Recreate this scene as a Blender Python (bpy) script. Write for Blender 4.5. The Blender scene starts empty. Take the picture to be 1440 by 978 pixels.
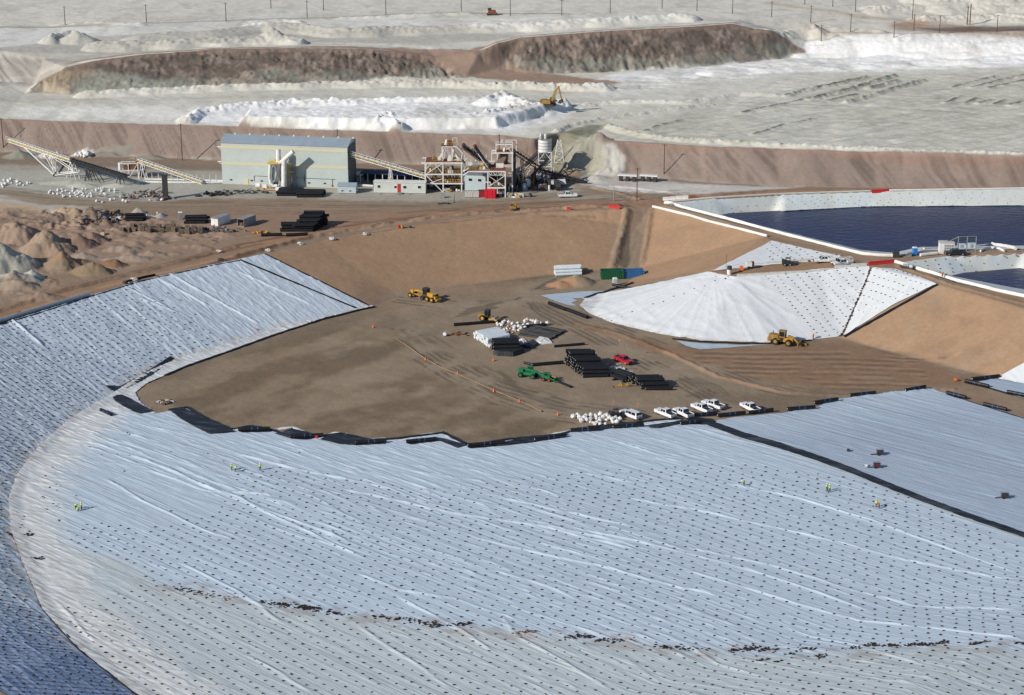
import bpy, math, random
import numpy as np
from mathutils import Vector, Matrix
from mathutils.geometry import delaunay_2d_cdt
from mathutils.bvhtree import BVHTree

random.seed(7)
rng = np.random.default_rng(11)
scn = bpy.context.scene
col = scn.collection
PI = math.pi

# ------------------------------------------------------------------ camera
F = 2900.0; CX = 720.0; CY = 489.0; HCAM = 160.0; PITCH = math.radians(18.0)
SP, CP = math.sin(PITCH), math.cos(PITCH)
def W(px, py, z=0.0):
    """ground point at height z seen at photo pixel (px,py)"""
    u = px-CX; v = py-CY
    dx, dy, dz = u, F*CP - v*SP, -(F*SP + v*CP)
    t = (z-HCAM)/dz
    return (dx*t, dy*t, z)
def VP(px, py, Y):
    """point of the vertical plane y=Y seen at pixel"""
    u = px-CX; v = py-CY
    dx, dy, dz = u, F*CP - v*SP, -(F*SP + v*CP)
    t = Y/dy
    return Vector((dx*t, Y, HCAM+dz*t))
def scale_at(x, y, z):
    depth = y*CP + (HCAM-z)*SP
    return F/depth

cam_d = bpy.data.cameras.new('camera'); cam = bpy.data.objects.new('camera', cam_d); col.objects.link(cam)
cam.location = (0, 0, HCAM); cam.rotation_euler = (PI/2-PITCH, 0, 0)
cam_d.sensor_width = 36; cam_d.lens = 36*F/1440; cam_d.clip_end = 20000; cam_d.clip_start = 1
scn.camera = cam

# ------------------------------------------------------------------ light
SUN_EL = math.radians(28); SH = math.radians(33)      # shadows fall towards +x, a little +y
sunv = Vector((math.cos(SUN_EL)*math.cos(SH), math.cos(SUN_EL)*math.sin(SH), -math.sin(SUN_EL)))
sl = bpy.data.lights.new('sun', 'SUN'); sl.energy = 4.6; sl.angle = math.radians(0.53); sl.color = (1.0, 0.93, 0.83)
so = bpy.data.objects.new('sun', sl); col.objects.link(so)
so.rotation_euler = sunv.to_track_quat('-Z', 'Y').to_euler(); so.location = (0, 0, 300)
wd = bpy.data.worlds.new('World'); scn.world = wd; wd.use_nodes = True
nt = wd.node_tree; nt.nodes.clear()
wo = nt.nodes.new('ShaderNodeOutputWorld'); bg = nt.nodes.new('ShaderNodeBackground'); sk = nt.nodes.new('ShaderNodeTexSky')
sk.sky_type = 'NISHITA'; sk.sun_disc = False; sk.sun_elevation = SUN_EL
to_sun = -sunv
sk.sun_rotation = math.atan2(to_sun.x, to_sun.y) % (2*PI)
sk.altitude = 1500; sk.air_density = 1.0; sk.dust_density = 0.6; sk.ozone_density = 1.0
bg.inputs['Strength'].default_value = 0.10
nt.links.new(sk.outputs[0], bg.inputs[0]); nt.links.new(bg.outputs[0], wo.inputs[0])
scn.view_settings.view_transform = 'Standard'; scn.view_settings.look = 'None'
scn.view_settings.exposure = 0; scn.view_settings.gamma = 1
scn.render.resolution_x = 1024; scn.render.resolution_y = 695
scn.render.engine = 'CYCLES'
scn.cycles.max_bounces = 4; scn.cycles.diffuse_bounces = 2; scn.cycles.glossy_bounces = 2

# ------------------------------------------------------------------ noise
def _hash(ix, iy, seed):
    h = (ix*374761393 + iy*668265263 + seed*974711) & 0xffffffff
    h = ((h ^ (h >> 13))*1274126177) & 0xffffffff
    h = ((h ^ (h >> 15))*2246822519) & 0xffffffff
    return ((h ^ (h >> 16)) & 0xffffff)/float(0xffffff)
def vnoise(x, y, seed=0):
    x = np.asarray(x, float); y = np.asarray(y, float)
    fx = np.floor(x); fy = np.floor(y); ix = fx.astype(np.int64); iy = fy.astype(np.int64)
    tx = x-fx; ty = y-fy; tx = tx*tx*(3-2*tx); ty = ty*ty*(3-2*ty)
    a = _hash(ix, iy, seed); b = _hash(ix+1, iy, seed); c = _hash(ix, iy+1, seed); d = _hash(ix+1, iy+1, seed)
    return (a*(1-tx)+b*tx)*(1-ty) + (c*(1-tx)+d*tx)*ty
def fbm(x, y, seed=0, oct=4, gain=.5):
    s = 0; a = 1; n = 0
    for o in range(oct):
        s = s + a*vnoise(x*2**o+o*17.3, y*2**o-o*9.1, seed+o*31); n += a; a *= gain
    return s/n
def ridged(x, y, seed=0, oct=3):
    s = 0; a = 1; n = 0
    for o in range(oct):
        s = s + a*(1-np.abs(2*vnoise(x*2**o+o*7.7, y*2**o+3.3*o, seed+o*13)-1)); n += a; a *= .5
    return s/n
def smooth(a, b, x):
    t = np.clip((x-a)/(b-a), 0, 1); return t*t*(3-2*t)

# ------------------------------------------------------------------ polylines & polygons
def seg_dist(x, y, pts, closed=False):
    """distance to polyline, arc length of nearest point, signed side"""
    best = np.full(x.shape, 1e9); arc = np.zeros(x.shape); side = np.zeros(x.shape); L = 0
    n = len(pts); m = n if closed else n-1
    for i in range(m):
        ax, ay = pts[i][:2]; bx, by = pts[(i+1) % n][:2]
        vx, vy = bx-ax, by-ay; l2 = vx*vx+vy*vy+1e-9; l = math.sqrt(l2)
        t = np.clip(((x-ax)*vx+(y-ay)*vy)/l2, 0, 1)
        d = np.hypot(x-ax-t*vx, y-ay-t*vy)
        k = d < best
        best = np.where(k, d, best); arc = np.where(k, L+t*l, arc)
        side = np.where(k, (vx*(y-ay)-vy*(x-ax))/l, side); L += l
    return best, arc, side
def inside(x, y, poly):
    r = np.zeros(x.shape, bool); n = len(poly)
    for i in range(n):
        ax, ay = poly[i][:2]; bx, by = poly[(i+1) % n][:2]
        if ay == by: continue
        c = ((ay > y) != (by > y)) & (x < (bx-ax)*(y-ay)/(by-ay)+ax)
        r ^= c
    return r
def nearest_on(x, y, poly):
    best = np.full(x.shape, 1e9); qx = x.copy(); qy = y.copy(); n = len(poly)
    for i in range(n):
        ax, ay = poly[i][:2]; bx, by = poly[(i+1) % n][:2]
        vx, vy = bx-ax, by-ay; l2 = vx*vx+vy*vy+1e-9
        t = np.clip(((x-ax)*vx+(y-ay)*vy)/l2, 0, 1)
        cx = ax+t*vx; cy = ay+t*vy; d = np.hypot(x-cx, y-cy); k = d < best
        best = np.where(k, d, best); qx = np.where(k, cx, qx); qy = np.where(k, cy, qy)
    return qx, qy, best
def polysd(x, y, poly):
    """signed distance, negative inside; only computed near the bounding box"""
    xs = [p[0] for p in poly]; ys = [p[1] for p in poly]
    out = np.full(x.shape, 60.0)
    k = (x > min(xs)-25) & (x < max(xs)+25) & (y > min(ys)-25) & (y < max(ys)+25)
    if k.any():
        d, _, _ = seg_dist(x[k], y[k], poly, True)
        ins = inside(x[k], y[k], poly)
        out[k] = np.where(ins, -d, d)
    return out

# ------------------------------------------------------------------ landform control lines (pixel x, pixel y, height) or ('w', x, y, z)
ZP = 10.0; ZU = 19.0
def line(*p):
    r = []
    for q in p:
        if q[0] == 'w': r.append((float(q[1]), float(q[2]), float(q[3])))
        else: r.append(W(*q))
    return r
RIM_W = [(-10,225),(-45,255),(-66,275),(-82,291),(-103,309),(-120,335),(-133,370),(-139,400),(-138,440),(-131,465)]
rim_left = line(*[('w', a, b, ZP) for a, b in RIM_W], (0,457,ZP), (120,419,ZP), (200,395,ZP), (300,373,ZP), (372,358,ZP))
toe_left = line((521,432,0), (450,449,0), (380,466,0), (310,489,0), (250,507,0), (200,529,0), (155,558,0), (100,590,0), (55,630,0), (24,670,0), (12,705,0), (16,750,0), (30,790,0),
                (60,860,0), (110,915,0), (190,978,0), (290,1045,0), (420,1120,0))
rim_back = line((372,358,ZP), (450,339,ZP), (540,323,ZP), (640,309,ZP), (760,299,ZP), (880,294,ZP))
toe_back = line((521,432,0), (560,418,0), (640,403,0), (720,394,0), (790,385,0), (856,380,0))
toe_ramp = line((856,380,0), (899,377,0), (884,396,0), (850,411,0), (815,431,0))
rim_pond = line((916,291,ZP), (1000,312,10.3), (1075,333,10.8), (1085,338,11), (1165,357,11), (1200,363,11))
bench_far = line((1200,363,11), (1147,366,10.3), (1055,376,9.4), (1008,379.5,9), (995,383,8.8))
bench_near = line((995,383,8.8), (1035,391,9), (1150,379,10.1), (1222,375,11))
rim_right = line((1222,375,11), (1258,377,11), (1320,400,11), (1334,404,11), (1440,433,11), (1600,476,11), (1900,550,11))
toe_right = line((815,431,0), (829,442,0), (862,456,0), (923,470,0), (985,480,0), (1080,483,0), (1137,479,0), (1183,476,0), (1250,495,0), (1330,515,0), (1400,532,0), (1440,541,0), (1600,580,0), (1900,660,0))
pond1_rim_far = line((936,288,11), (1000,281,11), (1100,275.5,11), (1240,271,11), (1440,267.5,11), (1800,262,11))
pond1_rim_near = line((936,288,11), (1000,305,11), (1214,359.5,11), (1256,362,11), (1300,353,11), (1440,351,11), (1800,350,11))
pond1_in_far = line((1011,304,7), (1100,299,7), (1218,292.5,7), (1440,291,7), (1800,289,7))
pond1_in_near = line((1011,304,7), (1212,352.5,7), (1256,356,7), (1295,348,7), (1440,346,7), (1800,345,7))
pond1_bed = line((1080,310,4), (1250,330,4), (1800,315,4))
pond2_rim = line((1262,369,11), (1330,361,11), (1440,356,11), (1800,350,11))
pond2_near = line((1262,369,11), (1345,398,11), (1440,419,11), (1800,500,11))
pond2_in = line((1340,389,7), (1440,380,7), (1800,372,7))
pond2_in2 = line((1340,389,7), (1440,408,7), (1800,480,7))
pond2_bed = line((1420,394,4), (1800,410,4))
berm_toe_l = line((-500,200,ZP), (0,213,ZP), (300,224,ZP), (580,231,ZP), (760,236,ZP), (772,239,ZP))
berm_top_l = line((-500,160,ZU), (0,168,ZU), (150,174,ZU), (300,178,ZU), (480,185,ZU), (700,191,ZU), (750,196,ZU), (790,186,ZU), (838,182,ZU))
berm_toe_r = line((772,239,ZP), (806,243,ZP), (870,245,ZP), (1000,257,ZP), (1100,263,ZP), (1440,267,ZP), (1900,272,ZP))
berm_top_r = line((838,182,ZU), (842,198,ZU), (1000,207,ZU), (1140,212.5,ZU), (1440,222,ZU), (1900,236,ZU))
st1_toe = line((35,131,19), (60,129,19), (100,133,19), (200,128,19), (300,122,19), (420,119,19), (560,112,19), (655,109,19))
st1_top = line((94,95,26.6), (150,84,28.0), (200,78,28.6), (300,70,29), (420,68,29), (520,70,28), (590,76,26), (612,81,25))
st1_end = line((612,81,25), (636,96,21.8), (655,109,19))
st1_back = line((62,84,25), (150,76,26), (300,65,27), (430,62,27), (520,64,27), (600,68,26.5), (690,60,27), (740,50,27.5))
st1_left = line((35,131,19), (62,113,22.8), (94,95,26.6))
st2_top = line((673,74,26.5), (700,62,29), (733,54,30), (813,47,31), (900,42,31.3), (960,39,31.3), (1027,34,31), (1055,40,29.3), (1073,52,26.2), (1107,65,22.5), (1127,78,19.4))
st2_toe = line((747,104,19), (847,101.5,19), (960,96,19), (1050,88,19), (1127,80,19))
st2_road = line((673,74,26.5), (680,86,23.5), (704,96,20.5), (747,104,19))
st2_back = line((740,50,28), (820,42,28), (960,33,28), (1040,29,28), (1095,44,25), (1135,62,22))
left_slope = line((-500,120,20), (0,113,20), (48,116,20))
left_slope_top = line((-500,80,27), (0,73,27), (62,84,25))
terr = line((1127,80,19), (1300,84,19), (1440,88,19), (1900,100,19))
terr2 = line((1135,62,22), (1250,55,24.5), (1440,50,25), (1900,50,25))
far1 = line((-700,10,27), (0,0,27), (720,-12,27), (1440,-8,27), (2100,0,27))
floor_far = [('w', 300, 180, 0), ('w', -5, 190, 0), ('w', 420, 300, 0), ('w', 260, 300, 0), ('w', 300, 430, 0)]
outer = line(('w',-2500,100,ZP), ('w',-2500,700,ZP), ('w',-2500,1100,27), ('w',-2500,6000,30), ('w',2500,6000,30), ('w',2500,1100,27), ('w',2500,700,ZP), ('w',2500,100,ZP), ('w',0,60,ZP), ('w',-400,100,ZP), ('w', -300,500,ZP))
lines = [rim_left, toe_left, rim_back, toe_back, toe_ramp, rim_pond, bench_far, bench_near, rim_right, toe_right, pond1_rim_far, pond1_rim_near,
         pond1_in_far, pond1_in_near, pond1_bed, pond2_rim, pond2_near, pond2_in, pond2_in2, pond2_bed, berm_toe_l, berm_top_l, berm_toe_r, berm_top_r,
         st1_toe, st1_top, st1_end, st1_back, st1_left, st2_top, st2_toe, st2_road, st2_back, left_slope, left_slope_top, terr, terr2, far1]
P2 = []; PZ = []; E = []; idx = {}
def addp(p):
    k = (round(p[0], 2), round(p[1], 2))
    if k not in idx:
        idx[k] = len(P2); P2.append(Vector((p[0], p[1]))); PZ.append(p[2])
    return idx[k]
for L in lines:
    ids = [addp(p) for p in L]
    for a, b in zip(ids, ids[1:]):
        if a != b: E.append((a, b))
for p in outer: addp(p)
for p in floor_far: addp(line(p)[0])
addp(W(905,330,5)); addp(W(893,320,6.0))
res = delaunay_2d_cdt(P2, E, [], 0, 0.001)
tv, te, tf, ov = res[0], res[1], res[2], res[3]
tz = []
A2 = np.array([[p.x, p.y] for p in P2]); AZ = np.array(PZ)
for v, o in zip(tv, ov):
    if o: tz.append(PZ[o[0]])
    else:
        d = np.hypot(A2[:, 0]-v.x, A2[:, 1]-v.y); k = np.argsort(d)[:3]; w = 1/(d[k]+.1)
        tz.append(float((AZ[k]*w).sum()/w.sum()))
tverts = [Vector((v.x, v.y, z)) for v, z in zip(tv, tz)]
tin = BVHTree.FromPolygons(tverts, [list(f) for f in tf])
def tin_z(x, y):
    h = tin.ray_cast(Vector((x, y, 500)), Vector((0, 0, -1)))
    return h[0].z if h[0] is not None else ZP

# grid ------------------------------------------------------------------
Ds = [70.0, 130.0, 180.0, 215.0, 240.0, 255.0]
d = 262.0
while d < 1120:
    Ds.append(d); d += max(.3, .40*(d/400.0)**1.35)*(1 if d < 560 else .66)
while d < 5900:
    Ds.append(d); d += 4 + (d-1120)*.06
Ds = np.array(Ds); NR = len(Ds)
uc = np.linspace(-.37, .37, 1020)
ue = np.array([.39, .42, .46, .52, .6, .75, 1.0, 1.5])
US = np.concatenate([-ue[::-1], uc, ue]); NC = len(US)
U, DD = np.meshgrid(US, Ds)
XX = U*DD; YY = DD.copy()
OFFX = np.clip(XX, -2450, 2450); XX = OFFX
ZZ = np.empty_like(XX)
_rc = tin.ray_cast; _dn = Vector((0, 0, -1))
xs_ = XX.ravel(); ys_ = YY.ravel(); zz_ = np.empty(xs_.shape)
for i in range(xs_.size):
    h = _rc(Vector((xs_[i], ys_[i], 500.0)), _dn)[0]
    zz_[i] = h.z if h is not None else ZP
ZZ = zz_.reshape(XX.shape)
def sample(arr, x, y):
    x = np.asarray(x, float); y = np.asarray(y, float)
    j = np.clip(np.searchsorted(Ds, y)-1, 0, NR-2); t = np.clip((y-Ds[j])/(Ds[j+1]-Ds[j]), 0, 1)
    u = x/np.maximum(y, 1); i = np.clip(np.searchsorted(US, u)-1, 0, NC-2); s = np.clip((u-US[i])/(US[i+1]-US[i]), 0, 1)
    return (arr[j, i]*(1-s)+arr[j, i+1]*s)*(1-t) + (arr[j+1, i]*(1-s)+arr[j+1, i+1]*s)*t
def hgt(x, y): return sample(ZZ, x, y)
def H1(x, y): return float(sample(ZZ, np.array([x]), np.array([y]))[0])
def G0(px, py):
    """terrain point seen at a pixel on the bare control surface"""
    u = px-CX; v = py-CY
    dr = Vector((u, F*CP - v*SP, -(F*SP + v*CP))).normalized()
    h = tin.ray_cast(Vector((0, 0, HCAM)), dr)[0]
    return h if h is not None else Vector(W(px, py, ZP))
def GP(*pts): return [tuple(G0(*p)) for p in pts]
# ------------------------------------------------------------------ materials
MATS = {}
def mat(name, color, rough=.8, metal=0, noise=0.0, nscale=1.0, bump=0.0, bscale=8.0, spec=.3, coat=0):
    if name in MATS: return MATS[name]
    m = bpy.data.materials.new(name); m.use_nodes = True; t = m.node_tree; b = t.nodes['Principled BSDF']
    b.inputs['Base Color'].default_value = (*color, 1); b.inputs['Roughness'].default_value = rough
    b.inputs['Metallic'].default_value = metal; b.inputs['Specular IOR Level'].default_value = spec
    if coat: b.inputs['Coat Weight'].default_value = coat
    if noise or bump:
        tc = t.nodes.new('ShaderNodeTexCoord')
        n = t.nodes.new('ShaderNodeTexNoise'); n.inputs['Scale'].default_value = nscale; n.inputs['Detail'].default_value = 4
        t.links.new(tc.outputs['Object'], n.inputs['Vector'])
        if noise:
            r = t.nodes.new('ShaderNodeMapRange'); r.inputs['From Min'].default_value = .3; r.inputs['From Max'].default_value = .7
            r.inputs['To Min'].default_value = 1-noise; r.inputs['To Max'].default_value = 1+noise*.6
            t.links.new(n.outputs['Fac'], r.inputs['Value'])
            mx = t.nodes.new('ShaderNodeMix'); mx.data_type = 'RGBA'; mx.blend_type = 'MULTIPLY'; mx.inputs['Factor'].default_value = 1
            mx.inputs['A'].default_value = (*color, 1)
            t.links.new(r.outputs[0], mx.inputs['B']); t.links.new(mx.outputs['Result'], b.inputs['Base Color'])
        if bump:
            n2 = t.nodes.new('ShaderNodeTexNoise'); n2.inputs['Scale'].default_value = bscale; n2.inputs['Detail'].default_value = 3
            t.links.new(tc.outputs['Object'], n2.inputs['Vector'])
            bp = t.nodes.new('ShaderNodeBump'); bp.inputs['Strength'].default_value = 1; bp.inputs['Distance'].default_value = bump
            t.links.new(n2.outputs['Fac'], bp.inputs['Height']); t.links.new(bp.outputs[0], b.inputs['Normal'])
    MATS[name] = m; return m
def attr_mat(name, rough=.9, vary=.16, vscale=.45, bump=.12, bscale=1.2, spec=.15, streak=None, fine=4.0, seam=None, mid=0):
    """ground / sheet material: base colour from the surface's own colour layer times procedural grain"""
    m = bpy.data.materials.new(name); m.use_nodes = True; t = m.node_tree; b = t.nodes['Principled BSDF']
    b.inputs['Roughness'].default_value = rough; b.inputs['Specular IOR Level'].default_value = spec
    at = t.nodes.new('ShaderNodeAttribute'); at.attribute_name = 'Col'
    g = t.nodes.new('ShaderNodeNewGeometry')
    prev = at.outputs['Color']
    for sc, amt, det in ((vscale, vary, 5), (fine, vary*.75, 3))+(((.75, mid, 4),) if mid else ()):
        n = t.nodes.new('ShaderNodeTexNoise'); n.inputs['Scale'].default_value = sc; n.inputs['Detail'].default_value = det
        n.inputs['Roughness'].default_value = .65
        t.links.new(g.outputs['Position'], n.inputs['Vector'])
        r = t.nodes.new('ShaderNodeMapRange'); r.inputs['From Min'].default_value = .3; r.inputs['From Max'].default_value = .7
        r.inputs['To Min'].default_value = 1-amt; r.inputs['To Max'].default_value = 1+amt
        t.links.new(n.outputs['Fac'], r.inputs['Value'])
        mx = t.nodes.new('ShaderNodeMix'); mx.data_type = 'RGBA'; mx.blend_type = 'MULTIPLY'; mx.inputs['Factor'].default_value = 1
        t.links.new(prev, mx.inputs['A']); t.links.new(r.outputs[0], mx.inputs['B']); prev = mx.outputs['Result']
    lines_h = None
    if seam:                                   # welded panel seams and fine creases, in the sheet's own direction
        th, per, wd_, st_ = seam
        vr_ = t.nodes.new('ShaderNodeVectorRotate'); vr_.rotation_type = 'Z_AXIS'; vr_.inputs['Angle'].default_value = -th; t.links.new(g.outputs['Position'], vr_.inputs['Vector'])
        nz = t.nodes.new('ShaderNodeTexNoise'); nz.inputs['Scale'].default_value = .04; nz.inputs['Detail'].default_value = 2; t.links.new(g.outputs['Position'], nz.inputs['Vector'])
        sx_ = t.nodes.new('ShaderNodeSeparateXYZ'); t.links.new(vr_.outputs[0], sx_.inputs[0])
        def M_(op, a, b=None, c=None):
            q = t.nodes.new('ShaderNodeMath'); q.operation = op
            for i_, v_ in enumerate((a, b, c)):
                if v_ is None: continue
                if isinstance(v_, (int, float)): q.inputs[i_].default_value = v_
                else: t.links.new(v_, q.inputs[i_])
            return q.outputs[0]
        yy_ = M_('MULTIPLY_ADD', nz.outputs['Fac'], 2.2, sx_.outputs['Y'])
        fr = M_('FRACT', M_('DIVIDE', yy_, per)); ln_ = M_('LESS_THAN', M_('ABSOLUTE', M_('SUBTRACT', fr, .5)), wd_/per)
        mp2 = t.nodes.new('ShaderNodeMapping'); mp2.inputs['Scale'].default_value = (.022, .9, .3); t.links.new(vr_.outputs[0], mp2.inputs['Vector'])
        ns = t.nodes.new('ShaderNodeTexNoise'); ns.inputs['Scale'].default_value = 1; ns.inputs['Detail'].default_value = 3; ns.inputs['Roughness'].default_value = .7; t.links.new(mp2.outputs[0], ns.inputs['Vector'])
        k_ = M_('MULTIPLY', M_('SUBTRACT', 1.0, M_('MULTIPLY', ln_, st_)), M_('MULTIPLY_ADD', ns.outputs['Fac'], .30, .85))
        mx = t.nodes.new('ShaderNodeMix'); mx.data_type = 'RGBA'; mx.blend_type = 'MULTIPLY'; mx.inputs['Factor'].default_value = 1
        t.links.new(prev, mx.inputs['A']); t.links.new(k_, mx.inputs['B']); prev = mx.outputs['Result']
        lines_h = ns.outputs['Fac']
    t.links.new(prev, b.inputs['Base Color'])
    n2 = t.nodes.new('ShaderNodeTexNoise'); n2.inputs['Scale'].default_value = bscale; n2.inputs['Detail'].default_value = 4; n2.inputs['Roughness'].default_value = .6
    if streak:
        mp = t.nodes.new('ShaderNodeMapping'); mp.inputs['Rotation'].default_value = (0, 0, -streak[0]); mp.inputs['Scale'].default_value = (streak[1], streak[2], 1)
        mp.vector_type = 'TEXTURE' if False else 'POINT'
        vr = t.nodes.new('ShaderNodeVectorRotate'); vr.rotation_type = 'Z_AXIS'; vr.inputs['Angle'].default_value = -streak[0]
        mp.inputs['Rotation'].default_value = (0, 0, 0)
        t.links.new(g.outputs['Position'], vr.inputs['Vector']); t.links.new(vr.outputs[0], mp.inputs['Vector']); t.links.new(mp.outputs[0], n2.inputs['Vector'])
    else:
        t.links.new(g.outputs['Position'], n2.inputs['Vector'])
    bp = t.nodes.new('ShaderNodeBump'); bp.inputs['Strength'].default_value = 1; bp.inputs['Distance'].default_value = bump
    t.links.new(n2.outputs['Fac'], bp.inputs['Height'])
    if lines_h is not None:
        bp2 = t.nodes.new('ShaderNodeBump'); bp2.inputs['Distance'].default_value = .22; t.links.new(lines_h, bp2.inputs['Height']); t.links.new(bp2.outputs[0], bp.inputs['Normal'])
    t.links.new(bp.outputs[0], b.inputs['Normal'])
    return m

# ------------------------------------------------------------------ terrain colour
NEAR = DD < 1600
wx = XX + 3.0*(fbm(XX/9, YY/9, 3)-.5) + 1.6*(fbm(XX/1.6, YY/1.6, 5, 2)-.5)
wy = YY + 4.5*(fbm(XX/9, YY/9, 4)-.5) + 2.0*(fbm(XX/1.6, YY/1.6, 6, 2)-.5)
vx = XX + .9*(fbm(XX/3, YY/3, 13)-.5); vy = YY + 1.2*(fbm(XX/3, YY/3, 14)-.5)
C = np.empty(XX.shape+(3,)); C[:] = (.57, .545, .475)
def blend(mask, c):
    m = mask[..., None]; C[:] = C*(1-m)+np.array(c)*m
def paint(poly, c, soft=1.5, a=1.0, warp=True, mod=None):
    sd = polysd(wx if warp else XX, wy if warp else YY, poly)
    m = a*smooth(soft, -soft, sd)
    if mod is not None: m = m*mod
    blend(m, c); return m
def stroke(pts, w, c, a=1.0, soft=1.0, warp=True, mod=None):
    X_, Y_ = (vx, vy) if w < 4 else (wx, wy)
    xs = [p[0] for p in pts]; ys = [p[1] for p in pts]; pad = w+soft+12
    k = (X_ > min(xs)-pad) & (X_ < max(xs)+pad) & (Y_ > min(ys)-pad) & (Y_ < max(ys)+pad)
    m = np.zeros(XX.shape)
    if k.any():
        d, _, _ = seg_dist(X_[k], Y_[k], pts)
        m[k] = a*smooth(w/2+soft, max(w/2-soft, 0), d)
    if mod is not None: m = m*mod
    blend(m, c); return m
N1 = fbm(XX/30, YY/30, 21); N2 = fbm(XX/6, YY/6, 22); N3 = fbm(XX/1.8, YY/1.8, 23, 3)
lit = lambda a, b, n: smooth(a, b, n)

TANS = (.36, .235, .147); FLOOR = (.250, .188, .127); DIRT = (.27, .20, .145); REDD = (.33, .20, .125); PALE = (.50, .49, .44); WHT = (.80, .80, .78); PINK = (.275, .215, .182)
# everything beyond the berm crest
up = [W(-900, 40, 27), W(-900, 160, ZU)] + [p for p in berm_top_l] + [p for p in berm_top_r] + [W(2600, 240, ZU), W(2600, -100, 27), W(-900, -100, 27)]
low = [(-700, 60), (-700, 700)] + [p[:2] for p in berm_toe_l] + [p[:2] for p in berm_toe_r] + [(900, 700), (900, 60)]
paint(low, DIRT, 3)
# berm face (painted after the yard)
def berm_faces():

    paint([p for p in berm_top_l]+[p for p in reversed(berm_toe_l)], PINK, .8, 1, False)
    paint([p for p in berm_top_r]+[p for p in reversed(berm_toe_r)], PINK, .8, 1, False)
    stroke(berm_top_l[:7], 2.2, (.27, .19, .155), .8, .8); stroke(berm_top_r[1:], 2.4, (.29, .19, .15), .8, .8)
# ramp up to the plateau
paint(GP((748,196),(838,178),(850,195),(812,245),(765,240)), (.34, .33, .26), 2)
stroke(GP((785,242),(775,225),(782,205),(802,190),(840,178),(900,167),(980,155),(1060,143)), 7.5, (.235, .225, .165), .9, 1.5)
stroke(GP((785,205),(800,192),(830,182),(880,172),(950,160)), .9, (.11, .10, .08), .5, .5)
# plant yard
paint(GP((-60,232),(0,232),(290,240),(600,262),(800,262),(870,280),(700,285),(500,283),(300,278),(150,290),(-60,280)), (.37, .345, .29), 2.5)
paint(GP((-60,240),(60,240),(210,250),(310,262),(300,275),(160,282),(60,275),(-60,262)), (.42, .42, .365), 2, .8)
stroke(GP((-60,262),(40,276),(160,290),(300,287),(430,284),(560,290),(700,284),(860,270),(960,262),(1150,262),(1440,264),(1600,266)), 8, (.26, .205, .145), .85, 2.5)
stroke(GP((-60,226),(100,230),(310,236)), 5, (.235, .195, .15), .8, 1.5)
paint(GP((830,245),(880,252),(1000,260),(1130,264),(1000,272),(880,272),(810,260)), (.60, .58, .54), 2, .9)
paint(GP((-60,272),(0,276),(60,288),(140,292),(70,300),(-60,300)), (.50, .46, .40), 1.5, .8)
paint(GP((-60,282),(0,284),(50,290),(75,298),(30,300),(-60,292)), (.50, .37, .24), 1.0, .8)
paint(GP((300,300),(560,295),(800,292),(870,286),(700,305),(480,325),(330,352),(250,355)), (.30, .205, .14), 3, .8)
paint(GP((860,240),(960,258),(905,262),(850,262)), (.46, .42, .36), 2, .7)
paint(GP((748,196),(838,181),(846,197),(812,245),(765,240)), (.33, .32, .25), 1.5)
stroke(GP((785,242),(775,225),(782,205),(802,190),(840,178)), 7.5, (.235, .225, .165), .9, 1.5)
# disturbed ground on the left
paint(GP((-80,290),(60,296),(180,300),(330,318),(330,345),(180,378),(60,412),(-80,450)), (.315, .222, .162), 3, .9)
stroke(GP((110,378),(150,368),(200,372),(260,378)), 3.2, (.34, .20, .12), .7, 1.5)
stroke(GP((60,392),(120,388),(165,380)), 3, (.27, .20, .13), .8, 1.5)
stroke(GP((-30,300),(60,312),(150,325),(240,332),(330,336)), 2.2, (.30, .23, .18), .7, 1)
# rim road
rim_road = GP((-80,476),(0,444),(90,414),(180,390),(280,367),(360,346),(450,325),(560,306),(700,294),(800,290),(900,287),(960,284),(1100,270),(1440,263.5),(1600,262))
stroke(rim_road, 8.5, (.325, .20, .128), .95, 1.5)
stroke(GP((-80,470),(0,436),(90,407),(200,380),(330,346),(440,325),(600,303)), 1.6, (.15, .09, .058), .8, .6)
stroke(GP((300,371),(440,333),(560,312),(700,297),(800,292),(880,289.5)), 2.6, (.17, .095, .06), .85, .8)
stroke(GP((560,300),(700,289),(860,279),(900,276)), 1.4, (.19, .12, .08), .6, .8)
stroke(GP((0,449),(120,410),(300,367),(430,335),(620,306),(840,291)), 1.5, (.42, .28, .18), .6, .5)
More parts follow.
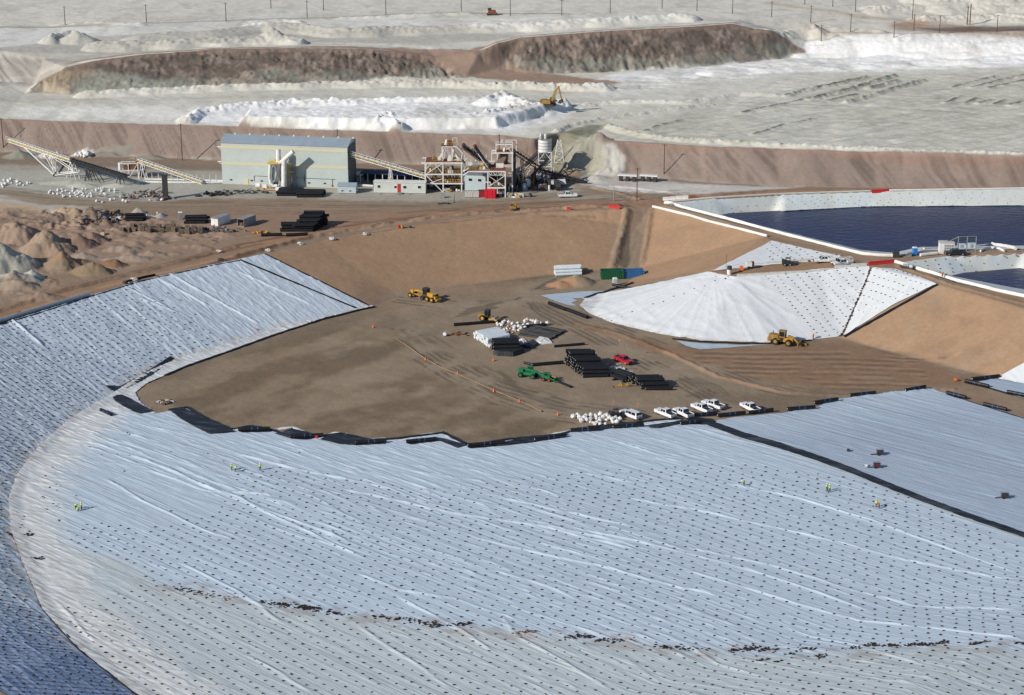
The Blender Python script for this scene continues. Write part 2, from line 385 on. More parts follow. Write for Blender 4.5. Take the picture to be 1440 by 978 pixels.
# tan slopes of the basin
paint([p for p in rim_back]+[p for p in reversed(toe_back)], TANS, .6, 1, False)
ramp = GP((880,294),(918,292),(899,378),(856,380))
paint([W(918,292,ZP)]+rim_pond[:5]+[W(1085,338,11)]+bench_far[::-1][:3][::-1]+[W(995,383,8.8), W(871,409,0), W(884,396,0), W(899,377,0)], TANS, .6, 1, False)
paint(rim_right[2:]+toe_right[::-1][:9], TANS, .6, 1, False)
paint(GP((1250,498),(1340,520),(1420,540),(1380,545),(1280,525),(1200,500)), (.36,.24,.155), 5, .7)
paint(ramp, (.27, .195, .135), .8)
stroke(GP((884,298),(876,330),(862,378)), 1.6, (.17, .11, .07), .8, .5); stroke(GP((916,296),(912,330),(902,372)), .9, (.17, .11, .07), .6, .4)
for k, r_ in enumerate((((-60,268),(60,282),(180,289),(420,286),(700,286),(860,274),(1000,266)),((-60,258),(60,272),(200,283),(450,291),(700,292),(850,282)),((300,300),(450,298),(600,296),(760,290),(860,284)),((150,395),(300,360),(450,326),(600,302),(780,288),(880,284)),((60,418),(200,383),(330,352),(480,318),(640,297)),
   ((880,290),(940,282),(1000,275),(1100,268),(1400,264)),((520,325),(600,312),(720,300),(840,296)),((880,284),(890,310),(878,350),(868,380)),((895,286),(902,310),(892,350),(882,380)),((240,340),(330,335),(420,322),(520,306)))):
    g = GP(*r_)
    for off in (-2.2,-1.2,1.2,2.2): stroke([(p[0]+off*.4, p[1]+off) for p in g], .5, (.17,.115,.08) if (k+int(off*10)) % 3 else (.36,.27,.19), .55, .5, True, lit(.3, .6, N2))
# pond embankment road and bench
paint(rim_pond+[p for p in reversed(pond1_rim_near[:4])], (.29, .205, .14), .5, 1, False)
paint(rim_right[:5]+[p for p in reversed(pond2_near[:4])], (.30, .205, .135), .5, 1, False)
paint(GP((1200,362),(1256,362),(1440,350),(1600,348),(1600,352),(1440,355),(1330,360),(1262,369),(1222,374)), (.32, .22, .15), .5)
paint(bench_far+bench_near, (.30, .19, .12), .4, 1, False)
paint(pond1_rim_far+pond1_in_far[::-1], (.3,.2,.14), .4, 1, False)
# basin floor
fl = toe_left[:7]+[W(190,553,0), W(262,576,0), W(325,606,0), W(480,615,0), W(660,630,0), W(800,610,0), W(1000,595,0), W(1100,585,0), W(1300,548,0), W(1440,595,0), W(1600,660,0)]+toe_right[::-1][1:]+toe_ramp[::-1]+toe_back[::-1]
paint(fl, FLOOR, 1.2)
sx = (XX*.67+YY*.74)+6*(fbm(XX/30, YY/30, 36)-.5); sy = (-XX*.74+YY*.67)+9*(fbm(XX/25, YY/25, 37)-.5)
streak = .75*fbm(sx/30, sy/9, 31, 3)+.25*fbm(XX/4, YY/4, 38, 3)
fm = smooth(1, -1, polysd(XX, YY, fl))
blend(fm*.65*lit(.45, .64, streak), (.150, .113, .076))
blend(fm*.6*lit(.50, .36, streak), (.30, .235, .165))
sw = ridged(sx/30+2*fbm(XX/40, YY/40, 33), sy/6, 34, 3)
paint(GP((545,425),(640,408),(760,400),(830,450),(980,510),(1130,560),(1010,588),(850,592),(760,585),(650,530),(590,500),(560,470)), (.27, .212, .152), 5, .8)
stroke(GP((540,425),(620,415),(700,405),(760,405)), 12, (.30, .21, .145), .7, 6)
stroke(GP((200,575),(300,500),(520,440),(600,470)), 6, (.225, .178, .132), .5, 4)
for k in range(9):                               # sweeping haul curve round the stored material
    o_ = k*3.2
    stroke(GP((552+o_*1.6,462+o_*.2),(566+o_*1.9,478-o_*.1),(612+o_*1.9,508-o_*.15),(680+o_*1.8,540-o_*.1),(760+o_*1.4,566-o_*.1),(850+o_,578-o_*.1)), .9 if k % 3 else 1.6, ((.13,.10,.072),(.29,.228,.165),(.15,.115,.08))[k % 3], .6, .6, True, lit(.25,.5,N2))
tracks = [((590,500),(640,530),(700,560),(760,580),(820,590)), ((600,492),(620,505),(700,545),(790,570),(900,585)),
          ((560,420),(640,430),(740,425),(800,440),(880,470),(960,500),(1060,540),(1160,560)), ((780,395),(740,410),(760,435),(830,470),(930,520),(1000,560)),
          ((880,330),(878,380),(830,395),(760,405),(720,425),(650,440))]
for i, tr in enumerate(tracks):
    g = GP(*tr); stroke(g, 7, (.30, .24, .175), .7, 3)
    for off in (-3.2, -1.1, 1.0, 3.0):
        h = [(p[0]+off*.4, p[1]+off) for p in g]; stroke(h, .75, (.12, .092, .066), .85, .5, True, lit(.35, .55, N2))
paint(GP((870,470),(960,490),(1080,488),(1190,480),(1280,508),(1390,535),(1330,550),(1180,548),(1080,535),(1000,515),(900,490)), (.26, .165, .105), 3, .9)
for k in range(16):
    y0 = 492+k*3.6
    stroke(GP((905+k*14, y0), (1050+k*6, y0+4-.2*k), (1180+k*4, y0+3), (1330-k*3, y0+8-k*.2)), .7, (.15, .095, .06) if k % 2 else (.36, .24, .16), .75, .8, True, lit(.38, .6, N2))
stroke(GP((830,465),(900,483),(960,505),(1010,530),(1100,552),(1200,556)), 2.0, (.36, .225, .14), .7, 1.2)
stroke(GP((815,457),(860,468),(930,492)), 3.2, (.20, .125, .075), .8, 1.5)
for k in range(7):
    stroke(GP((950+k*5, 535-k*.6), (975+k*6, 540+k*.4), (986+k*6.5, 552+k), (965+k*5, 558+k*.5)), .5, (.10, .08, .06), .55, .4)
for k in range(5):
    stroke(GP((700+k*4, 520+k*2), (720+k*5, 545+k*3), (800, 572+k*3), (900, 575+k*2)), .5, (.12, .093, .068), .4, .5)
paint(GP((990,560),(1120,552),(1300,545),(1440,590),(1440,598),(1300,552),(1100,580)), (.205, .155, .11), 2, .8)
stroke(GP((1290,548),(1340,548),(1400,562),(1480,590)), 5, (.27, .19, .13), .8, 2)
# upper plateau, pale salts and stockpiles
paint([W(-600,130,ZU), W(-600,200,ZU)]+berm_top_l+berm_top_r+[W(1900,130,ZU), W(1440,90,ZU), W(1127,80,ZU), W(655,109,ZU), W(35,131,ZU)], (.55, .53, .455), 2)
paint(GP((840,196),(1000,204),(1440,219),(1700,230),(1700,110),(1440,100),(1200,108),(1050,140),(900,172)), (.48, .465, .39), 4, .9)
paint(GP((20,150),(260,150),(740,165),(740,188),(300,174),(20,166)), (.70, .69, .64), 4, .8)
whites = [((262,172),(275,158),(330,150),(420,144),(560,138),(700,134),(740,148),(800,152),(800,168),(720,184),(560,185),(330,177)),
          ((820,120),(860,105),(960,96),(1050,88),(1127,78),(1127,66),(1200,57),(1440,54),(1600,55),(1600,92),(1440,94),(1290,98),(1130,108),(1000,116),(900,130),(850,134))]
for w_ in whites: paint(GP(*w_), (.74, .74, .73), 2.5, .92)
paint(GP((-40,40),(200,34),(440,14),(420,28),(560,26),(900,24),(1000,30),(960,32),(700,46),(400,44),(180,58),(-40,70)), (.66, .66, .62), 6, .7)
stroke(GP((-40,40),(80,38),(300,30),(480,24),(640,18),(800,20)), 3.5, (.33, .31, .27), .8, 1.5)
stroke(GP((1080,5),(1180,18),(1260,28),(1340,42),(1500,50)), 6, (.42, .36, .28), .7, 2)
stroke(GP((1290,38),(1380,46),(1500,50)), 22, (.36, .25, .18), .9, 4)
stroke(GP((1000,28),(1100,48),(1250,52),(1440,50)), 8, (.40, .35, .30), .7, 5)
paint(GP((820,122),(930,112),(1090,104),(1440,97),(1600,95),(1600,100),(1300,103),(1090,112),(960,126),(860,140)), (.56, .55, .49), 2, .8)
stroke(GP((1000,140),(1200,147),(1440,161),(1600,170)), 4, (.60, .58, .52), .8, .8)
stroke(GP((1000,142.5),(1200,150),(1440,164)), .8, (.25, .23, .20), .7, .4)
stroke(GP((-60,140),(200,140),(420,135),(740,142),(900,140)), 5, (.42, .42, .36), .6, 3)
allup = smooth(-3, 8, polysd(XX, YY, low))*(DD < 2500)
blend(allup*.3*lit(.5, .72, fbm(XX/25, YY/60, 101, 5)), (.40, .38, .33)); blend(allup*.2*lit(.5, .7, fbm(XX/40, YY/90, 103, 5)), (.64, .63, .59))
blend(allup*.35*lit(.52, .7, fbm(XX/6, YY/9, 105, 5)), (.36, .345, .30))
# brown stockpiles: brown above, grey green at the foot
relz = ZZ
pile1 = [p for p in st1_toe]+[st1_end[1]]+[p for p in reversed(st1_top)]+[W(60,100,25)]
pile2 = [p for p in st2_top]+[p for p in reversed(st2_toe)]+[p for p in reversed(st2_road)]
GG = (.215, .21, .175); BR = (.148, .115, .095)
for P_ in (pile1, pile2):
    m = smooth(1.5, -1.5, polysd(wx, wy, P_)); blend(m, GG)
    hh = ZZ + 5*(N2-.5) + 3*(N1-.5)
    blend(m*smooth(20.6, 22.2, hh if P_ is pile1 else hh-1.8)*.95, BR)
    blend(m*.55*lit(.50, .68, fbm(XX/3.2, YY/5, 77)), (.12, .105, .09)); blend(m*.4*lit(.52, .68, fbm(XX/4, YY/4, 78)), (.37, .30, .25))
paint(GP((60,110),(110,92),(130,100),(100,132),(50,130)), (.36, .29, .2), 2, .6)
paint(GP((100,120),(140,100),(200,108),(300,120),(200,130),(110,134)), (.34,.35,.29), 2, .7)
stroke(GP((560,71),(610,76),(640,88),(700,100),(780,108),(850,118)), 10, (.33, .235, .185), .95, 2)
paint(GP((585,72),(673,72),(692,95),(760,104),(850,117),(800,122),(700,112),(652,106),(625,84)), (.33, .235, .18), 1.2)
stroke(GP((618,82),(640,96),(655,108)), 5, (.27, .20, .15), .8, 2)
stroke(GP((560,71),(600,72),(660,72),(733,52),(813,45),(960,37),(1030,32)), 5, (.34, .24, .19), .95, 1.5)
stroke(GP((100,88),(200,75),(300,68.5),(420,66),(520,68),(560,71)), 5, (.34, .24, .18), .95, 1.5)
paint(GP((100,86),(300,66),(430,60),(600,64),(740,50),(600,40),(380,42),(130,52),(-60,76),(-60,100),(50,100)), (.40, .385, .34), 2.5, .85)
paint(GP((-60,78),(80,82),(110,90),(50,118),(-60,116)), (.37, .34, .30), 2, .8)
# darker soil furrows on the right plateau
furrows = [((1105,136),(1150,124),(1218,110)), ((1138,141),(1190,128),(1258,107)), ((1188,145),(1240,131),(1298,114)), ((1222,125),(1262,115)), ((1165,142),(1205,133)), ((1340,123),(1400,108)), ((1366,123),(1440,106)), ((1390,124),(1440,114)),
           ((1330,145),(1350,136)), ((1356,146),(1372,139)), ((1376,146),(1392,140)), ((1398,147),(1412,141)), ((1420,148),(1436,143)), ((1040,160),(1140,138)), ((1060,190),(1100,177),(1140,168)), ((905,186),(925,178),(955,170))]
for f in furrows: stroke([(p[0], p[1]) for p in GP(*f)], 1.3, (.10, .098, .085), .85, .7, True, lit(.30, .5, N3))
sfx = XX*.8+YY*.6; sfy = -XX*.6+YY*.8
pr = smooth(3, -3, polysd(XX, YY, GP((850,198),(1440,219),(1700,230),(1700,102),(1300,103),(1090,115),(950,165))))
blend(pr*.35*lit(.5, .7, fbm(sfx/14, sfy/1.8, 91)), (.30, .30, .26)); blend(pr*.35*lit(.5, .7, fbm(sfx/18, sfy/2.2, 95)), (.62, .61, .55))
berm_faces()
paint(GP((764,196),(838,181),(846,197),(812,245),(765,240)), (.33, .32, .25), 1.5)
stroke(GP((785,242),(775,225),(782,205),(802,190),(840,178)), 7.5, (.235, .225, .165), .9, 1.5)
# general mottling
lowm = (1-allup)*(YY < 540)
blend(lowm*.22*lit(.52, .72, N2), (.17, .13, .095)); blend(lowm*.18*lit(.55, .75, fbm(XX/9, YY/9, 41)), (.42, .34, .26))

stroke(st1_top, 3.6, (.235, .17, .135), .9, .9); stroke(st2_top, 3.6, (.235, .17, .135), .9, .9)
C *= (1+.13*smooth(-3, 8, polysd(XX, YY, low))*(DD < 6000)*(C.min(axis=2) > .33))[..., None]
# ------------------------------------------------------------------ relief
DZ = np.zeros_like(ZZ)
def box(pts, pad):
    xs = [p[0] for p in pts]; ys = [p[1] for p in pts]
    return (XX > min(xs)-pad) & (XX < max(xs)+pad) & (YY > min(ys)-pad) & (YY < max(ys)+pad)
def ridge(pts, hw, h, rough=.35, seed=1, sharp=1.0, fx=3.0):
    fx = fx*.6; h = h*(.62 if seed in (301,302,303,310,311,312,313) else .8)
    k = box(pts, hw*2+4)
    if not k.any(): return
    x = XX[k]; y = YY[k]
    x2 = x+hw*.5*(vnoise(x/(hw*1.3), y/(hw*1.3), seed+5)-.5); y2 = y+hw*.6*(vnoise(x/(hw*1.3), y/(hw*1.3), seed+6)-.5)
    d, a, s = seg_dist(x2, y2, pts)
    n = 1+rough*1.7*(.5*fbm(x/fx, y/fx, seed, 5)+.5*ridged(x/fx, y/fx/1.3, seed+2, 4)-.55)
    L = sum(math.hypot(pts[i+1][0]-pts[i][0], pts[i+1][1]-pts[i][1]) for i in range(len(pts)-1))
    e = np.clip(1-d/hw, 0, 1)**sharp * h * n
    DZ[k] = np.maximum(DZ[k], e)
def mound(px, py, rx, ry, h, seed=0, rough=.3, color=None, rot=0.0):
    p = G0(px, py); x0, y0 = p.x, p.y
    R_ = max(rx, ry)*1.6
    k = (abs(XX-x0) < R_) & (abs(YY-y0) < R_)
    if not k.any(): return
    x = XX[k]-x0; y = YY[k]-y0
    c, s = math.cos(rot), math.sin(rot); u = (x*c+y*s)/rx; v = (-x*s+y*c)/ry
    ang = np.arctan2(v, u); r = np.hypot(u, v)
    r = r*(1+rough*.9*(fbm(2.2*np.cos(ang)+seed, 2.2*np.sin(ang)+r*.6, seed)-.5))
    e = h*np.clip(1-r, 0, 1)**.9*(1+rough*1.4*(fbm(XX[k]/1.6, YY[k]/1.6, seed+3)-.5))
    DZ[k] = np.maximum(DZ[k], e)
    if color is not None:
        m = smooth(1.12, .85, r)[:, None]; C[k] = C[k]*(1-m)+np.array(color)*m
def rough_region(poly, amp, scale, seed, rid=False, soft=2.0, ax=1, ay=1):
    k = box(poly, soft)
    m = smooth(soft, -soft, polysd(XX[k], YY[k], poly))
    n = ridged(XX[k]/scale/ax, YY[k]/scale/ay, seed) if rid else fbm(XX[k]/scale/ax, YY[k]/scale/ay, seed, 4)
    DZ[k] += m*amp*(n-.5)
# erosion rills on the berm and the stockpiles (run down the face)
for P_, amp in ((berm_top_l+berm_toe_l[::-1], .55), (berm_top_r+berm_toe_r[::-1], .55)):
    k = box(P_, 3); x = XX[k]; y = YY[k]; m = smooth(2.5, -2.0, polysd(x, y, P_))
    q = x + .75*y + 1.4*(fbm(x/6, y/6, 201)-.5)
    rl_ = ridged(q/1.15, y/60, 202, 1)**3*smooth(.15, .5, vnoise(x/3, y/60, 207)); DZ[k] += m*(-.6*rl_ + .3*(fbm(x/9, y/12, 204)-.5)+.25*(fbm(x/1.3, y/1.3, 206)-.5)); C[k] = C[k]*(1-.42*m*rl_)[:, None]  # groove shade is also painted in by darkening the colour
for P_, amp in ((pile1, 1.5), (pile2, 1.6)):
    k = box(P_, 3); x = XX[k]; y = YY[k]; m = smooth(1.5, -2.0, polysd(x, y, P_))
    q = x + .3*y + 2.0*(fbm(x/4, y/4, 211)-.5)
    DZ[k] += m*(-.8*ridged(q/2.6, y/10, 212, 3)**3 + 1.2*(fbm(x/3.0, y/3.6, 214, 3)-.5)+1.9*(fbm(x/1.1, y/1.2, 215, 3)-.5)); C[k] = C[k]*(1+1.0*m*(fbm(x/1.0, y/1.6, 216, 3)-.5))[:, None]
k = box(left_slope+left_slope_top, 4); q = XX[k]+.6*YY[k]
DZ[k] += -2.4*smooth(2, -1, polysd(XX[k], YY[k], left_slope+left_slope_top[::-1]))*ridged(q/9, YY[k]/40, 222, 3)**2
# white salt piles
ridge(GP((262,172),(280,160),(335,152),(420,147),(470,146)), 4.2, 3.0, .9, 301, .8, 2.6)
ridge(GP((470,146),(560,142),(640,142),(700,138)), 3.2, 2.2, .8, 302, .9, 2.6)
ridge(GP((690,146),(705,139),(722,146),(745,150)), 6, 4.0, .6, 303, .8, 2.6)
def plateau(poly, h, edge, seed, rough=.5):
    k = box(poly, 4); x = XX[k]; y = YY[k]; sd = polysd(x+1.2*(fbm(x/3, y/3, seed)-.5), y+1.6*(fbm(x/3, y/3, seed+1)-.5), poly)
    DZ[k] = np.maximum(DZ[k], h*smooth(edge*.3, -edge, sd)*(1+rough*.25*(fbm(x/2, y/2, seed+2)-.5)))
plateau(GP((336,179),(346,165),(430,166),(520,169),(560,164),(690,164),(760,156),(790,152),(770,162),(742,170),(700,180),(560,183),(430,181)), 3.3, 2.2, 304)
ridge(GP((530,180),(546,172),(560,184)), 4.0, 4.2, .9, 305, .9, 1.6)
ridge(GP((668,174),(700,170),(740,162),(788,153)), 4.6, 4.6, .9, 307, .8, 1.8)
ridge(GP((770,162),(800,153),(830,150)), 3, 1.4, .6, 308, .9, 2)
ridge(GP((1130,74),(1200,66),(1300,64),(1440,68)), 7, 3.0, .30, 310, .35, 3.0)
ridge(GP((1125,66),(1200,59),(1440,57)), 9, 3.0, .3, 311, .4, 4); ridge(GP((1100,92),(1260,80),(1440,76)), 5, 1.6, .2, 312, .6, 3)
ridge(GP((1000,104),(1130,98),(1290,90),(1440,84)), 5, 1.8, .25, 313, .5, 3)
rough_region(GP((820,122),(960,98),(1127,82),(1440,74),(1440,94),(1000,114),(860,134)), 1.3, 3.0, 314, False, 2, 2.5, 1)
# pale windrows in front of the stockpiles
ridge(GP((120,136),(200,131),(330,126),(450,122),(560,120)), 4.5, 2.4, .6, 320, .8, 3.2); ridge(GP((560,120),(640,122),(760,124),(850,126)), 4.5, 2.6, .9, 321, .8, 3.0)
ridge(GP((790,154),(840,147),(900,144),(960,146),(1040,134),(1090,135)), 2.4, 1.3, .8, 322, .9, 1.8); ridge(GP((782,186),(800,178),(850,168),(950,155),(1000,148)), 1.8, 1.2, .9, 323, .9, 1.4)
ridge(GP((855,178),(880,187),(930,196),(1010,201),(1100,207),(1280,214),(1440,219)), 2.8, 1.4, .9, 324, .8, 1.6)
for i, f in enumerate(furrows): ridge(GP(*f), 1.9, 1.25 if i < 4 else .6, .9, 330+i, .9, 1.6)
rough_region(GP((850,198),(1440,219),(1700,230),(1700,102),(1300,103),(1090,115),(950,165)), .55, 3.2, 350, False, 4, 2.2, 1)
rough_region(GP((270,150),(740,136),(800,150),(700,184),(335,182)), .5, 2.0, 351)
# grey benches behind the stockpiles
ridge(GP((140,70),(250,66),(330,63),(410,60)), 7, 3.6, .5, 360, .5, 4); ridge(GP((200,56),(290,50),(360,42)), 8, 2.4, .3, 361, .6, 4)
ridge(GP((362,42),(430,44),(470,50),(600,46),(800,38),(960,28)), 7, 3.4, .45, 362, .6, 4); ridge(GP((70,60),(100,54),(120,60)), 5, 4, .4, 363, .9, 3)
mound(383,60,8,8,6,364,.3); mound(110,60,9,6,4.5,365,.3)
ridge(GP((1080,62),(1130,46),(1140,44),(1150,50)), 7, 4, .4, 366, .8, 4); ridge(GP((1150,44),(1200,46),(1240,48)), 5, 2, .6, 367, .8, 3)
ridge(GP((1240,18),(1300,12),(1440,14)), 9, 2.2, .8, 368, .8, 3.5); ridge(GP((1300,30),(1380,26),(1440,28)), 9, 2.4, .9, 369, .8, 3.5); ridge(GP((1330,6),(1420,0),(1500,2)), 20, 7, .5, 370, .8, 6)
ridge(GP((350,34),(400,30),(420,32)), 3, 1.3, .6, 371); ridge(GP((80,36),(130,33),(200,35)), 3, 1.1, .6, 372); ridge(GP((480,27),(600,22),(660,20)), 3, 1.0, .8, 373)
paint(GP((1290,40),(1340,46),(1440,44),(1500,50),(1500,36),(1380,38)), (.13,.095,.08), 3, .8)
# green grey heap by the silo, small heaps
ridge(GP((808,238),(815,222),(828,206),(842,201)), 5, 3.6, .6, 380, .8, 2.4); ridge(GP((842,204),(850,222),(862,236)), 5, 3.0, .5, 381, .8, 2.4)
mound(852,240,6,5,2.6,382,.5,(.52,.50,.45)); mound(838,252,5,4,1.4,383,.5,(.5,.47,.42)); mound(815,262,9,3,.8,384,.5)
paint(GP((800,240),(812,215),(832,200),(850,205),(860,235),(830,250)), (.33,.315,.25), 2, .9)
mound(28,221,6,4,2.4,385,.4,(.24,.24,.2)); mound(150,219,9,2.4,1.5,386,.7,(.27,.245,.205)); mound(210,223,6,2.4,1.5,387,.7,(.27,.245,.205)); mound(118,219,4,3,1.6,388,.9,(.5,.49,.46)); mound(68,221,4,3,1.6,389,.9,(.5,.49,.46))
mound(95,258,10,3,.9,390,.4,(.45,.45,.38)); mound(165,262,5,3,.8,391,.4,(.48,.48,.42)); mound(115,262,5,3,1,392,.4,(.47,.47,.4))
# disturbed ground, left
HL = [(22,335,9,9,4.6,(.36,.265,.2)), (68,352,9,8,5.0,(.36,.27,.2)), (-6,376,13,11,10,(.50,.475,.39)), (16,398,9,6,3.0,(.44,.42,.36)), (45,392,4,3,2.0,(.55,.55,.48)), (110,346,7,5,3.0,(.30,.20,.15)), (128,340,6,4,2.5,(.28,.19,.14)), (130,384,7,4,2.8,(.27,.205,.135)),
      (162,374,4,3,2.0,(.24,.14,.085)), (215,358,5,2.5,1.8,(.33,.25,.19)), (88,374,6,5,3.0,(.30,.235,.165)), (95,372,6,4,1.6,(.34,.22,.14)), (112,305,6,4,2.4,(.37,.29,.2)), (130,310,6,4,2.2,(.27,.2,.16)), (70,308,6,3,1.6,(.25,.19,.15)), (148,318,5,3,2.0,(.24,.18,.145)),
      (98,303,5,3,2.2,(.45,.33,.22)), (20,405,8,4,2,(.36,.29,.22)), (194,300,2.6,2.0,1.6,(.42,.37,.32)), (226,305,2.2,3.5,.9,(.45,.42,.38)), (55,420,8,3,1.5,(.3,.22,.16)), (170,352,6,3,1,(.36,.28,.22)), (120,362,5,3,1.2,(.38,.3,.24)), (178,366,8,2.5,1.0,(.37,.29,.23))]
for i, (a, b, rx, ry, h, c) in enumerate(HL): mound(a, b, rx*.9, ry*.9, h*(1.15 if i != 2 else .8), 400+i, .55 if i != 2 else .22, tuple(v*.86 for v in c))
rough_region(GP((-80,292),(60,296),(180,300),(330,330),(330,345),(180,375),(60,410),(-80,440)), 2.0, 4, 430); rough_region(GP((60,296),(150,296),(170,325),(60,320)), 2.8, 1.8, 431)
# basin heaps, windrows
mound(811,398,5.5,4.2,2.6,440,.25,(.31,.235,.16)); mound(788,402,4.2,3.0,1.5,441,.3,(.36,.21,.12)); mound(866,445,1,1,.3,442,.3)
ridge(GP((884,298),(876,330),(862,376)), 1.5, 1.0, .6, 450); ridge(GP((917,296),(912,330),(903,372)), .9, .6, .6, 451)
ridge(GP((-80,468),(0,438),(90,409),(200,383),(330,348)), 1.4, .8, .6, 452); ridge(GP((330,362),(440,334),(560,313),(700,298),(800,293),(870,290)), 1.3, 1.0, .8, 453)
ridge(GP((815,457),(870,470),(940,496),(1010,530),(1100,552),(1200,558),(1340,548)), 1.1, .45, .9, 454)
ridge(GP((860,262),(920,268),(1000,276),(1100,270),(1300,266)), 1.0, .5, .8, 455); ridge(GP((800,262),(830,264),(870,272),(900,282)), 1.2, .7, .8, 456)
rough_region(GP((560,300),(880,290),(860,260),(1000,275),(900,292),(870,320)), .5, 2.2, 457)
ridge(GP((1262,374),(1340,402),(1440,428),(1600,470)), 1.0, .6, .5, 458)
rough_region(fl, .10, 3.0, 460); rough_region(fl, .30, 30.0, 461)
DZ += (.5*(fbm(XX/20, YY/30, 470, 5)-.5) + .25*(fbm(XX/3, YY/3, 471, 3)-.5))*allup
DZ += .10*(fbm(XX/1.6, YY/1.6, 472, 3)-.5)
ZZ = ZZ + DZ
ZB = ZZ.copy()
# ------------------------------------------------------------------ object helpers
def tag(o, label=None, cat=None, group=None, kind=None):
    if label: o['label'] = label
    if cat: o['category'] = cat
    if group: o['group'] = group
    if kind: o['kind'] = kind
    return o
def np_mesh(name, V, Fq, m, smooth_=False, colr=None):
    me = bpy.data.meshes.new(name); V = np.asarray(V, np.float32); Fq = np.asarray(Fq, np.int32); n = Fq.shape[1]
    me.vertices.add(len(V)); me.vertices.foreach_set('co', V.ravel())
    me.loops.add(Fq.size); me.loops.foreach_set('vertex_index', Fq.ravel())
    me.polygons.add(len(Fq)); me.polygons.foreach_set('loop_start', np.arange(0, Fq.size, n, dtype=np.int32))
    me.polygons.foreach_set('loop_total', np.full(len(Fq), n, np.int32))
    if smooth_: me.polygons.foreach_set('use_smooth', np.ones(len(Fq), bool))
    me.update(calc_edges=True)
    if colr is not None:
        a = me.color_attributes.new('Col', 'FLOAT_COLOR', 'POINT')
        a.data.foreach_set('color', np.concatenate([np.clip(colr, 0, 1), np.ones((len(V), 1))], 1).astype(np.float32).ravel())
    me.materials.append(m)
    o = bpy.data.objects.new(name, me); col.objects.link(o); return o
def gt(px, py):
    """point of the finished ground seen at a pixel"""
    p = G0(px, py); z = p.z
    for _ in range(4):
        x, y, _z = W(px, py, z); z = .5*z+.5*H1(x, y)
    x, y, _z = W(px, py, z)
    return Vector((x, y, H1(x, y)))
def dens(pts, step):
    r = []
    for a, b in zip(pts, pts[1:]):
        l = math.dist(a[:2], b[:2]); n = max(1, int(l/step))
        for i in range(n): t = i/n; r.append(tuple(a[k]*(1-t)+b[k]*t for k in range(2)))
    r.append(tuple(pts[-1][:2])); return r
CARVE = []
def sheet(name, poly, theta, du, dw, disp, colf, m, off=.10, kind='structure', carve=True):
    poly = [p[:2] for p in poly]
    ct, st = math.cos(theta), math.sin(theta)
    U_ = [p[0]*ct+p[1]*st for p in poly]; W_ = [-p[0]*st+p[1]*ct for p in poly]
    gu = np.arange(min(U_)-du, max(U_)+du*1.5, du); gw = np.arange(min(W_)-dw, max(W_)+dw*1.5, dw)
    uu, ww = np.meshgrid(gu, gw); x = (uu*ct-ww*st); y = (uu*st+ww*ct)
    ins = inside(x, y, poly)
    quad = ins[:-1, :-1] | ins[1:, :-1] | ins[:-1, 1:] | ins[1:, 1:]
    use = np.zeros(ins.shape, bool); use[:-1, :-1] |= quad; use[1:, :-1] |= quad; use[:-1, 1:] |= quad; use[1:, 1:] |= quad
    edge = use & ~ins
    qx, qy, _ = nearest_on(x[edge], y[edge], poly); x[edge] = qx; y[edge] = qy
    ids = np.full(ins.shape, -1); ids[use] = np.arange(use.sum())
    xv, yv, uv, wv = x[use], y[use], uu[use], ww[use]
    z = sample(ZB, xv, yv)+off
    if disp is not None: z = z+disp(xv, yv, uv, wv)
    q = np.stack([ids[:-1, :-1][quad], ids[:-1, 1:][quad], ids[1:, 1:][quad], ids[1:, :-1][quad]], 1)
    c = colf(xv, yv, uv, wv, z)
    o = np_mesh(name, np.stack([xv, yv, z], 1), q, m, True, c); tag(o, kind=kind)
    if carve:
        sd = polysd(XX, YY, poly); ZZ[:] = ZZ - .45*smooth(-.2, -1.6, sd)
    return o
def wr(u, w, seed, lw=2.4, lu=30, p=7, amp=.13, wav=3.0):
    w2 = w + wav*(fbm(u/45, w/30, seed+3, 3)-.5)*2
    return amp*ridged(u/lu, w2/lw, seed, 2)**p
LINER_A = np.array((.485, .575, .66)); LINER_B = np.array((.495, .555, .58)); LINER_W = np.array((.66, .685, .70)); WARM = np.array((.66, .665, .65))
liner_mat = attr_mat('white_geotextile', rough=.75, vary=.035, vscale=.25, bump=.05, bscale=1.6, spec=.25)
liner_mata = attr_mat('panelled_geotextile', rough=.75, vary=.03, vscale=.25, bump=.04, bscale=1.6, spec=.25, seam=(math.radians(-44), 4.5, .07, .30))
liner_matd = attr_mat('floor_geotextile', rough=.75, vary=.03, vscale=.25, bump=.04, bscale=1.6, spec=.25, seam=(math.radians(-40), 6.8, .07, .25))
liner_matc = attr_mat('crinkled_geotextile', rough=.7, vary=.035, vscale=.25, bump=.10, bscale=1.2, spec=.25, seam=(math.radians(-47), 6.8, .08, .25))
black_mat = attr_mat('black_geomembrane', rough=.45, vary=.25, vscale=.8, bump=.05, bscale=2, spec=.4)

# ---- near basin floor liner
TH = math.radians(-45)
divide = [(1000,597),(1030,608),(1045,614),(1095,628),(1147,645),(1196,663),(1245,683),(1295,703),(1362,728),(1440,755)]
stair = [(205,541),(190,553),(196,565),(215,583),(238,579),(262,575),(283,587),(303,597),(325,606),(352,601),(380,606),(395,611),(412,606),(448,616),(480,612),(520,621),(560,619),(622,611),(660,629),(715,620),(790,613),(812,605),(870,599),(935,592),(975,590),(1000,593)]
stairW = [W(a, b, 0) for a, b in stair]; divW = [W(a, b, 0) for a, b in divide]
band_out = [W(a, b, 0) for a, b in ((527,432),(500,438),(450,451),(388,471),(330,492),(262,516),(232,529))]
nearp = [p for p in toe_left[:16]] + [W(290,1045,0), W(420,1120,0), (40, 235, 0), (150, 235, 0), (170, 330, 0), W(1640, 835, 0)] + divW[::-1] + stairW[::-1] + band_out[::-1]
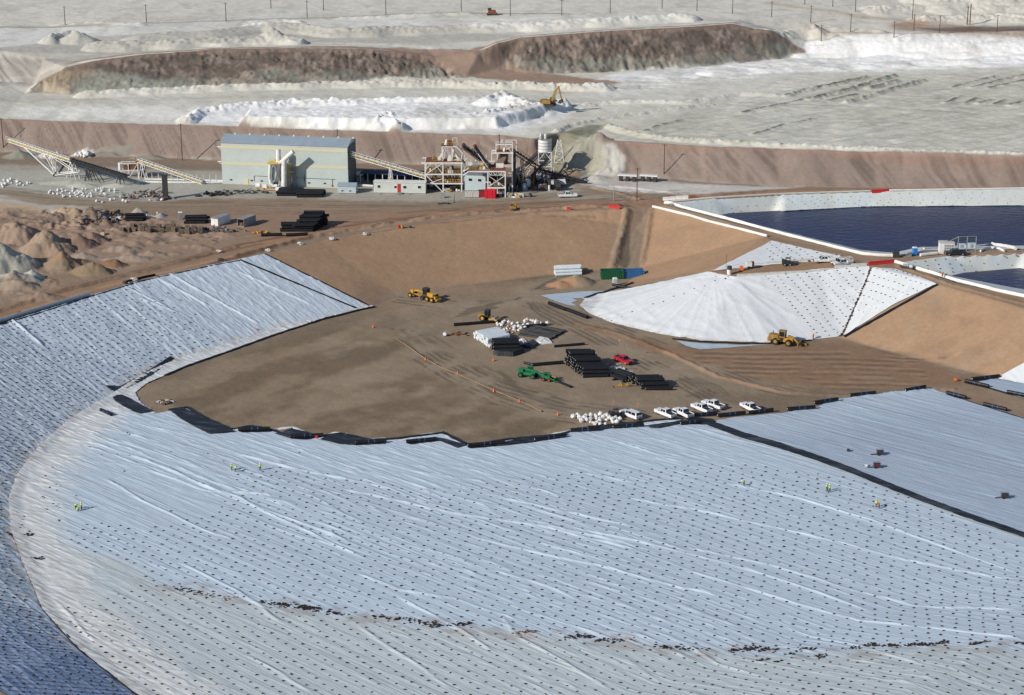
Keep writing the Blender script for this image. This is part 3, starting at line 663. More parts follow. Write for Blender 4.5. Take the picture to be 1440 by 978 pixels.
vall = [(60,745),(110,775),(180,800),(250,828),(330,842),(420,858),(520,870),(600,880),(740,892),(850,902),(1000,918),(1200,936),(1440,952),(1700,970)]
vallW = [W(a, b, 0)[:2] for a, b in vall]
toe2 = [p[:2] for p in toe_left]
def near_zone(x, y):
    d, a, s = seg_dist(x, y, vallW)
    return smooth(-2.5, 2.5, -s + 5*(fbm(x/8, y/8, 511)-.5)), d          # 1 below the line
MAINW = [((660,756),(760,780),(860,800),(960,828),(1020,842)),((960,802),(1060,832),(1150,858),(1250,885),(1350,913),(1440,938)),((800,742),(900,762),(1020,793),(1110,820),(1230,862)),((147,673),(200,705),(278,743),(330,762)),
  ((700,862),(722,892),(780,925),(866,975)),((560,838),(612,868),(655,893),(700,920)),((500,805),(560,830),(640,842),(700,865)),((480,688),(560,705),(640,722),(760,742),(900,775)),((620,720),(720,733),(850,757),(905,772)),((340,705),(420,735),(500,765)),((880,700),(1000,722),(1130,752),(1260,785),(1440,820)),
  ((960,770),(1080,795),(1200,830),(1330,865),(1440,880)),((700,700),(800,722),(900,742)),((75,838),(95,862),(118,890),(140,905)),((500,880),(545,910),(600,945),(640,975)),((1020,680),(1120,700),(1230,735),(1440,810)),((200,660),(290,690),(400,700)),((330,640),(450,668),(560,690)),((1100,880),(1200,920),(1300,975)),((960,905),(1040,950),(1090,978)),((340,920),(400,950),(440,978)),((250,790),(330,830),(400,880)),((180,640),(330,700),(520,790))]
MAINW = [[W(a, b, 0)[:2] for a, b in L_] for L_ in MAINW]
def main_ridges(x, y):
    r = np.zeros(x.shape); xx = x+1.2*(fbm(x/9, y/9, 590, 2)-.5); yy = y+1.2*(fbm(x/9, y/9, 591, 2)-.5)
    for i, L_ in enumerate(MAINW):
        xs = [p[0] for p in L_]; ys = [p[1] for p in L_]; k = (x > min(xs)-3) & (x < max(xs)+3) & (y > min(ys)-3) & (y < max(ys)+3)
        if not k.any(): continue
        d, a, s = seg_dist(xx[k], yy[k], L_); L = sum(math.dist(L_[j], L_[j+1]) for j in range(len(L_)-1))
        g = np.exp(-(d/.27)**2)*smooth(0, 4, a)*smooth(0, 4, L-a)*(.5+.6*vnoise(a/4, a*0, 600+i)); r[k] = np.maximum(r[k], g)
    return r*.30
def near_disp(x, y, u, w):
    zb, dv = near_zone(x, y)
    a = wr(u, w, 501, 3.0, 34, 16, .17, 5)+wr(u, w, 502, 2.2, 22, 12, .14, 3)+wr(u, w, 507, 1.1, 9, 5, .06, 2)
    ub = u*.99-w*.14; wb = w*.99+u*.14
    b = wr(ub, wb, 503, 3.4, 26, 16, .18, 3)+wr(ub, wb, 504, 1.3, 5, 4, .07, 4)+.05*fbm(x/.9, y/.9, 506, 2)
    top = wr(x*.98-y*.17, y*.98+x*.17, 508, 2.6, 12, 6, .10, 1.5)*smooth(385, 415, y)
    d, _, _ = seg_dist(x, y, toe2)
    c = (ridged(x/3.2+y/9, y/1.5+x/6, 505, 2)**4*.17+ridged(x/1.3, y/1.1, 509, 2)**3*.05)*smooth(16, 9, d+6*(fbm(x/6, y/6, 512)-.5)) + .3*smooth(3, 0, d)
    seam = .05*smooth(.25, 0, np.abs((w % 6.8)-3.4))
    q = 1.0*(a*(1-zb)+b*zb)
    ln = fbm(u/60, w/20, 515, 3)
    ds_ = seg_dist(x, y, [p[:2] for p in stairW])[0]
    return (q*(.25+1.5*smooth(.35, .7, ln)) + top)*(.25+.75*smooth(2, 7, ds_)) + c + seam + main_ridges(x, y)
def near_col(x, y, u, w, z):
    zb, dv = near_zone(x, y)
    c = LINER_A*(1-zb[:, None])+LINER_B*zb[:, None]  # upper zone's blue is sky reflection put into the colour
    c = c*(1+.10*(fbm(u/70, w/6.8, 521, 2)-.5))[:, None]
    pan = _hash(np.floor(w/6.8).astype(np.int64), np.zeros(len(w), np.int64), 5); c = c*(1+.045*(pan-.5))[:, None]
    d, _, _ = seg_dist(x, y, toe2); m = smooth(16, 5, d+9*(fbm(x/5, y/5, 522)-.5))[:, None]*.8
    dust = fbm(x/5, y/5, 523, 4)
    wc = WARM*(1-.10*smooth(.5, .7, dust))[:, None]
    c = c*(1-m)+wc*m
    m = smooth(11, 1, dv)*smooth(.50, .66, fbm(u/9, w/4, 524, 3))*.22*zb
    c = c*(1-m[:, None])+np.array((.50, .49, .45))*m[:, None]
    m = smooth(3.0, .3, np.abs(dv-1.5))*smooth(.50, .62, fbm(x/2.6, y/2.6, 525, 4))*smooth(-75, -60, x)*1*.4
    c = c*(1-m[:, None])+np.array((.30, .23, .17))*m[:, None]
    m = smooth(2.6, 0, d)*smooth(.45, .65, fbm(x/1.7, y/1.7, 526))*.6
    c = c*(1-m[:, None])+np.array((.40, .33, .26))*m[:, None]
    seam = smooth(.2, 0, np.abs((w % 6.8)-3.7))*.22*smooth(.3, .6, fbm(u/12, w/3, 527))
    return c*(1-seam[:, None])
sheet('basin_floor_liner', nearp, math.radians(-38), .55, .24, near_disp, near_col, liner_mata, .12)
# ---- right floor liner
rp = [W(1000,594,0)]+[W(a, b, 0) for a, b in ((1030,588),(1098,582),(1150,573),(1172,562),(1237,556),(1278,551),(1303,547),(1332,555),(1365,566),(1420,582),(1460,594),(1720,680),(1760,850),(1640,830))]+divW[::-1]
def right_disp(x, y, u, w):
    return wr(u, w, 541, 3.4, 40, 8, .16, 4)+wr(u, w, 542, 1.4, 10, 6, .07, 3)+.25*wr(x*.5+y*.87, y*.5-x*.87, 543, 1.2, 6, 4, .3, 3)*smooth(.52, .64, fbm(x/14, y/14, 544))+.05*smooth(.25, 0, np.abs((w % 6.8)-3.4))
def right_col(x, y, u, w, z):
    pan = _hash(np.floor(w/6.8).astype(np.int64), np.zeros(len(w), np.int64), 9)
    c = np.array((.365, .435, .53))*(1+.08*(fbm(u/50, w/6, 545)-.5)+.07*(pan-.5))[:, None]  # darker blue tint paints the shade of a tilt the flat sheet lacks
    m = smooth(22, 4, seg_dist(x, y, [p[:2] for p in rp[:8]])[0])[:, None]*.45
    return c*(1-m)+LINER_A*m
sheet('basin_floor_liner', rp, math.radians(-40), 1.0, .36, right_disp, right_col, liner_matd, .12)
fr = [W(1362,541,0), W(1405,533,0), W(1440,541,0)] ; fr = [W(1365,541,0), W(1400,533,0), toe_right[-3], toe_right[-2], W(1620,640,0), W(1440,561,0), W(1413,554,0), W(1388,547,0)]
sheet('basin_floor_liner', fr, math.radians(-40), .9, .4, right_disp, right_col, liner_mat, .12)
sr = [W(1400,532.5,0), toe_right[-3], toe_right[-2], W(1600,476,11), W(1470,485,6.0), W(1440,513,2.6)]
sheet('slope_liner', sr, math.radians(-70), .8, .4, lambda x, y, u, w: wr(u, w, 548, 1.6, 10, 5, .12, 2), lambda x, y, u, w, z: LINER_W*np.ones((len(x), 1)), liner_mat, .14)

# ---- left slope liner
pairs = [((372,358,ZP),(521,432,0)), ((338,366,ZP),(500,435.5,0)), ((227,389,ZP),(370,469,0)), ((120,419,ZP),(255,505,0)), ((0,457,ZP),(150,560,0)), ('w',(-138,440),(55,630,0)), ('w',(-139,400),(12,705,0)),
         ('w',(-133,370),(20,765,0)), ('w',(-120,335),(60,860,0)), ('w',(-103,309),(110,915,0)), ('w',(-82,291),(190,978,0)), ('w',(-66,275),(290,1045,0))]
PR = []
for p in pairs:
    if p[0] == 'w': PR.append((p[1], W(*p[2])[:2]))
    else: PR.append((W(*p[0])[:2], W(*p[1])[:2]))
lp = [(-45,255),(-66,275),(-82,291),(-103,309),(-120,335),(-133,370),(-139,400),(-138,440),(-131,465)] + [p[:2] for p in rim_left[9:]] + [p[:2] for p in toe_left[:18]]
k0 = np.array([p[0] for p in PR]); k1 = np.array([p[1] for p in PR])
LRID = [(W(*p)[:2], W(*q)[:2]) for p, q in (((232,390,9),(362,457,1)),((322,383,8),(436,434,1)),((170,407,9),(240,440,5)),((270,385,9),(300,398,6)),((0,450,9),(60,500,4)),((215,400,8),(290,440,3)),((185,420,8),(250,452,3)))]
def left_disp(x, y, u, w):
    old = smooth(-55, -72, x-.1*(y-400))                         # weighted, older part crinkles more
    chev = ridged((x+.9*y)/1.5+1.2*fbm(x/5, y/5, 551), (y-.5*x)/5, 552, 1)**4*.15+ridged((x-.6*y)/1.3, (y+x)/4, 553, 1)**4*.12
    a = wr(u, w, 554, 3.4, 60, 18, .18, 1.5)+wr(u, w, 555, 1.6, 14, 9, .05, 1)
    lr = np.zeros(x.shape)
    for i, (a0, b0) in enumerate(LRID):
        d, s_, _ = seg_dist(x+.5*(fbm(x/7, y/7, 558, 2)-.5), y, [a0, b0]); lr = np.maximum(lr, .3*np.exp(-(d/.3)**2)*smooth(0, 5, s_))
    return a+chev*(.10+.62*old)+lr
def left_col(x, y, u, w, z):
    c = np.array((.54, .61, .68))*np.ones((len(x), 1))
    c = c*(1+.08*(fbm(x/9, y/9, 556)-.5))[:, None]
    m = smooth(345, 315, y)[:, None]; c = c*(1-m)+np.array((.40, .48, .64))*m  # near end tinted dark blue: shade of the face turned from the sun
    m = smooth(1.6, .2, z)[:, None]*.5*smooth(.45, .6, fbm(x/3, y/3, 557))[:, None]
    return c*(1-m)+np.array((.6, .56, .5))*m
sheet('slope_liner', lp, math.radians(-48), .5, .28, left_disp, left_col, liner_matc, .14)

# ---- cone liner, panels round the bench
cone = [(994,382,8.9),(911,402,None),(871,409,None),(841,412,0),(823,420,0),(815,431,0),(829,442,0),(862,456,0),(923,470,0),(985,480,0),(1080,483,0),(1137,479,0),(1182,475,0)]
coneW = [(W(a, b, z) if z is not None else tuple(G0(a, b))) for a, b, z in cone]
seamW = [W(1183,475,0), W(1198,442,3.6), W(1212,410,7.2), W(1224,378,10.9)]
conep = coneW+seamW[1:]+[W(1222,375,11), W(1150,379,10.1), W(1035,391,9)]
tipW = W(1005,386,9)
def cone_disp(x, y, u, w):
    ang = np.arctan2(y-tipW[1], x-tipW[0]); r = np.hypot(x-tipW[0], y-tipW[1])
    f = smooth(14, -2, x-tipW[0]-10)
    return f*.16*ridged(ang*7, r/40, 561, 1)**4 + wr(x*.5-y*.87, x*.87+y*.5, 562, 3.5, 18, 9, .14, 3) + .22*smooth(.7, 0, np.abs(sample(ZB, x, y)-.7))*fbm(x/4, y/4, 563)
def cone_col(x, y, u, w, z):
    c = LINER_W*np.ones((len(x), 1)); c = c*(1+.02*(fbm(x/9, y/12, 564)-.5))[:, None]
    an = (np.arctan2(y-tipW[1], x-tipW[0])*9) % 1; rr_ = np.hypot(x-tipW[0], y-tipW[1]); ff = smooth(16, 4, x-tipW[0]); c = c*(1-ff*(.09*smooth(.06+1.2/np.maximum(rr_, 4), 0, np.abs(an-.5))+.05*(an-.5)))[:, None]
    m = (smooth(.50, .62, fbm(x/1.5, y/1.2, 565))*smooth(.9, .2, z))[:, None]*.6
    return c*(1-m)+np.array((.5, .44, .38))*m
sheet('cone_slope_liner', conep, 0, .5, .45, cone_disp, cone_col, liner_mat, .13)
pr_ = [W(1226,377,11), W(1258,378.5,11), W(1290,389,11), W(1318,400,11), W(1313,408,9.4), W(1254,440,4.4), W(1186,475,0), W(1199,442,3.6), W(1213,410,7.2)]
sheet('slope_liner', pr_, math.radians(60), .5, .4, lambda x, y, u, w: wr(x*.55+y*.83, y*.55-x*.83, 566, 3.2, 20, 6, .28, 3)*smooth(60, 82, x), lambda x, y, u, w, z: LINER_W*np.ones((len(x), 1)), liner_mat, .13)
tr = [W(1000,381.5,8.9), W(1073,346,10.2), W(1085,339,11), W(1165,357.5,11), W(1186,362,11), W(1147,366.5,10.3), W(1055,376.5,9.4), W(1010,381,9)]
tr[1] = tuple(G0(1073,346))
sheet('slope_liner', tr, 0, .5, .45, lambda x, y, u, w: wr(x*.8+y*.6, y*.8-x*.6, 567, 2.4, 12, 6, .14, 2), lambda x, y, u, w, z: LINER_W*np.ones((len(x), 1)), liner_mat, .13)
bl = lambda x, y, u, w, z: np.array((.42, .50, .58))*np.ones((len(x), 1))
sheet('cushion_fabric', [W(*p, 0) for p in ((760,416),(790,413),(821,410),(856,409.5),(840,414),(824,417),(822,421),(804,419),(812,424),(803,426),(811,431),(800,430),(780,424))], 0, .4, .4, lambda x, y, u, w: wr(u, w, 568, 1, 4, 5, .1), bl, liner_mat, .07)
sheet('cushion_fabric', [W(*p, 0) for p in ((951,479.5),(985,483.5),(1040,486),(1081,485.5),(1020,490),(985,492),(965,487))], 0, .4, .4, None, bl, liner_mat, .07)
# ---- pond liners
def pond_disp(x, y, u, w): return .10*smooth(.3, 0, np.abs((x+.3*y) % 6.8-3.4))
def pond_col(x, y, u, w, z):
    pan = _hash(np.floor((x+.3*y)/6.8).astype(np.int64), np.zeros(len(w), np.int64), 19)
    c = np.array((.54, .57, .55))*(1+.14*(pan-.5))[:, None]
    m = (smooth(.5, .7, fbm(x/4, y/6, 571))*.35)[:, None]; c = c*(1-m)+np.array((.55, .65, .72))*m
    m = smooth(7.7, 7.2, z)[:, None]*.5; return c*(1-m)+np.array((.62, .60, .54))*m
sheet('pond_liner', pond1_rim_far+pond1_in_far[::-1], 0, 1.0, .5, pond_disp, pond_col, liner_mat, .35)
sheet('pond_liner', [W(1262,369.5,11), W(1330,361,11), W(1440,356,11), W(1800,350,11)]+pond2_in[::-1], 0, .7, .5, pond_disp, pond_col, liner_mat, .14)
sheet('pond_liner', pond1_rim_near+pond1_in_near[::-1], 0, 1.0, .5, pond_disp, pond_col, liner_mat, .14)
sheet('pond_liner', pond2_near+pond2_in2[::-1], 0, 1.0, .5, pond_disp, pond_col, liner_mat, .14)

# ---- bare black membrane left open along the edge of the new liner
bk = lambda x, y, u, w, z: np.array((.012, .013, .016))*np.ones((len(x), 1))*(1+3*smooth(.58, .7, fbm(u/5, w/.8, 583, 3)))[:, None]
def blk(pts, lab, off=.36):
    o = sheet('black_membrane_panel', [W(a, b, 0) for a, b in pts], math.radians(-20), .5, .4, lambda x, y, u, w: .12*ridged(u/6, w/1.2, 581, 2)**3, bk, black_mat, off, kind=None, carve=False)
    tag(o, lab, 'membrane', 'open black membrane panels along the liner edge'); return o
blk(((157,559),(172,557),(178,560),(200,572),(216,580),(196,583.5),(188,581),(172,573),(162,566)), 'black membrane panel at the far left corner of the floor liner edge')
blk(((148,549),(170,546),(205,526),(240,506),(246,508),(214,529),(183,546),(168,552),(157,553)), 'long thin black membrane strip running up beside the white slope toe')
blk(((238,579),(258,576),(283,588),(303,597),(325,606),(332,609),(310,611),(293,612),(277,604),(255,592),(246,585)), 'largest black membrane panel, beside the left end of the brown floor')
blk(((334,607),(352,602),(366,602),(382,607),(378,609),(338,610)), 'small black membrane panel just right of the largest one')
blk(((386,612),(412,607),(424,609),(446,617),(430,620),(408,619)), 'black membrane panel with a torn white edge, left of the red can')
blk(((450,620),(462,614),(482,613),(505,618),(542,621),(540,626),(500,628),(474,626)), 'black membrane panel right of the red can')
blk(((571,624),(590,620),(614,617),(625,619),(655,628),(642,632),(618,622),(575,627)), 'bent black membrane strip in the middle of the liner edge')
blk(((656,631),(712,623),(745,616),(790,613),(800,611),(793,616),(753,623),(712,628),(660,632.5)), 'long narrow black membrane strip left of the white bulk bags')
blk(((808,606),(835,602),(862,599),(880,596),(905,599),(870,603),(843,606)), 'black membrane panel in front of the white bulk bags')
blk(((912,600),(955,594),(968,589),(990,590),(1006,594),(1000,599),(955,598),(925,604),(912,603)), 'black membrane panel in front of the parked white pickups')
dv = [(a, b) for a, b in divide]
blk([(a, b-.0-3.5) for a, b in [(998,597)]+dv[1:]]+[(1500,772),(1500,779)]+[(a-6, b+3.5-.003*(a-1000)) for a, b in dv[::-1]], 'long black membrane berm that divides the two white floor liners', .42)

# ---- water
wm = mat('pond_water', (.006, .017, .075), .30, bump=0)
t = wm.node_tree; b_ = t.nodes['Principled BSDF']; g_ = t.nodes.new('ShaderNodeNewGeometry')
b_.inputs['Specular IOR Level'].default_value = .22; n_ = t.nodes.new('ShaderNodeTexNoise'); n_.inputs['Scale'].default_value = .8; n_.inputs['Detail'].default_value = 4; n_.inputs['Distortion'].default_value = .6
vm = t.nodes.new('ShaderNodeMapping'); vm.inputs['Scale'].default_value = (.5, 1.0, 1); t.links.new(g_.outputs['Position'], vm.inputs['Vector']); t.links.new(vm.outputs[0], n_.inputs['Vector'])
bp_ = t.nodes.new('ShaderNodeBump'); bp_.inputs['Distance'].default_value = .35; t.links.new(n_.outputs['Fac'], bp_.inputs['Height']); t.links.new(bp_.outputs[0], b_.inputs['Normal'])
for nm, pp in (('pond_water', [pond1_in_far, pond1_in_near]), ('pond_water', [pond2_in, pond2_in2])):
    a = [p for p in pp[0]]+[p for p in reversed(pp[1])]
    cx = sum(p[0] for p in a)/len(a); cy = sum(p[1] for p in a)/len(a)
    me = bpy.data.meshes.new(nm); vs = [(cx, cy, 7.35)]
    for p in a:
        dx, dy = p[0]-cx, p[1]-cy; l = math.hypot(dx, dy); k = (l+1.4)/l; vs.append((cx+dx*k, cy+dy*k, 7.35))
    n = len(a)
    # far row then near row, stitched as a strip
    vs = [(p[0]-(1.0 if i == 0 else 0), p[1]+1.3, 7.3) for i, p in enumerate(pp[0])]+[(p[0]-(1.0 if i == 0 else 0), p[1]-1.3, 7.3) for i, p in enumerate(pp[1])]
    order = list(range(len(pp[0])))+[len(pp[0])+i for i in reversed(range(len(pp[1])))]
    me.from_pydata(vs, [], [order]); me.update(); me.materials.append(wm)
    o = bpy.data.objects.new(nm, me); col.objects.link(o); tag(o, kind='structure')

# ---- terrain mesh
I, J = np.meshgrid(np.arange(NC-1), np.arange(NR-1)); a = (J*NC+I).ravel()
Fq = np.stack([a, a+1, a+NC+1, a+NC], 1)
def make_terrain():
    gm = attr_mat('ground_soil', rough=.95, vary=.08, vscale=.12, bump=.07, bscale=1.6, spec=.1, fine=3.2, mid=.07)
    o = np_mesh('ground', np.stack([XX.ravel(), YY.ravel(), ZZ.ravel()], 1), Fq, gm, True, C.reshape(-1, 3)); tag(o, kind='structure')
# ------------------------------------------------------------------ mesh builder
class MB:
    def __init__(s): s.v = []; s.f = []; s.mi = []; s.cur = 0
    def add(s, vs, fs):
        n = len(s.v); s.v += [tuple(p) for p in vs]; s.f += [[i+n for i in f] for f in fs]; s.mi += [s.cur]*len(fs); return s
    def hexa(s, p): return s.add(p, [(0,3,2,1),(4,5,6,7),(0,1,5,4),(1,2,6,5),(2,3,7,6),(3,0,4,7)])
    def box(s, c, d, rz=0, ry=0, tx=1, ty=1):
        sx, sy, sz = d[0]/2, d[1]/2, d[2]/2; M = Matrix.Rotation(rz, 3, 'Z') @ Matrix.Rotation(ry, 3, 'Y'); c = Vector(c)
        p = [(-sx,-sy,-sz),(sx,-sy,-sz),(sx,sy,-sz),(-sx,sy,-sz),(-sx*tx,-sy*ty,sz),(sx*tx,-sy*ty,sz),(sx*tx,sy*ty,sz),(-sx*tx,sy*ty,sz)]
        return s.hexa([c+M@Vector(q) for q in p])
    def beam(s, a, b, w, h=None):
        h = h or w; a = Vector(a); b = Vector(b); d = (b-a)
        if d.length < 1e-6: return s
        d.normalize(); up = Vector((0,0,1)) if abs(d.z) < .95 else Vector((0,1,0))
        x = d.cross(up).normalized()*w/2; y = d.cross(x).normalized()*h/2
        return s.hexa([a-x-y, a+x-y, a+x+y, a-x+y, b-x-y, b+x-y, b+x+y, b-x+y])
    def cyl(s, a, b, r, n=10, r2=None, cap=True):
        r2 = r if r2 is None else r2; a = Vector(a); b = Vector(b); d = (b-a).normalized(); up = Vector((0,0,1)) if abs(d.z) < .9 else Vector((0,1,0))
        x = d.cross(up).normalized(); y = d.cross(x).normalized(); vs = []
        for (c, rr) in ((a, r), (b, r2)):
            for i in range(n): t = 2*PI*i/n; vs.append(c+(x*math.cos(t)+y*math.sin(t))*rr)
        fs = [(i, (i+1) % n, n+(i+1) % n, n+i) for i in range(n)]
        if cap: fs += [tuple(range(n))[::-1], tuple(range(n, 2*n))]
        return s.add(vs, fs)
    def path(s, pts, r, n=8):
        for a, b in zip(pts, pts[1:]): s.cyl(a, b, r, n)
        return s
    def prism(s, prof, y0, y1, inset=0.0):
        """side profile (x,z) extruded across the width"""
        n = len(prof); vs = [(x, y0, z) for x, z in prof]+[(x, y1, z) for x, z in prof]
        return s.add(vs, [tuple(range(n)), tuple(range(n, 2*n))[::-1]]+[(i+n, (i+1) % n+n, (i+1) % n, i) for i in range(n)])
    def blob(s, c, r, seed=0, jit=.25, n=6, m=4):
        rr = random.Random(seed); vs = [(c[0], c[1], c[2]-r[2])]
        for j in range(1, m):
            ph = -PI/2+PI*j/m
            for i in range(n):
                t = 2*PI*i/n+.3*j; k = 1+jit*(rr.random()-.5)*2
                vs.append((c[0]+r[0]*k*math.cos(ph)*math.cos(t), c[1]+r[1]*k*math.cos(ph)*math.sin(t), c[2]+r[2]*k*math.sin(ph)))
        vs.append((c[0], c[1], c[2]+r[2])); fs = []
        for i in range(n): fs.append((0, 1+(i+1) % n, 1+i))
        for j in range(m-2):
            for i in range(n): a = 1+j*n; fs.append((a+i, a+(i+1) % n, a+n+(i+1) % n, a+n+i))
        a = 1+(m-2)*n
        for i in range(n): fs.append((a+i, a+(i+1) % n, len(vs)-1))
        return s.add(vs, fs)
    def build(s, name, m, parent=None, sm=False, label=None):
        me = bpy.data.meshes.new(name); me.from_pydata(s.v, [], s.f); me.update()
        for mm in (m if isinstance(m, (list, tuple)) else [m]): me.materials.append(mm)
        if isinstance(m, (list, tuple)): me.polygons.foreach_set('material_index', s.mi)
        import bmesh
        b = bmesh.new(); b.from_mesh(me); bmesh.ops.recalc_face_normals(b, faces=b.faces); b.to_mesh(me); b.free()
        if sm:
            me.polygons.foreach_set('use_smooth', [True]*len(me.polygons))
            try: me.set_sharp_from_angle(angle=math.radians(40))
            except Exception: pass
        o = bpy.data.objects.new(name, me); col.objects.link(o)
        if parent is not None: o.parent = parent
        if label: o['label'] = label
        return o
def thing(name, label, cat, loc=(0,0,0), rz=0, group=None):
    o = bpy.data.objects.new(name, None); col.objects.link(o); o.location = loc; o.rotation_euler = (0, 0, rz); o.empty_display_size = .3
    return tag(o, label, cat, group)
def copy_tree(o, parent=None):
    c = o.copy(); col.objects.link(c); c.parent = parent
    if parent is not None: c.matrix_parent_inverse = o.matrix_parent_inverse.copy()
    for ch in list(o.children): copy_tree(ch, c)
    return c
def place(proto, first, loc, rz, label, group=None):
    o = proto if first else copy_tree(proto)
    o.location = loc; o.rotation_euler = (0, 0, rz); o['label'] = label
    if group: o['group'] = group
    return o
def mono(name, mb, m, label, cat, loc=(0,0,0), rz=0, group=None, sm=False):
    """a thing that is a single mesh"""
    o = mb.build(name, m, None, sm); o.location = loc; o.rotation_euler = (0, 0, rz); return tag(o, label, cat, group)
def clone(o, loc, rz, label=None, rx=0, ry=0, sc=None):
    c = o.copy(); col.objects.link(c); c.location = loc; c.rotation_euler = (rx, ry, rz)
    if sc: c.scale = sc
    if label: c['label'] = label
    return c
def head(a, b):
    """heading of the ground line from pixel a to pixel b"""
    p, q = gt(*a), gt(*b); return math.atan2(q.y-p.y, q.x-p.x)

BLK = mat('black_polyethylene', (.014, .015, .018), .42, noise=.3, nscale=2, bump=.03, bscale=4)
RUB = mat('tyre_rubber', (.018, .017, .016), .85, noise=.3, nscale=3)
WPAINT = mat('white_vehicle_paint', (.74, .75, .76), .3, spec=.5, coat=.4, noise=.06, nscale=2)
WSTEEL = mat('white_painted_steel', (.70, .70, .68), .55, noise=.14, nscale=.8)
GLS = mat('dark_glass', (.012, .015, .02), .08, spec=.6)
YEL = mat('machine_yellow', (.50, .27, .03), .45, noise=.25, nscale=1.5)
YDK = mat('worn_machine_yellow', (.30, .18, .045), .6, noise=.35, nscale=1.5)
DKM = mat('dark_steel', (.045, .045, .048), .55, noise=.3, nscale=2)
GRY = mat('grey_steel', (.26, .27, .28), .5, noise=.2, nscale=1.5)
RED = mat('red_plastic', (.52, .03, .03), .5, noise=.15, nscale=1)
GRN = mat('machine_green', (.015, .16, .065), .45, noise=.2, nscale=1.5)
WCLOTH = mat('white_woven_sack', (.72, .71, .69), .8, noise=.15, nscale=1.5, bump=.06, bscale=3)
WOOD = mat('weathered_timber', (.17, .12, .08), .9, noise=.35, nscale=2)
ROPE = mat('hazard_orange', (.75, .16, .05), .6)
CONC = mat('pale_concrete', (.52, .51, .48), .85, noise=.15, nscale=.7, bump=.03, bscale=5)

# ------------------------------------------------------------------ sandbags
def bag_mesh():
    mb = MB(); mb.blob((0, 0, .07), (.25, .15, .10), 3, .22, 8, 4)
    return mb
bagm = mat('dark_sandbag', (.038, .031, .030), .85, noise=.4, nscale=3)
bag0 = mono('sandbag', bag_mesh(), bagm, 'dark brown sandbag resting in a row on the white floor liner', 'sandbag', group='sandbags weighing down the white liners', sm=True)
BG = []                                                    # x, y, rot
def filt(x, y): return True
def pix(x, y, z):
    dz = HCAM-z; dep = y*CP+dz*SP; return CX+F*x/dep, CY+F*(dz*CP-y*SP)/dep
nearpoly = [p[:2] for p in nearp]
def bag_grid(theta, sp, sw, cond, drop=.02, jit=.14, off=0.0):
    ct, st = math.cos(theta), math.sin(theta)
    u = np.arange(-320, 320, sp); w = np.arange(-600, 600, sw)
    for j, wv in enumerate(w):
        o_ = rng.random()*sp*.35+(j % 2)*sp*.5
        uu = u+o_+rng.normal(0, jit, len(u)); ww = wv+rng.normal(0, jit*.8, len(u))+.6*np.sin(u/23+wv/50)
        x = uu*ct-ww*st; y = uu*st+ww*ct
        k = (y > 262) & (y < 460) & (np.abs(x) < .29*y+6) & (rng.random(len(x)) > drop)
        x, y = x[k], y[k]
        if len(x):
            c = cond(x, y); BG.extend([(a, b, theta*.2+rng.normal(0, .35)) for a, b in zip(x[c], y[c])])
darea = [W(a, b, 0)[:2] for a, b in ((100,725),(200,745),(290,725),(335,690),(330,665),(400,655),(470,668),(600,690),(700,675),(830,665),(960,655),(1045,652),(1120,665),(1200,672),(1270,697),(1440,770),(1640,840),(1500,1050),(250,1080),(200,975),(120,905),(70,845),(55,790),(90,760))]
arA = lambda x, y: inside(x, y, nearpoly) & inside(x, y, darea) & (near_zone(x, y)[0] < .5) & (seg_dist(x, y, toe2)[0] > 2)
arB = lambda x, y: inside(x, y, nearpoly) & inside(x, y, darea) & (near_zone(x, y)[0] >= .5) & (seg_dist(x, y, toe2)[0] > 1.2)
bag_grid(math.radians(-43), 2.75, 2.25, arA); bag_grid(math.radians(-53), 2.45, 2.45, arB)
hasn = len(BG)
for px, py in ((44,655),(48,641),(57,633),(65,631),(74,659),(79,683),(80,691),(85,686),(76,706),(66,718),(84,716),(83,734),(64,671),(52,616),(78,604),(70,620),(40,755),(41,749),(107,699),(165,640),(182,642),(143,641),(126,630),(192,652),(198,645),(240,637),(264,651),(292,639),(175,664),(240,720),(314,650),(421,638),(35,640),(47,652),(83,733),(82,717),(70,687),(60,700)):
    p = W(px, py, 0); BG.append((p[0], p[1], rng.random()*3))
# slope: bags strung down the face from rim to toe
def slope_rows(P0, P1, spx, spd, cond=None, skip=0, jit=.15, skew=0.0, e0=.03, e1=.97):
    P0 = np.array(P0)[:, :2]; P1 = np.array(P1)[:, :2]
    for a in range(len(P0)-1):
        L = max(math.dist(P0[a], P0[a+1]), math.dist(P1[a], P1[a+1]))*.5+.5*min(math.dist(P0[a], P0[a+1]), math.dist(P1[a], P1[a+1])); n = max(1, int(L/spx))
        for i in range(n):
            t = (i+.5)/n; A = P0[a]*(1-t)+P0[a+1]*t; B = P1[a]*(1-t)+P1[a+1]*t; l = math.dist(A, B); m = max(1, int(l/spd)); ph = rng.random()*.6
            for j in range(m):
                s = e0+(e1-e0)*(j+ph)/m; q = A*(1-s)+B*s + rng.normal(0, jit, 2)
                if cond is None or cond(q[0], q[1], s): BG.append((q[0], q[1], math.atan2(B[1]-A[1], B[0]-A[0])+rng.normal(0, .4)))
def lc(x, y, s):
    px, py = pix(x, y, 10*(1-s))
    if px > 300 and py < 480: return False
    if px > 160 and py < 404+(px-167)*.5: return rng.random() < smooth(235, 170, px-.9*(py-390))*.9
    return px > -60
slope_rows([p[0] for p in PR][2:], [p[1] for p in PR][2:], 2.1, 2.0, lc)
bA = [W(1063,390,9.4), W(1222,376.5,11)]; bB = [W(1142,478,.1), W(1290,430,.1)]
conep2 = [p[:2] for p in conep]; pan2 = [p[:2] for p in pr_]; tri2 = [p[:2] for p in tr]
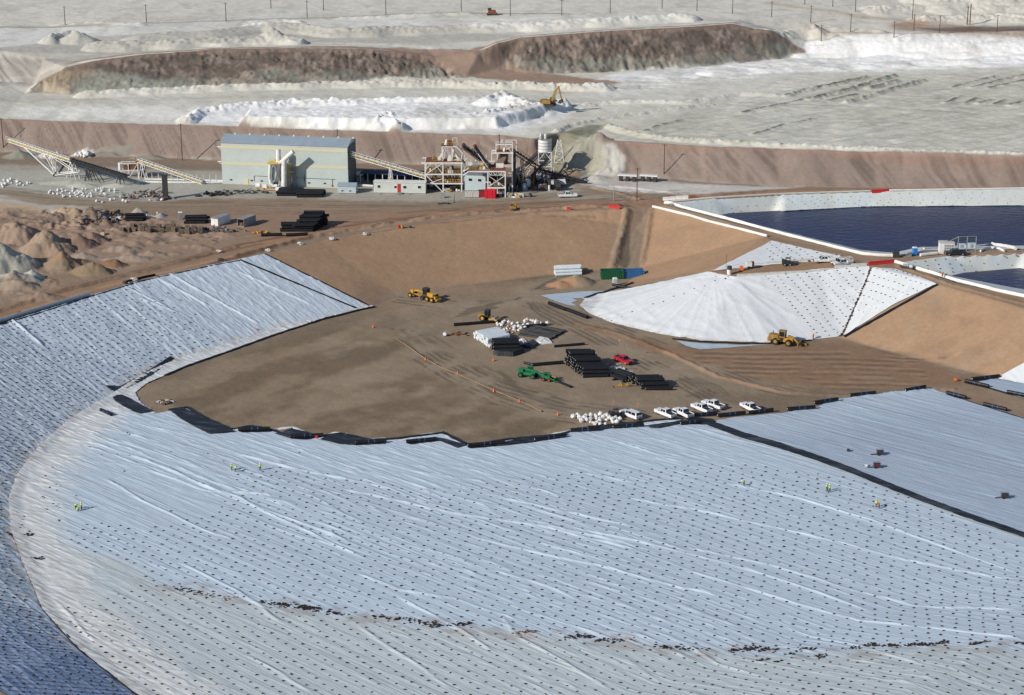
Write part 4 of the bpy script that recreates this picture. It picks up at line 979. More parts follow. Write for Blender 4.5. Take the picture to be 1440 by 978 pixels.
def grid_in(poly, theta, sp, sw, cond=lambda x, y: True, jit=.1):
    ct, st = math.cos(theta), math.sin(theta)
    x0 = sum(p[0] for p in poly)/len(poly); y0 = sum(p[1] for p in poly)/len(poly)
    for w in np.arange(-80, 80, sw):
        for u in np.arange(-80, 80, sp)+rng.random()*sp*.4:
            x = x0+u*ct-w*st+rng.normal(0, jit); y = y0+u*st+w*ct+rng.normal(0, jit)
            if inside(np.array([x]), np.array([y]), poly)[0] and cond(x, y): BG.append((x, y, rng.random()*.6))
dirc = math.atan2(W(1140,480,0)[1]-W(1063,390,9.3)[1], W(1140,480,0)[0]-W(1063,390,9.3)[0])
grid_in(conep2, dirc, 1.55, 2.6, lambda x, y: (lambda q: q[0]-1063 > (q[1]-388)*.93)(pix(x, y, H1(x, y))))
grid_in(pan2, dirc+.25, 1.7, 2.6, lambda x, y: (lambda q: q[1] < 455-(q[0]-1190)*.42)(pix(x, y, H1(x, y))))
grid_in(tri2, .3, 2.6, 2.2, lambda x, y: pix(x, y, H1(x, y))[0] > 1078)
for i, t in enumerate(np.linspace(0, 1, 12)):
    p = gt(1020-t*160, 394+t*60+(-1)**i*1.0); BG.append((p.x, p.y, .3))
for px, py in ((1020,396),(1007,393),(1024,391)): p = gt(px, py); BG.append((p.x, p.y, .4))
for P0, P1, n in ((pond1_rim_far, pond1_in_far, 5), (pond2_rim, pond2_in, 4)):
    P0 = np.array(P0)[:, :2]; P1 = np.array(P1)[:, :2]
    for a in range(min(len(P0), len(P1))-1):
        m = int(math.dist(P0[a], P0[a+1])/2.8)
        for i in range(m):
            t = i/m; A = P0[a]*(1-t)+P0[a+1]*t; B = P1[a]*(1-t)+P1[a+1]*t
            for j in range(n): s = .12+.8*j/n; BG.append((A[0]*(1-s)+B[0]*s+.9*s, A[1]*(1-s)+B[1]*s, 1.2+rng.normal(0, .3)))
BG = np.array(BG)
LS = np.array([p[:2] for p in lp])
bz = sample(ZB, BG[:, 0], BG[:, 1])+.16
ppx, ppy = pix(BG[:, 0], BG[:, 1], bz)
vis = (ppx > 4) & (ppx < 1436) & (ppy < 974)
order = np.argsort(np.where(vis, BG[:, 1], 9999)); own = order[:296]; rest = order[296:]
first = True
for i in own:
    o = bag0 if first else bag0.copy()
    if not first: col.objects.link(o)
    first = False; o.location = (BG[i, 0], BG[i, 1], bz[i]); o.rotation_euler = (0, 0, BG[i, 2]); s_ = .85+.35*rng.random(); o.scale = (s_, s_, s_)
bv = np.array([v.co[:] for v in bag0.data.vertices]); quads = np.array([(list(p.vertices)+[p.vertices[-1]])[:4] for p in bag0.data.polygons])
n_ = len(rest); th = BG[rest, 2]; cs, sn = np.cos(th)[:, None], np.sin(th)[:, None]; sc_ = (.8+.4*rng.random(n_))[:, None]*np.where(seg_dist(BG[rest,0], BG[rest,1], [p[:2] for p in rim_left])[0] < 34, 1.15, 1.0)[:, None]
VX = (bv[None, :, 0]*cs-bv[None, :, 1]*sn)*sc_+BG[rest, 0][:, None]; VY = (bv[None, :, 0]*sn+bv[None, :, 1]*cs)*sc_+BG[rest, 1][:, None]; VZ = bv[None, :, 2]*sc_+bz[rest][:, None]
VV = np.stack([VX, VY, VZ], 2).reshape(-1, 3)
tf_ = [tuple(p.vertices) for p in bag0.data.polygons]; tri_ = []
for f in tf_:
    for k in range(1, len(f)-1): tri_.append((f[0], f[k], f[k+1]))
tri_ = np.array(tri_); FF = (tri_[None]+(np.arange(n_)*len(bv))[:, None, None]).reshape(-1, 3)
o = np_mesh('sandbags', VV, FF, bagm, True); tag(o, 'many more small dark sandbags dotted in rows over the liners and slopes', 'sandbags', kind='stuff')
print('bags', len(BG))
# ropes that string the slope bags together
mb = MB()
for a in range(4, len(PR)-1):
    A0, A1, B0, B1 = map(np.array, (PR[a][0], PR[a+1][0], PR[a][1], PR[a+1][1])); n = int(max(math.dist(A0, A1), math.dist(B0, B1))/2.1)
    for i in range(n):
        t = (i+.5)/n; A = A0*(1-t)+A1*t; B = B0*(1-t)+B1*t; prev = None
        for s in np.linspace(.03, .97, 9):
            q = A*(1-s)+B*s; z = float(sample(ZB, q[:1], q[1:])[0])+.27; cur = (q[0], q[1], z)
            if prev: mb.beam(prev, cur, .05, .03)
            prev = cur
o = mb.build('sandbag_ropes', DKM); tag(o, 'thin dark ropes stringing the sandbags down the left slope', 'ropes', kind='stuff')

# soil clods that the run-off left across the liner
def clods(pts, n, w, m, seed, size=.3, hgt_=.25, name='soil_clods'):
    r = random.Random(seed); mb = MB(); P_ = [W(a, b, 0) for a, b in pts]
    for i in range(n):
        k = r.randrange(len(P_)-1); t = r.random(); x = P_[k][0]*(1-t)+P_[k+1][0]*t+r.gauss(0, w); y = P_[k][1]*(1-t)+P_[k+1][1]*t+r.gauss(0, w)
        s = size*(.4+r.random()); mb.blob((x, y, H1(x, y)*0+float(sample(ZB, np.array([x]), np.array([y]))[0])+.12+s*.3), (s, s*.8, s*.7*hgt_/.25), seed*999+i, .5, 5, 3)
    return mb
DS = mat('damp_black_soil', (.032, .025, .022), .95, noise=.5, nscale=4); BS = mat('brown_crumbly_soil', (.19, .12, .085), .95, noise=.4, nscale=4)
cl = [((243,829),(262,832),(280,836),40,.45),((284,838),(300,841),(344,842),45,.4),((356,845),(368,848),(369,848),16,.35),((380,850),(400,852),(408,851),60,.45),((417,853),(440,858),(486,866),150,.5),
      ((524,868),(530,869),(552,870),26,.4),((556,871),(575,873),(592,876),60,.45),((598,877),(620,881),(658,879),110,.42),((727,893),(735,890),(755,889),50,.4),((795,901),(812,895),(835,898),90,.45),
      ((838,902),(860,903),(890,901),90,.4),((926,911),(945,912),(985,915),110,.4),((1030,916),(1060,914),(1092,917),120,.5),((1104,927),(1110,929),(1116,926),26,.4),((1118,921),(1132,920),(1145,924),60,.4),
      ((1066,936),(1073,934),(1079,937),36,.4),((1085,940),(1092,941),(1100,940),16,.3),((1148,936),(1152,938),(1162,937),36,.4),((1190,929),(1200,928),(1210,930),26,.35),((1205,925),(1218,924),(1234,926),60,.45),
      ((1240,928),(1250,929),(1262,932),50,.4),((1272,931),(1290,933),(1303,934),80,.45),((1308,934),(1320,933),(1333,933),50,.4),((1360,942),(1372,941),(1384,939),44,.35),((1430,942),(1440,944),(1450,945),40,.4),
      ((8,752),(16,755),(24,754),40,.4),((38,754),(42,754),(46,755),34,.35),((40,788),(52,787),(64,788),56,.35),((60,697),(74,706),(84,716),16,.3),((30,728),(32,740),(27,752),20,.5),((176,613),(181,610),(186,612),12,.25)]
ML = ['black', 'dark']
for i, (a, b, c, n, w) in enumerate(cl):
    mb = clods((a, b, c), int(n*.7), w, None, 70+i, .22)
    o = mb.build('soil_clods', BS if i in (1, 8) else DS); tag(o, 'scattered %s clods of washed soil lying on the liner' % ('brown' if i in (1, 8) else 'black'), 'soil clods', kind='stuff')
# debris along the fold between cone panels
mb = MB(); r = random.Random(5)
for i in range(170):
    t = r.random(); k = t*3; a = int(min(k, 2)); q = [seamW[a][j]*(1-(k-a))+seamW[a+1][j]*(k-a) for j in range(3)]
    s = .07+.14*r.random(); x, y = q[0]+r.gauss(0, .14), q[1]+r.gauss(0, .14); mb.blob((x, y, float(sample(ZB, np.array([x]), np.array([y]))[0])+.3), (s*1.4, s, s*.8), i, .4, 5, 3)
o = mb.build('ballast_stones', mat('dark_ballast', (.05, .035, .035), .95, noise=.4)); tag(o, 'line of dark ballast in the fold between two slope liner panels', 'ballast', kind='stuff')

# ------------------------------------------------------------------ ribbons and tubes that follow the ground
def follow(pts, step=2.0, raw=False):
    P_ = pts if raw else [tuple(gt(*p)) for p in pts]; r = []
    for x, y in dens(P_, step): r.append((x, y, float(sample(ZB, np.array([x]), np.array([y]))[0])))
    return r
def tube_along(name, pts, r, m, label, cat, zo=None, step=2.0, n=7, jit=0.0, kind=None, group=None, raw=False, flat=1.0):
    P_ = follow(pts, step, raw); zo = r*flat if zo is None else zo; vs = []; fs = []; rr = random.Random(len(name)+int(P_[0][0]*10))
    for i, p in enumerate(P_):
        a = P_[max(0, i-1)]; b = P_[min(len(P_)-1, i+1)]; dx, dy = b[0]-a[0], b[1]-a[1]; l = math.hypot(dx, dy)+1e-9; nx, ny = -dy/l, dx/l; k = 1+jit*(rr.random()-.5)
        for j in range(n): t = 2*PI*j/n; vs.append((p[0]+nx*math.cos(t)*r*k, p[1]+ny*math.cos(t)*r*k, p[2]+zo+math.sin(t)*r*flat*k))
    for i in range(len(P_)-1):
        for j in range(n): fs.append((i*n+j, i*n+(j+1) % n, (i+1)*n+(j+1) % n, (i+1)*n+j))
    mb = MB(); mb.add(vs, fs+[tuple(range(n))[::-1], tuple(range(len(vs)-n, len(vs)))])
    o = mb.build(name, m, None, True); tag(o, label, cat, group, kind); return o
WPIPE = mat('white_wrapped_pipe', (.72, .71, .68), .7, noise=.12, nscale=.6, bump=.05, bscale=2)
tube_along('perimeter_pipe', ((918,292.5),(970,305),(1030,321.5),(1079,334)), .42, WPIPE, 'shorter white wrapped pipe along the top of the tan slope left of the large pond', 'pipe', jit=.25)
tube_along('perimeter_pipe', ((935,287.5),(1000,304.5),(1080,325.5),(1160,346),(1214,359.5),(1236,361.5),(1256,362)), .48, WPIPE, 'longest white wrapped pipe, along the near edge of the large pond', 'pipe', jit=.2)
tube_along('perimeter_pipe', ((1259,370.5),(1300,383),(1345,397.5),(1400,410.5),(1445,420),(1560,447)), .48, WPIPE, 'white wrapped pipe along the near edge of the small right pond', 'pipe', jit=.2)
tube_along('pond_fence', ((944,285),(1000,280),(1100,274.5),(1224,270.5)), .35, CONC, 'low pale barrier along the far rim of the large pond, left of the red piece', 'barrier')
tube_along('pond_fence', ((1251,270),(1440,267),(1600,264)), .4, WSTEEL, 'low white barrier along the far rim of the large pond, right of the red piece', 'barrier')
tube_along('edge_pipe', ((-60,474),(0,454.5),(60,436),(125,417)), .55, mat('blue_grey_pipe', (.27, .33, .38), .5, noise=.15), 'thick blue grey pipe lying along the rim of the left slope', 'pipe')
tube_along('edge_pipe', ((176,398),(195,393),(218,388)), .3, BLK, 'short black pipe on the rim beside two grey boulders', 'pipe')
# black seams
def seam(pts, r, label, raw=False, off=.14): return tube_along('black_seam_strip', pts, r, BLK, label, 'membrane strip', zo=off, flat=.3, raw=raw, step=1.2, jit=.5)
sp_ = lambda A, B, n=8: [(A[0]*(1-i/n)+B[0]*i/n, A[1]*(1-i/n)+B[1]*i/n) for i in range(n+1)]
seam(sp_(W(338,366,ZP), W(500,435.5,0)), .42, 'black membrane strip running down the left slope between two liner panels', True, .25)
seam(sp_(W(373,358,ZP), W(522,432,0)), .32, 'black membrane edge at the right end of the left slope liner', True, .2)
seam([(p[0], p[1]) for p in band_out], .40, 'black membrane edge between the white band and the brown floor', True, .2)
seam([(p[0]+.2, p[1]) for p in toe_left[13:18]], .32, 'black open fold at the toe of the left slope, near the bottom left corner', True, .35)
seam(sp_(W(1318,401,10.8), W(1187,475.5,0)), .5, 'black membrane edge beside the tan slope, right of the white slope panel', True, .1)
seam([W(a, b, 0)[:2] for a, b in ((823,420),(842,413),(866,410),(890,406))], .55, 'black membrane strip at the left tip of the cone shaped white slope', True, .25)
seam([W(a, b, 0)[:2] for a, b in ((945,477.5),(985,481.5),(1040,484.2),(1085,484),(1140,479.5))], .38, 'black membrane edge along the foot of the cone shaped white slope', True, .22)
seam([W(a, b, 0)[:2] for a, b in ((1357,539),(1390,547),(1418,555),(1470,566))], .35, 'black membrane edge of the small far right floor liner', True, .2)
seam([W(a, b, 0)[:2] for a, b in ((1332,556),(1380,571),(1440,589.5),(1500,605))], .22, 'thin black edge along the right side of the right floor liner', True, .2)
seam([p[:2] for p in line((-50,471.5,ZP),(0,457.5,ZP),(60,439,ZP),(120,419.8,ZP),(200,395.5,ZP),(300,373.5,ZP),(338,366,ZP))], .28, 'thin black anchor edge along the top of the left slope', True, .2)

st_ = [(a+(1.5 if i % 2 else -1), b-1.2) for i, (a, b) in enumerate(stair[4:])]
seam([W(a, b, 0)[:2] for a, b in st_], .55, 'thin jagged black membrane edge between the brown floor and the white floor liner', True, .2)
# torn white cloth margins beside the black panels
for pts in (((180,561),(205,574),(216,582)), ((326,606),(352,600),(372,603)), ((384,605),(412,601),(432,611)), ((448,616),(470,609),(488,611)), ((520,619),(540,617),(566,621)), ((566,620),(600,611),(622,610),(655,626)), ((770,612),(800,607),(842,602)), ((884,597),(905,601),(925,597),(950,593))):
    tube_along('cloth_margin', pts, .55, WCLOTH, 'torn strip of white cloth showing at the edge of the brown floor', 'cloth strip', zo=.06, flat=.15, jit=.9, step=1.0, group='torn white cloth strips along the brown floor')

# ------------------------------------------------------------------ rolls
def roll_mesh(L, r, n=12, core=True):
    mb = MB(); mb.cyl((-L/2, 0, r), (L/2, 0, r), r, n); return mb
CORE = mat('roll_end_white', (.55, .55, .52), .7); STRAP = mat('blue_strap', (.03, .09, .26), .6)
def make_roll(L, r, label, group, m=BLK, ends=None, straps=True):
    t = thing('membrane_roll', label, 'roll', group=group)
    roll_mesh(L, r).build('sheet_roll', m, t, True)
    mb = MB(); mb.cyl((-L/2-.04, 0, r), (-L/2-.005, 0, r), r*(.9 if ends else .35), 10); mb.build('roll_end', CORE, t)
    if straps:
        for x in (-.5, .8): MB().cyl((x-.09, 0, r), (x+.09, 0, r), r*1.03, 12, None, False).build('strap', STRAP, t)
    return t
G_ROLL = 'black membrane rolls laid along the liner edge'
er = [((802,609),(841,607),'roll just left of the white bulk bags front'),((862,604),(905,601),'roll in front of the white bulk bags'),((957,599),(987,596),'roll in front of the two left parked pickups'),
      ((969,588),(1008,585),'roll behind the black membrane corner, left of three in line'),((1009,588),(1048,584),'roll in line, nearest the touching pair of pickups'),((1052,584),(1087,580),'roll beside the rightmost parked pickup'),
      ((1107,579),(1146,576),'roll right of the small dark bundles on the liner'),((1145,570),(1178,565),'roll left of the right floor liner peak'),((1195,559.5),(1231,556),'roll at the middle of the right liner far edge'),
      ((1273,552.7),(1301,547.5),'roll at the far peak of the right liner'),((1331,555.7),(1358,562.7),'roll just right of the far peak of the right liner'),((1383,571.7),(1415,579.5),'roll at the right frame side of the right liner edge'),
      ((1367,536.7),(1405,532.5),'roll at the far edge of the far right liner'),((1357,539),(1390,546.7),'roll at the left corner of the far right liner'),((1416,554.5),(1444,560),'roll cut by the right edge of the photo'),
      ((335,608),(380,606.5),'roll right of the largest black panel'),((408,618),(455,615.5),'roll just left of the red can'),((500,626),(543,624),'roll right of the red can'),((571,625),(613,621),'roll at the middle of the liner edge'),
      ((658,630),(710,626),'long roll at the lowest point of the liner edge'),((752,622),(795,616),'roll left of the white bulk bags, on the liner'),((142,580),(157,587),'short roll alone on the liner at the far left')]
for i, (a, b, lab) in enumerate(er):
    p, q = Vector(W(*a, 0)), Vector(W(*b, 0)); L = (q-p).length
    o = make_roll(L, .42 if i != 21 else .4, 'black '+lab, G_ROLL); m_ = (p+q)/2; o.location = (m_.x, m_.y, .25); o.rotation_euler = (0, 0, math.atan2(q.y-p.y, q.x-p.x))
def free_roll(a, b, r, label, m=BLK):
    p, q = gt(*a), gt(*b); o = make_roll((q-p).length, r, label, 'single rolls and pipes lying on the floor', m, straps=False); c = (p+q)/2
    o.location = (c.x, c.y, c.z+.05); o.rotation_euler = (0, 0, math.atan2(q.y-p.y, q.x-p.x)); return o
free_roll((638,459),(704,454), .40, 'long black pipe lying behind the white wrapped bale stack'); free_roll((826,603),(843,602), .3, 'black roll half hidden beside the white bags')
free_roll((1108,588.5),(1139,584.5), .14, 'thin black pipe lying on the right liner'); free_roll((953,605.5),(988,601), .14, 'thin black pipe lying on the floor liner below the parked pickups')
free_roll((779,489),(822,485.5), .32, 'black roll lying between the pallet yard and the red pickup'); free_roll((735,461),(768,458.5), .35, 'black roll behind the white bags heap')
free_roll((748,515.5),(792,512), .42, 'black roll with white end just behind the green telehandler'); free_roll((737,512),(750,515), .3, 'short black roll behind the cab of the green telehandler')
free_roll((783,538),(803,546), .3, 'black pipe pair in front of the green machines'); free_roll((772,429),(796,438), .5, 'black roll beside the light blue patch, upper one'); free_roll((797,438),(826,449), .5, 'black roll beside the light blue patch, lower one')
free_roll((862,408),(893,404), .4, 'black roll at the top left edge of the cone slope'); free_roll((367,333),(397,332), .45, 'dark pipe lying by the rim road, left one'); free_roll((402,333),(433,331.5), .45, 'dark pipe lying by the rim road, right one')
def stack(name_lbl, group, base, axis_deg, L, r, rows, step, back, m=BLK, seed=0, cat='roll'):
    """rows of rolls: rows = list of stack heights going away along 'back' heading"""
    p = gt(*base); ax = math.radians(axis_deg); bx = math.radians(back); rr = random.Random(seed)
    proto = None
    for k, hgt_n in enumerate(rows):
        for lv in range(hgt_n):
            off = step*k+(lv % 2)*step*.5; x = p.x+math.cos(bx)*off+math.cos(ax)*rr.uniform(-.35, .35); y = p.y+math.sin(bx)*off+math.sin(ax)*rr.uniform(-.35, .35); z = p.z+lv*r*1.72
            if proto is None:
                proto = make_roll(L, r, name_lbl, group, m, straps=False); o = proto
            else: o = copy_tree(proto)
            o.location = (x, y, z); o.rotation_euler = (0, 0, ax+rr.uniform(-.05, .05))
    return proto
stack('black roll in the tallest stepped stack, in the middle of the basin', 'rolls of the tallest stepped stack', (839,531), 4, 6.2, .46, [2,3,3,3,3,4,4,4,4,5,5,5], .95, 112, seed=1)
stack('black roll in the low stack nearest the parked white pickups', 'rolls of the low stack by the pickups', (925,549), 3, 6.4, .42, [1,2,2,3,3,3,3,2,2], .9, 118, seed=2)
stack('black roll in the small pile between the red pickup and two larger stacks', 'rolls of the small pile', (868,533), -50, 5.2, .4, [1,2,2,2], .85, 40, seed=3)
stack('black roll in the stepped stack on the yard above the tan slope', 'rolls of the stepped stack above the slope', (426,326), 2, 6.0, .42, [3,3,4,4,4,5,5,6,5,4], 1.0, 68, seed=4)
stack('black roll in the low block left of the stepped stack above the slope', 'rolls of the low block above the slope', (408,326), 2, 5.6, .45, [2,3,3], .95, 80, seed=5)
stack('black roll in the left block of the flat pile in front of the sage building', 'rolls of the left flat pile by the building', (406,276), -2, 7.6, .4, [2,2,2,2,2,2], .9, 85, seed=6)
stack('black roll in the right block of the flat pile in front of the sage building', 'rolls of the right flat pile by the building', (436,278), 0, 7.8, .4, [2,2,2,2,2,2], .9, 85, seed=7)
stack('black roll in the dark pile left of the two steel containers', 'rolls of the pile left of the containers', (275,315), 2, 6.2, .42, [2,3,3,2], .9, 80, seed=8)
stack('black roll in the small pile behind the pallet stacks', 'rolls of the small pile behind the pallets', (188,311), 2, 5.6, .4, [2,3,2], .9, 80, seed=9)
WR = mat('white_wrapped_roll', (.62, .68, .72), .55, noise=.1, nscale=1, bump=.08, bscale=3)
stack('white wrapped roll in the pale block stack in the middle of the basin', 'white rolls of the pale block stack', (703,486), 32, 6.6, .42, [1,3,3,3,3,3,3,3,3,3,2], .82, 116, WR, 10)
stack('white wrapped roll in the stack at the foot of the tan slope', 'white rolls at the foot of the tan slope', (800,388), 8, 7.4, .45, [2,3,3,3,2], .9, 95, WR, 11)
stack('black roll in the wrapped heap in front of the pale block stack', 'black rolls before the pale block stack', (714,497), 6, 6.4, .55, [2,3,3,3,2], 1.1, 100, BLK, 12)
stack('thin black pipe in the flat bundle behind the white sheets', 'thin black pipes in the flat bundle', (752,475), -28, 9.0, .16, [2]*22, .38, 60, BLK, 13)
# ------------------------------------------------------------------ vehicles (x forward, z up, origin on the ground)
def wheel(t, x, y, r, w, rimm=None, name='wheel'):
    o = MB().cyl((x, y-w/2, r), (x, y+w/2, r), r, 14).build(name, RUB, t, True)
    s = 1 if y > 0 else -1
    MB().cyl((x, y+s*(w/2-.02), r), (x, y+s*(w/2+.015), r), r*.55, 10).build('rim', rimm or GRY, o); return o
def glass_quad(mb, a, b, c, d, t=.02):
    a, b, c, d = map(Vector, (a, b, c, d)); n = (b-a).cross(d-a).normalized()*t
    mb.hexa([a-n, b-n, c-n, d-n, a+n, b+n, c+n, d+n])
def make_truck(paint, label, group=None, kind='pickup', name='pickup_truck'):
    t = thing(name, label, 'pickup' if kind == 'pickup' else 'truck' if kind == 'service' else 'car', group=group)
    mb = MB()
    # body shell: hood, sides, bed walls
    low = [(2.85,.45),(2.92,.75),(2.88,1.02),(1.55,1.12),(1.2,1.14),(-1.05,1.14),(-1.05,1.16),(-2.85,1.16),(-2.9,.55),(-2.55,.42),(2.5,.42)]
    for y0, y1 in ((-.98,-.86),(.86,.98)): mb.prism([(x, z) for x, z in low], y0, y1)
    mb.box((2.05, 0, .78), (1.7, 1.74, .62)); mb.prism([(2.9,.8),(2.86,1.03),(1.2,1.17),(1.2,.8)], -.86, .86)
    mb.box((-.9, 0, .62), (4.0, 1.74, .3)); mb.box((0.1, 0, .9), (2.3, 1.74, .44))
    if kind == 'suv': mb.box((-1.9, 0, .95), (1.9, 1.74, .5))
    mb.build('body', paint, t)
    tg = MB().box((-2.86, 0, .86), (.08, 1.78, .56)).build('tailgate', paint, t)
    cab_back = -1.05 if kind != 'suv' else -2.75
    def cabp(i): return [(1.3-i, 1.12), (.62-i*.7, 1.78), (cab_back+.25+i*.5, 1.82 if kind != 'suv' else 1.78), (cab_back+i, 1.14)]
    c = MB(); prof = cabp(0); n = 4
    vs = [(x, -.88 if z < 1.3 else -.72, z) for x, z in prof]+[(x, .88 if z < 1.3 else .72, z) for x, z in prof]
    c.add(vs, [(0,1,2,3),(7,6,5,4),(0,4,5,1),(1,5,6,2),(2,6,7,3),(3,7,4,0)]); c.build('cab', paint, t)
    g = MB(); glass_quad(g, (1.27,.82,1.15),(1.27,-.82,1.15),(.66,-.70,1.76),(.66,.70,1.76), .04); g.build('windscreen', GLS, t)
    g = MB(); glass_quad(g, (cab_back+.0,-.82,1.16),(cab_back+.0,.82,1.16),(cab_back+.26,.70,1.77),(cab_back+.26,-.70,1.77), .04); g.build('rear_window', GLS, t)
    for s in (-1, 1):
        x1 = cab_back+.3
        for (xa, xb, xc, xd) in ((.98,.12,.12,.56), (.02,x1,x1+.1,.02)) if kind != 'suv' else ((.98,.12,.12,.56),(.02,-1.0,-1.0,.02),(-1.1,-2.4,-2.25,-1.1)):
            g = MB(); pts = [(xa, s*.875, 1.16), (xb, s*.875, 1.16), (xc, s*.745, 1.73), (xd, s*.745, 1.73)]
            if s > 0: pts = pts[::-1]
            glass_quad(g, *pts, t=.02); g.build('side_window', GLS, t)
        MB().box((2.86, s*.72, .82), (.16, .34, .2)).build('headlight', CORE, t)
        MB().box((-2.88, s*.90, .9), (.08, .14, .36)).build('tail_light', RED, t)
        MB().box((1.15, s*1.08, 1.18), (.12, .2, .2)).build('mirror', DKM, t)
        for x in (1.9, -1.85): wheel(t, x, s*.84, .41, .27)
    MB().box((2.93, 0, .56), (.12, 1.85, .24)).build('front_bumper', DKM, t); MB().box((2.91, 0, .84), (.06, 1.05, .26)).build('grille', DKM, t)
    MB().box((-2.98, 0, .58), (.16, 1.8, .2)).build('rear_bumper', GRY, t)
    if kind == 'pickup': MB().box((-1.95, 0, .90), (1.72, 1.7, .25)).build('shaded_bed', BLK, t)  # bed floor blackened to paint the shadow inside the open bed
    if kind == 'service':
        s_ = MB()
        for y in (-.93, .93): s_.box((-1.95, y, 1.15), (1.75, .42, .6))
        s_.build('tool_boxes', paint, t); r_ = MB()
        for y in (-.8, .8):
            r_.beam((1.2, y, 2.0), (-2.85, y, 2.05), .07)
            for x in (.9, -1.1, -2.8): r_.beam((x, y, 1.2), (x, y, 2.03), .06)
        for x in (.9, -.2, -1.1, -2.0, -2.8): r_.beam((x, -.8, 2.04), (x, .8, 2.04), .06)
        r_.build('ladder_rack', WSTEEL, t)
    return t
proto = make_truck(WPAINT, 'x', 'white pickups parked on the basin floor')
pk = [((936,585),(12,5),'white pickup parked between the white wagon and the other pickups, a gap on both sides'),((961,584.5),(12,6),'white pickup second from the left in the parked row, nearest the black rolls'),
      ((987,578),(12,5),'white pickup parked in front of its touching twin, tailgate towards the viewer'),((1003,573),(12,4),'white pickup half hidden behind another white pickup'),((1055,577),(12,6),'white pickup parked alone at the right end of the row')]
for i, (p, d, lab) in enumerate(pk):
    q = gt(*p); place(proto, i == 0, q, head((p[0]+d[0], p[1]+d[1]), (p[0]-d[0], p[1]-d[1])), lab)
def put(t, p, a, b): q = gt(*p); t.location = q; t.rotation_euler = (0, 0, head(a, b)); return t
put(copy_tree(proto), (798,277.5), (790,278), (806,277.6)); o = [x for x in col.objects if x.name.startswith('pickup_truck')][-1]
lastp = None
for x in col.objects:
    if x.get('category') == 'pickup' and abs(x.location.x-gt(798,277.5).x) < .5: lastp = x
lastp['label'] = 'white pickup driving alone on the dirt road beside the plant'; del lastp['group']
put(make_truck(WPAINT, 'white covered wagon parked beside the white bulk bags', None, 'suv', 'wagon_car'), (887,587), (898,592), (876,583))
REDP = mat('red_vehicle_paint', (.42, .015, .03), .3, coat=.4)
rp_ = put(make_truck(REDP, 'red pickup with a whip flag parked behind the tall roll stack'), (877,510), (867,506), (888,515))
f_ = MB().cyl((-2.6, .8, 1.1), (-2.8, .8, 4.8), .03, 5).build('whip_flag', ROPE, rp_); MB().box((-2.95,.8,4.7), (.45,.04,.3)).build('flag_cloth', ROPE, f_)
BLKP = mat('black_vehicle_paint', (.02, .022, .025), .25, coat=.4)
put(make_truck(BLKP, 'black pickup parked on the pump platform by the large pond'), (1343,359), (1355,358.6), (1332,359))
put(make_truck(WPAINT, 'white service truck with ladder rack, the farther of two on the bench road', None, 'service', 'service_truck'), (1159,369), (1172,368), (1148,370))
put(make_truck(WPAINT, 'white service truck with ladder rack, the nearer of two on the bench road', None, 'service', 'service_truck'), (1184,373.5), (1194,371), (1174,375))
# pennant whips standing by the wagon
for p, l in (((861,583), 'thin whip antenna by the black skid steer'), ((895.5,586), 'whip flag beside the white wagon')):
    q = gt(*p); t = thing('whip_flag', l, 'flag', q); MB().cyl((0,0,0),(0,0,3.2),.03,5).build('rod', GRY, t); MB().box((.2,0,3.1),(.4,.03,.25)).build('flag_cloth', ROPE, t)

# wheel loader
t = thing('wheel_loader', 'yellow wheel loader with a fork boom at the foot of the cone shaped white slope', 'loader')
mb = MB(); mb.box((-2.7,0,1.75),(2.6,2.0,1.3),tx=.95,ty=.92); mb.box((-3.7,0,1.2),(.9,2.3,1.0)); mb.box((-1.2,0,1.2),(1.0,1.5,.7)); mb.build('engine_cover', YDK, t)
mb = MB(); mb.box((1.2,0,1.3),(2.2,1.1,1.1)); mb.box((.2,0,1.0),(.9,.8,.6)); mb.build('front_frame', YEL, t)
cb = MB(); cb.box((-.55,0,2.0),(1.55,1.5,.3)); cb.box((-.55,0,3.5),(1.85,1.65,.16))
for x in (-1.25,.18):
    for y in (-.68,.68): cb.beam((x,y,2.1),(x,y,3.45),.12)
cab_ = cb.build('cab_frame', YDK, t); MB().box((-.55,0,2.78),(1.32,1.36,1.3)).build('cab_glass', GLS, cab_)
for s in (-1,1):
    for x in (1.4,-2.0): wheel(t, x, s*1.15, .86, .62, YDK)
    MB().box((-1.6,s*1.2,1.55),(1.5,.5,.2)).build('fender', YDK, t)
bm = MB(); bm.beam((.9,0,2.3),(2.6,0,1.9),.5,.6); bm.beam((2.6,0,1.9),(3.7,0,.75),.45,.5); bm.build('boom', YDK, t)
MB().beam((1.2,.35,1.8),(2.7,.35,1.5),.18).build('hydraulic_ram', GRY, t)
fk = MB(); fk.box((3.9,0,.75),(.25,2.6,1.0)); fk.beam((4.0,-.9,.2),(5.6,-.9,.2),.25,.12); fk.beam((4.0,.9,.2),(5.6,.9,.2),.25,.12); fk.beam((4.0,-1.3,1.2),(4.0,1.3,1.2),.2); fk.beam((4.1,1.3,.3),(5.4,1.3,.45),.35,.3); fk.build('fork_carriage', YDK, t)
put(t, (1103,484.5), (1083,480), (1131,487))
MB().cyl((-3.2,.5,2.3),(-3.2,.5,3.1),.1,8).build('exhaust', DKM, t)
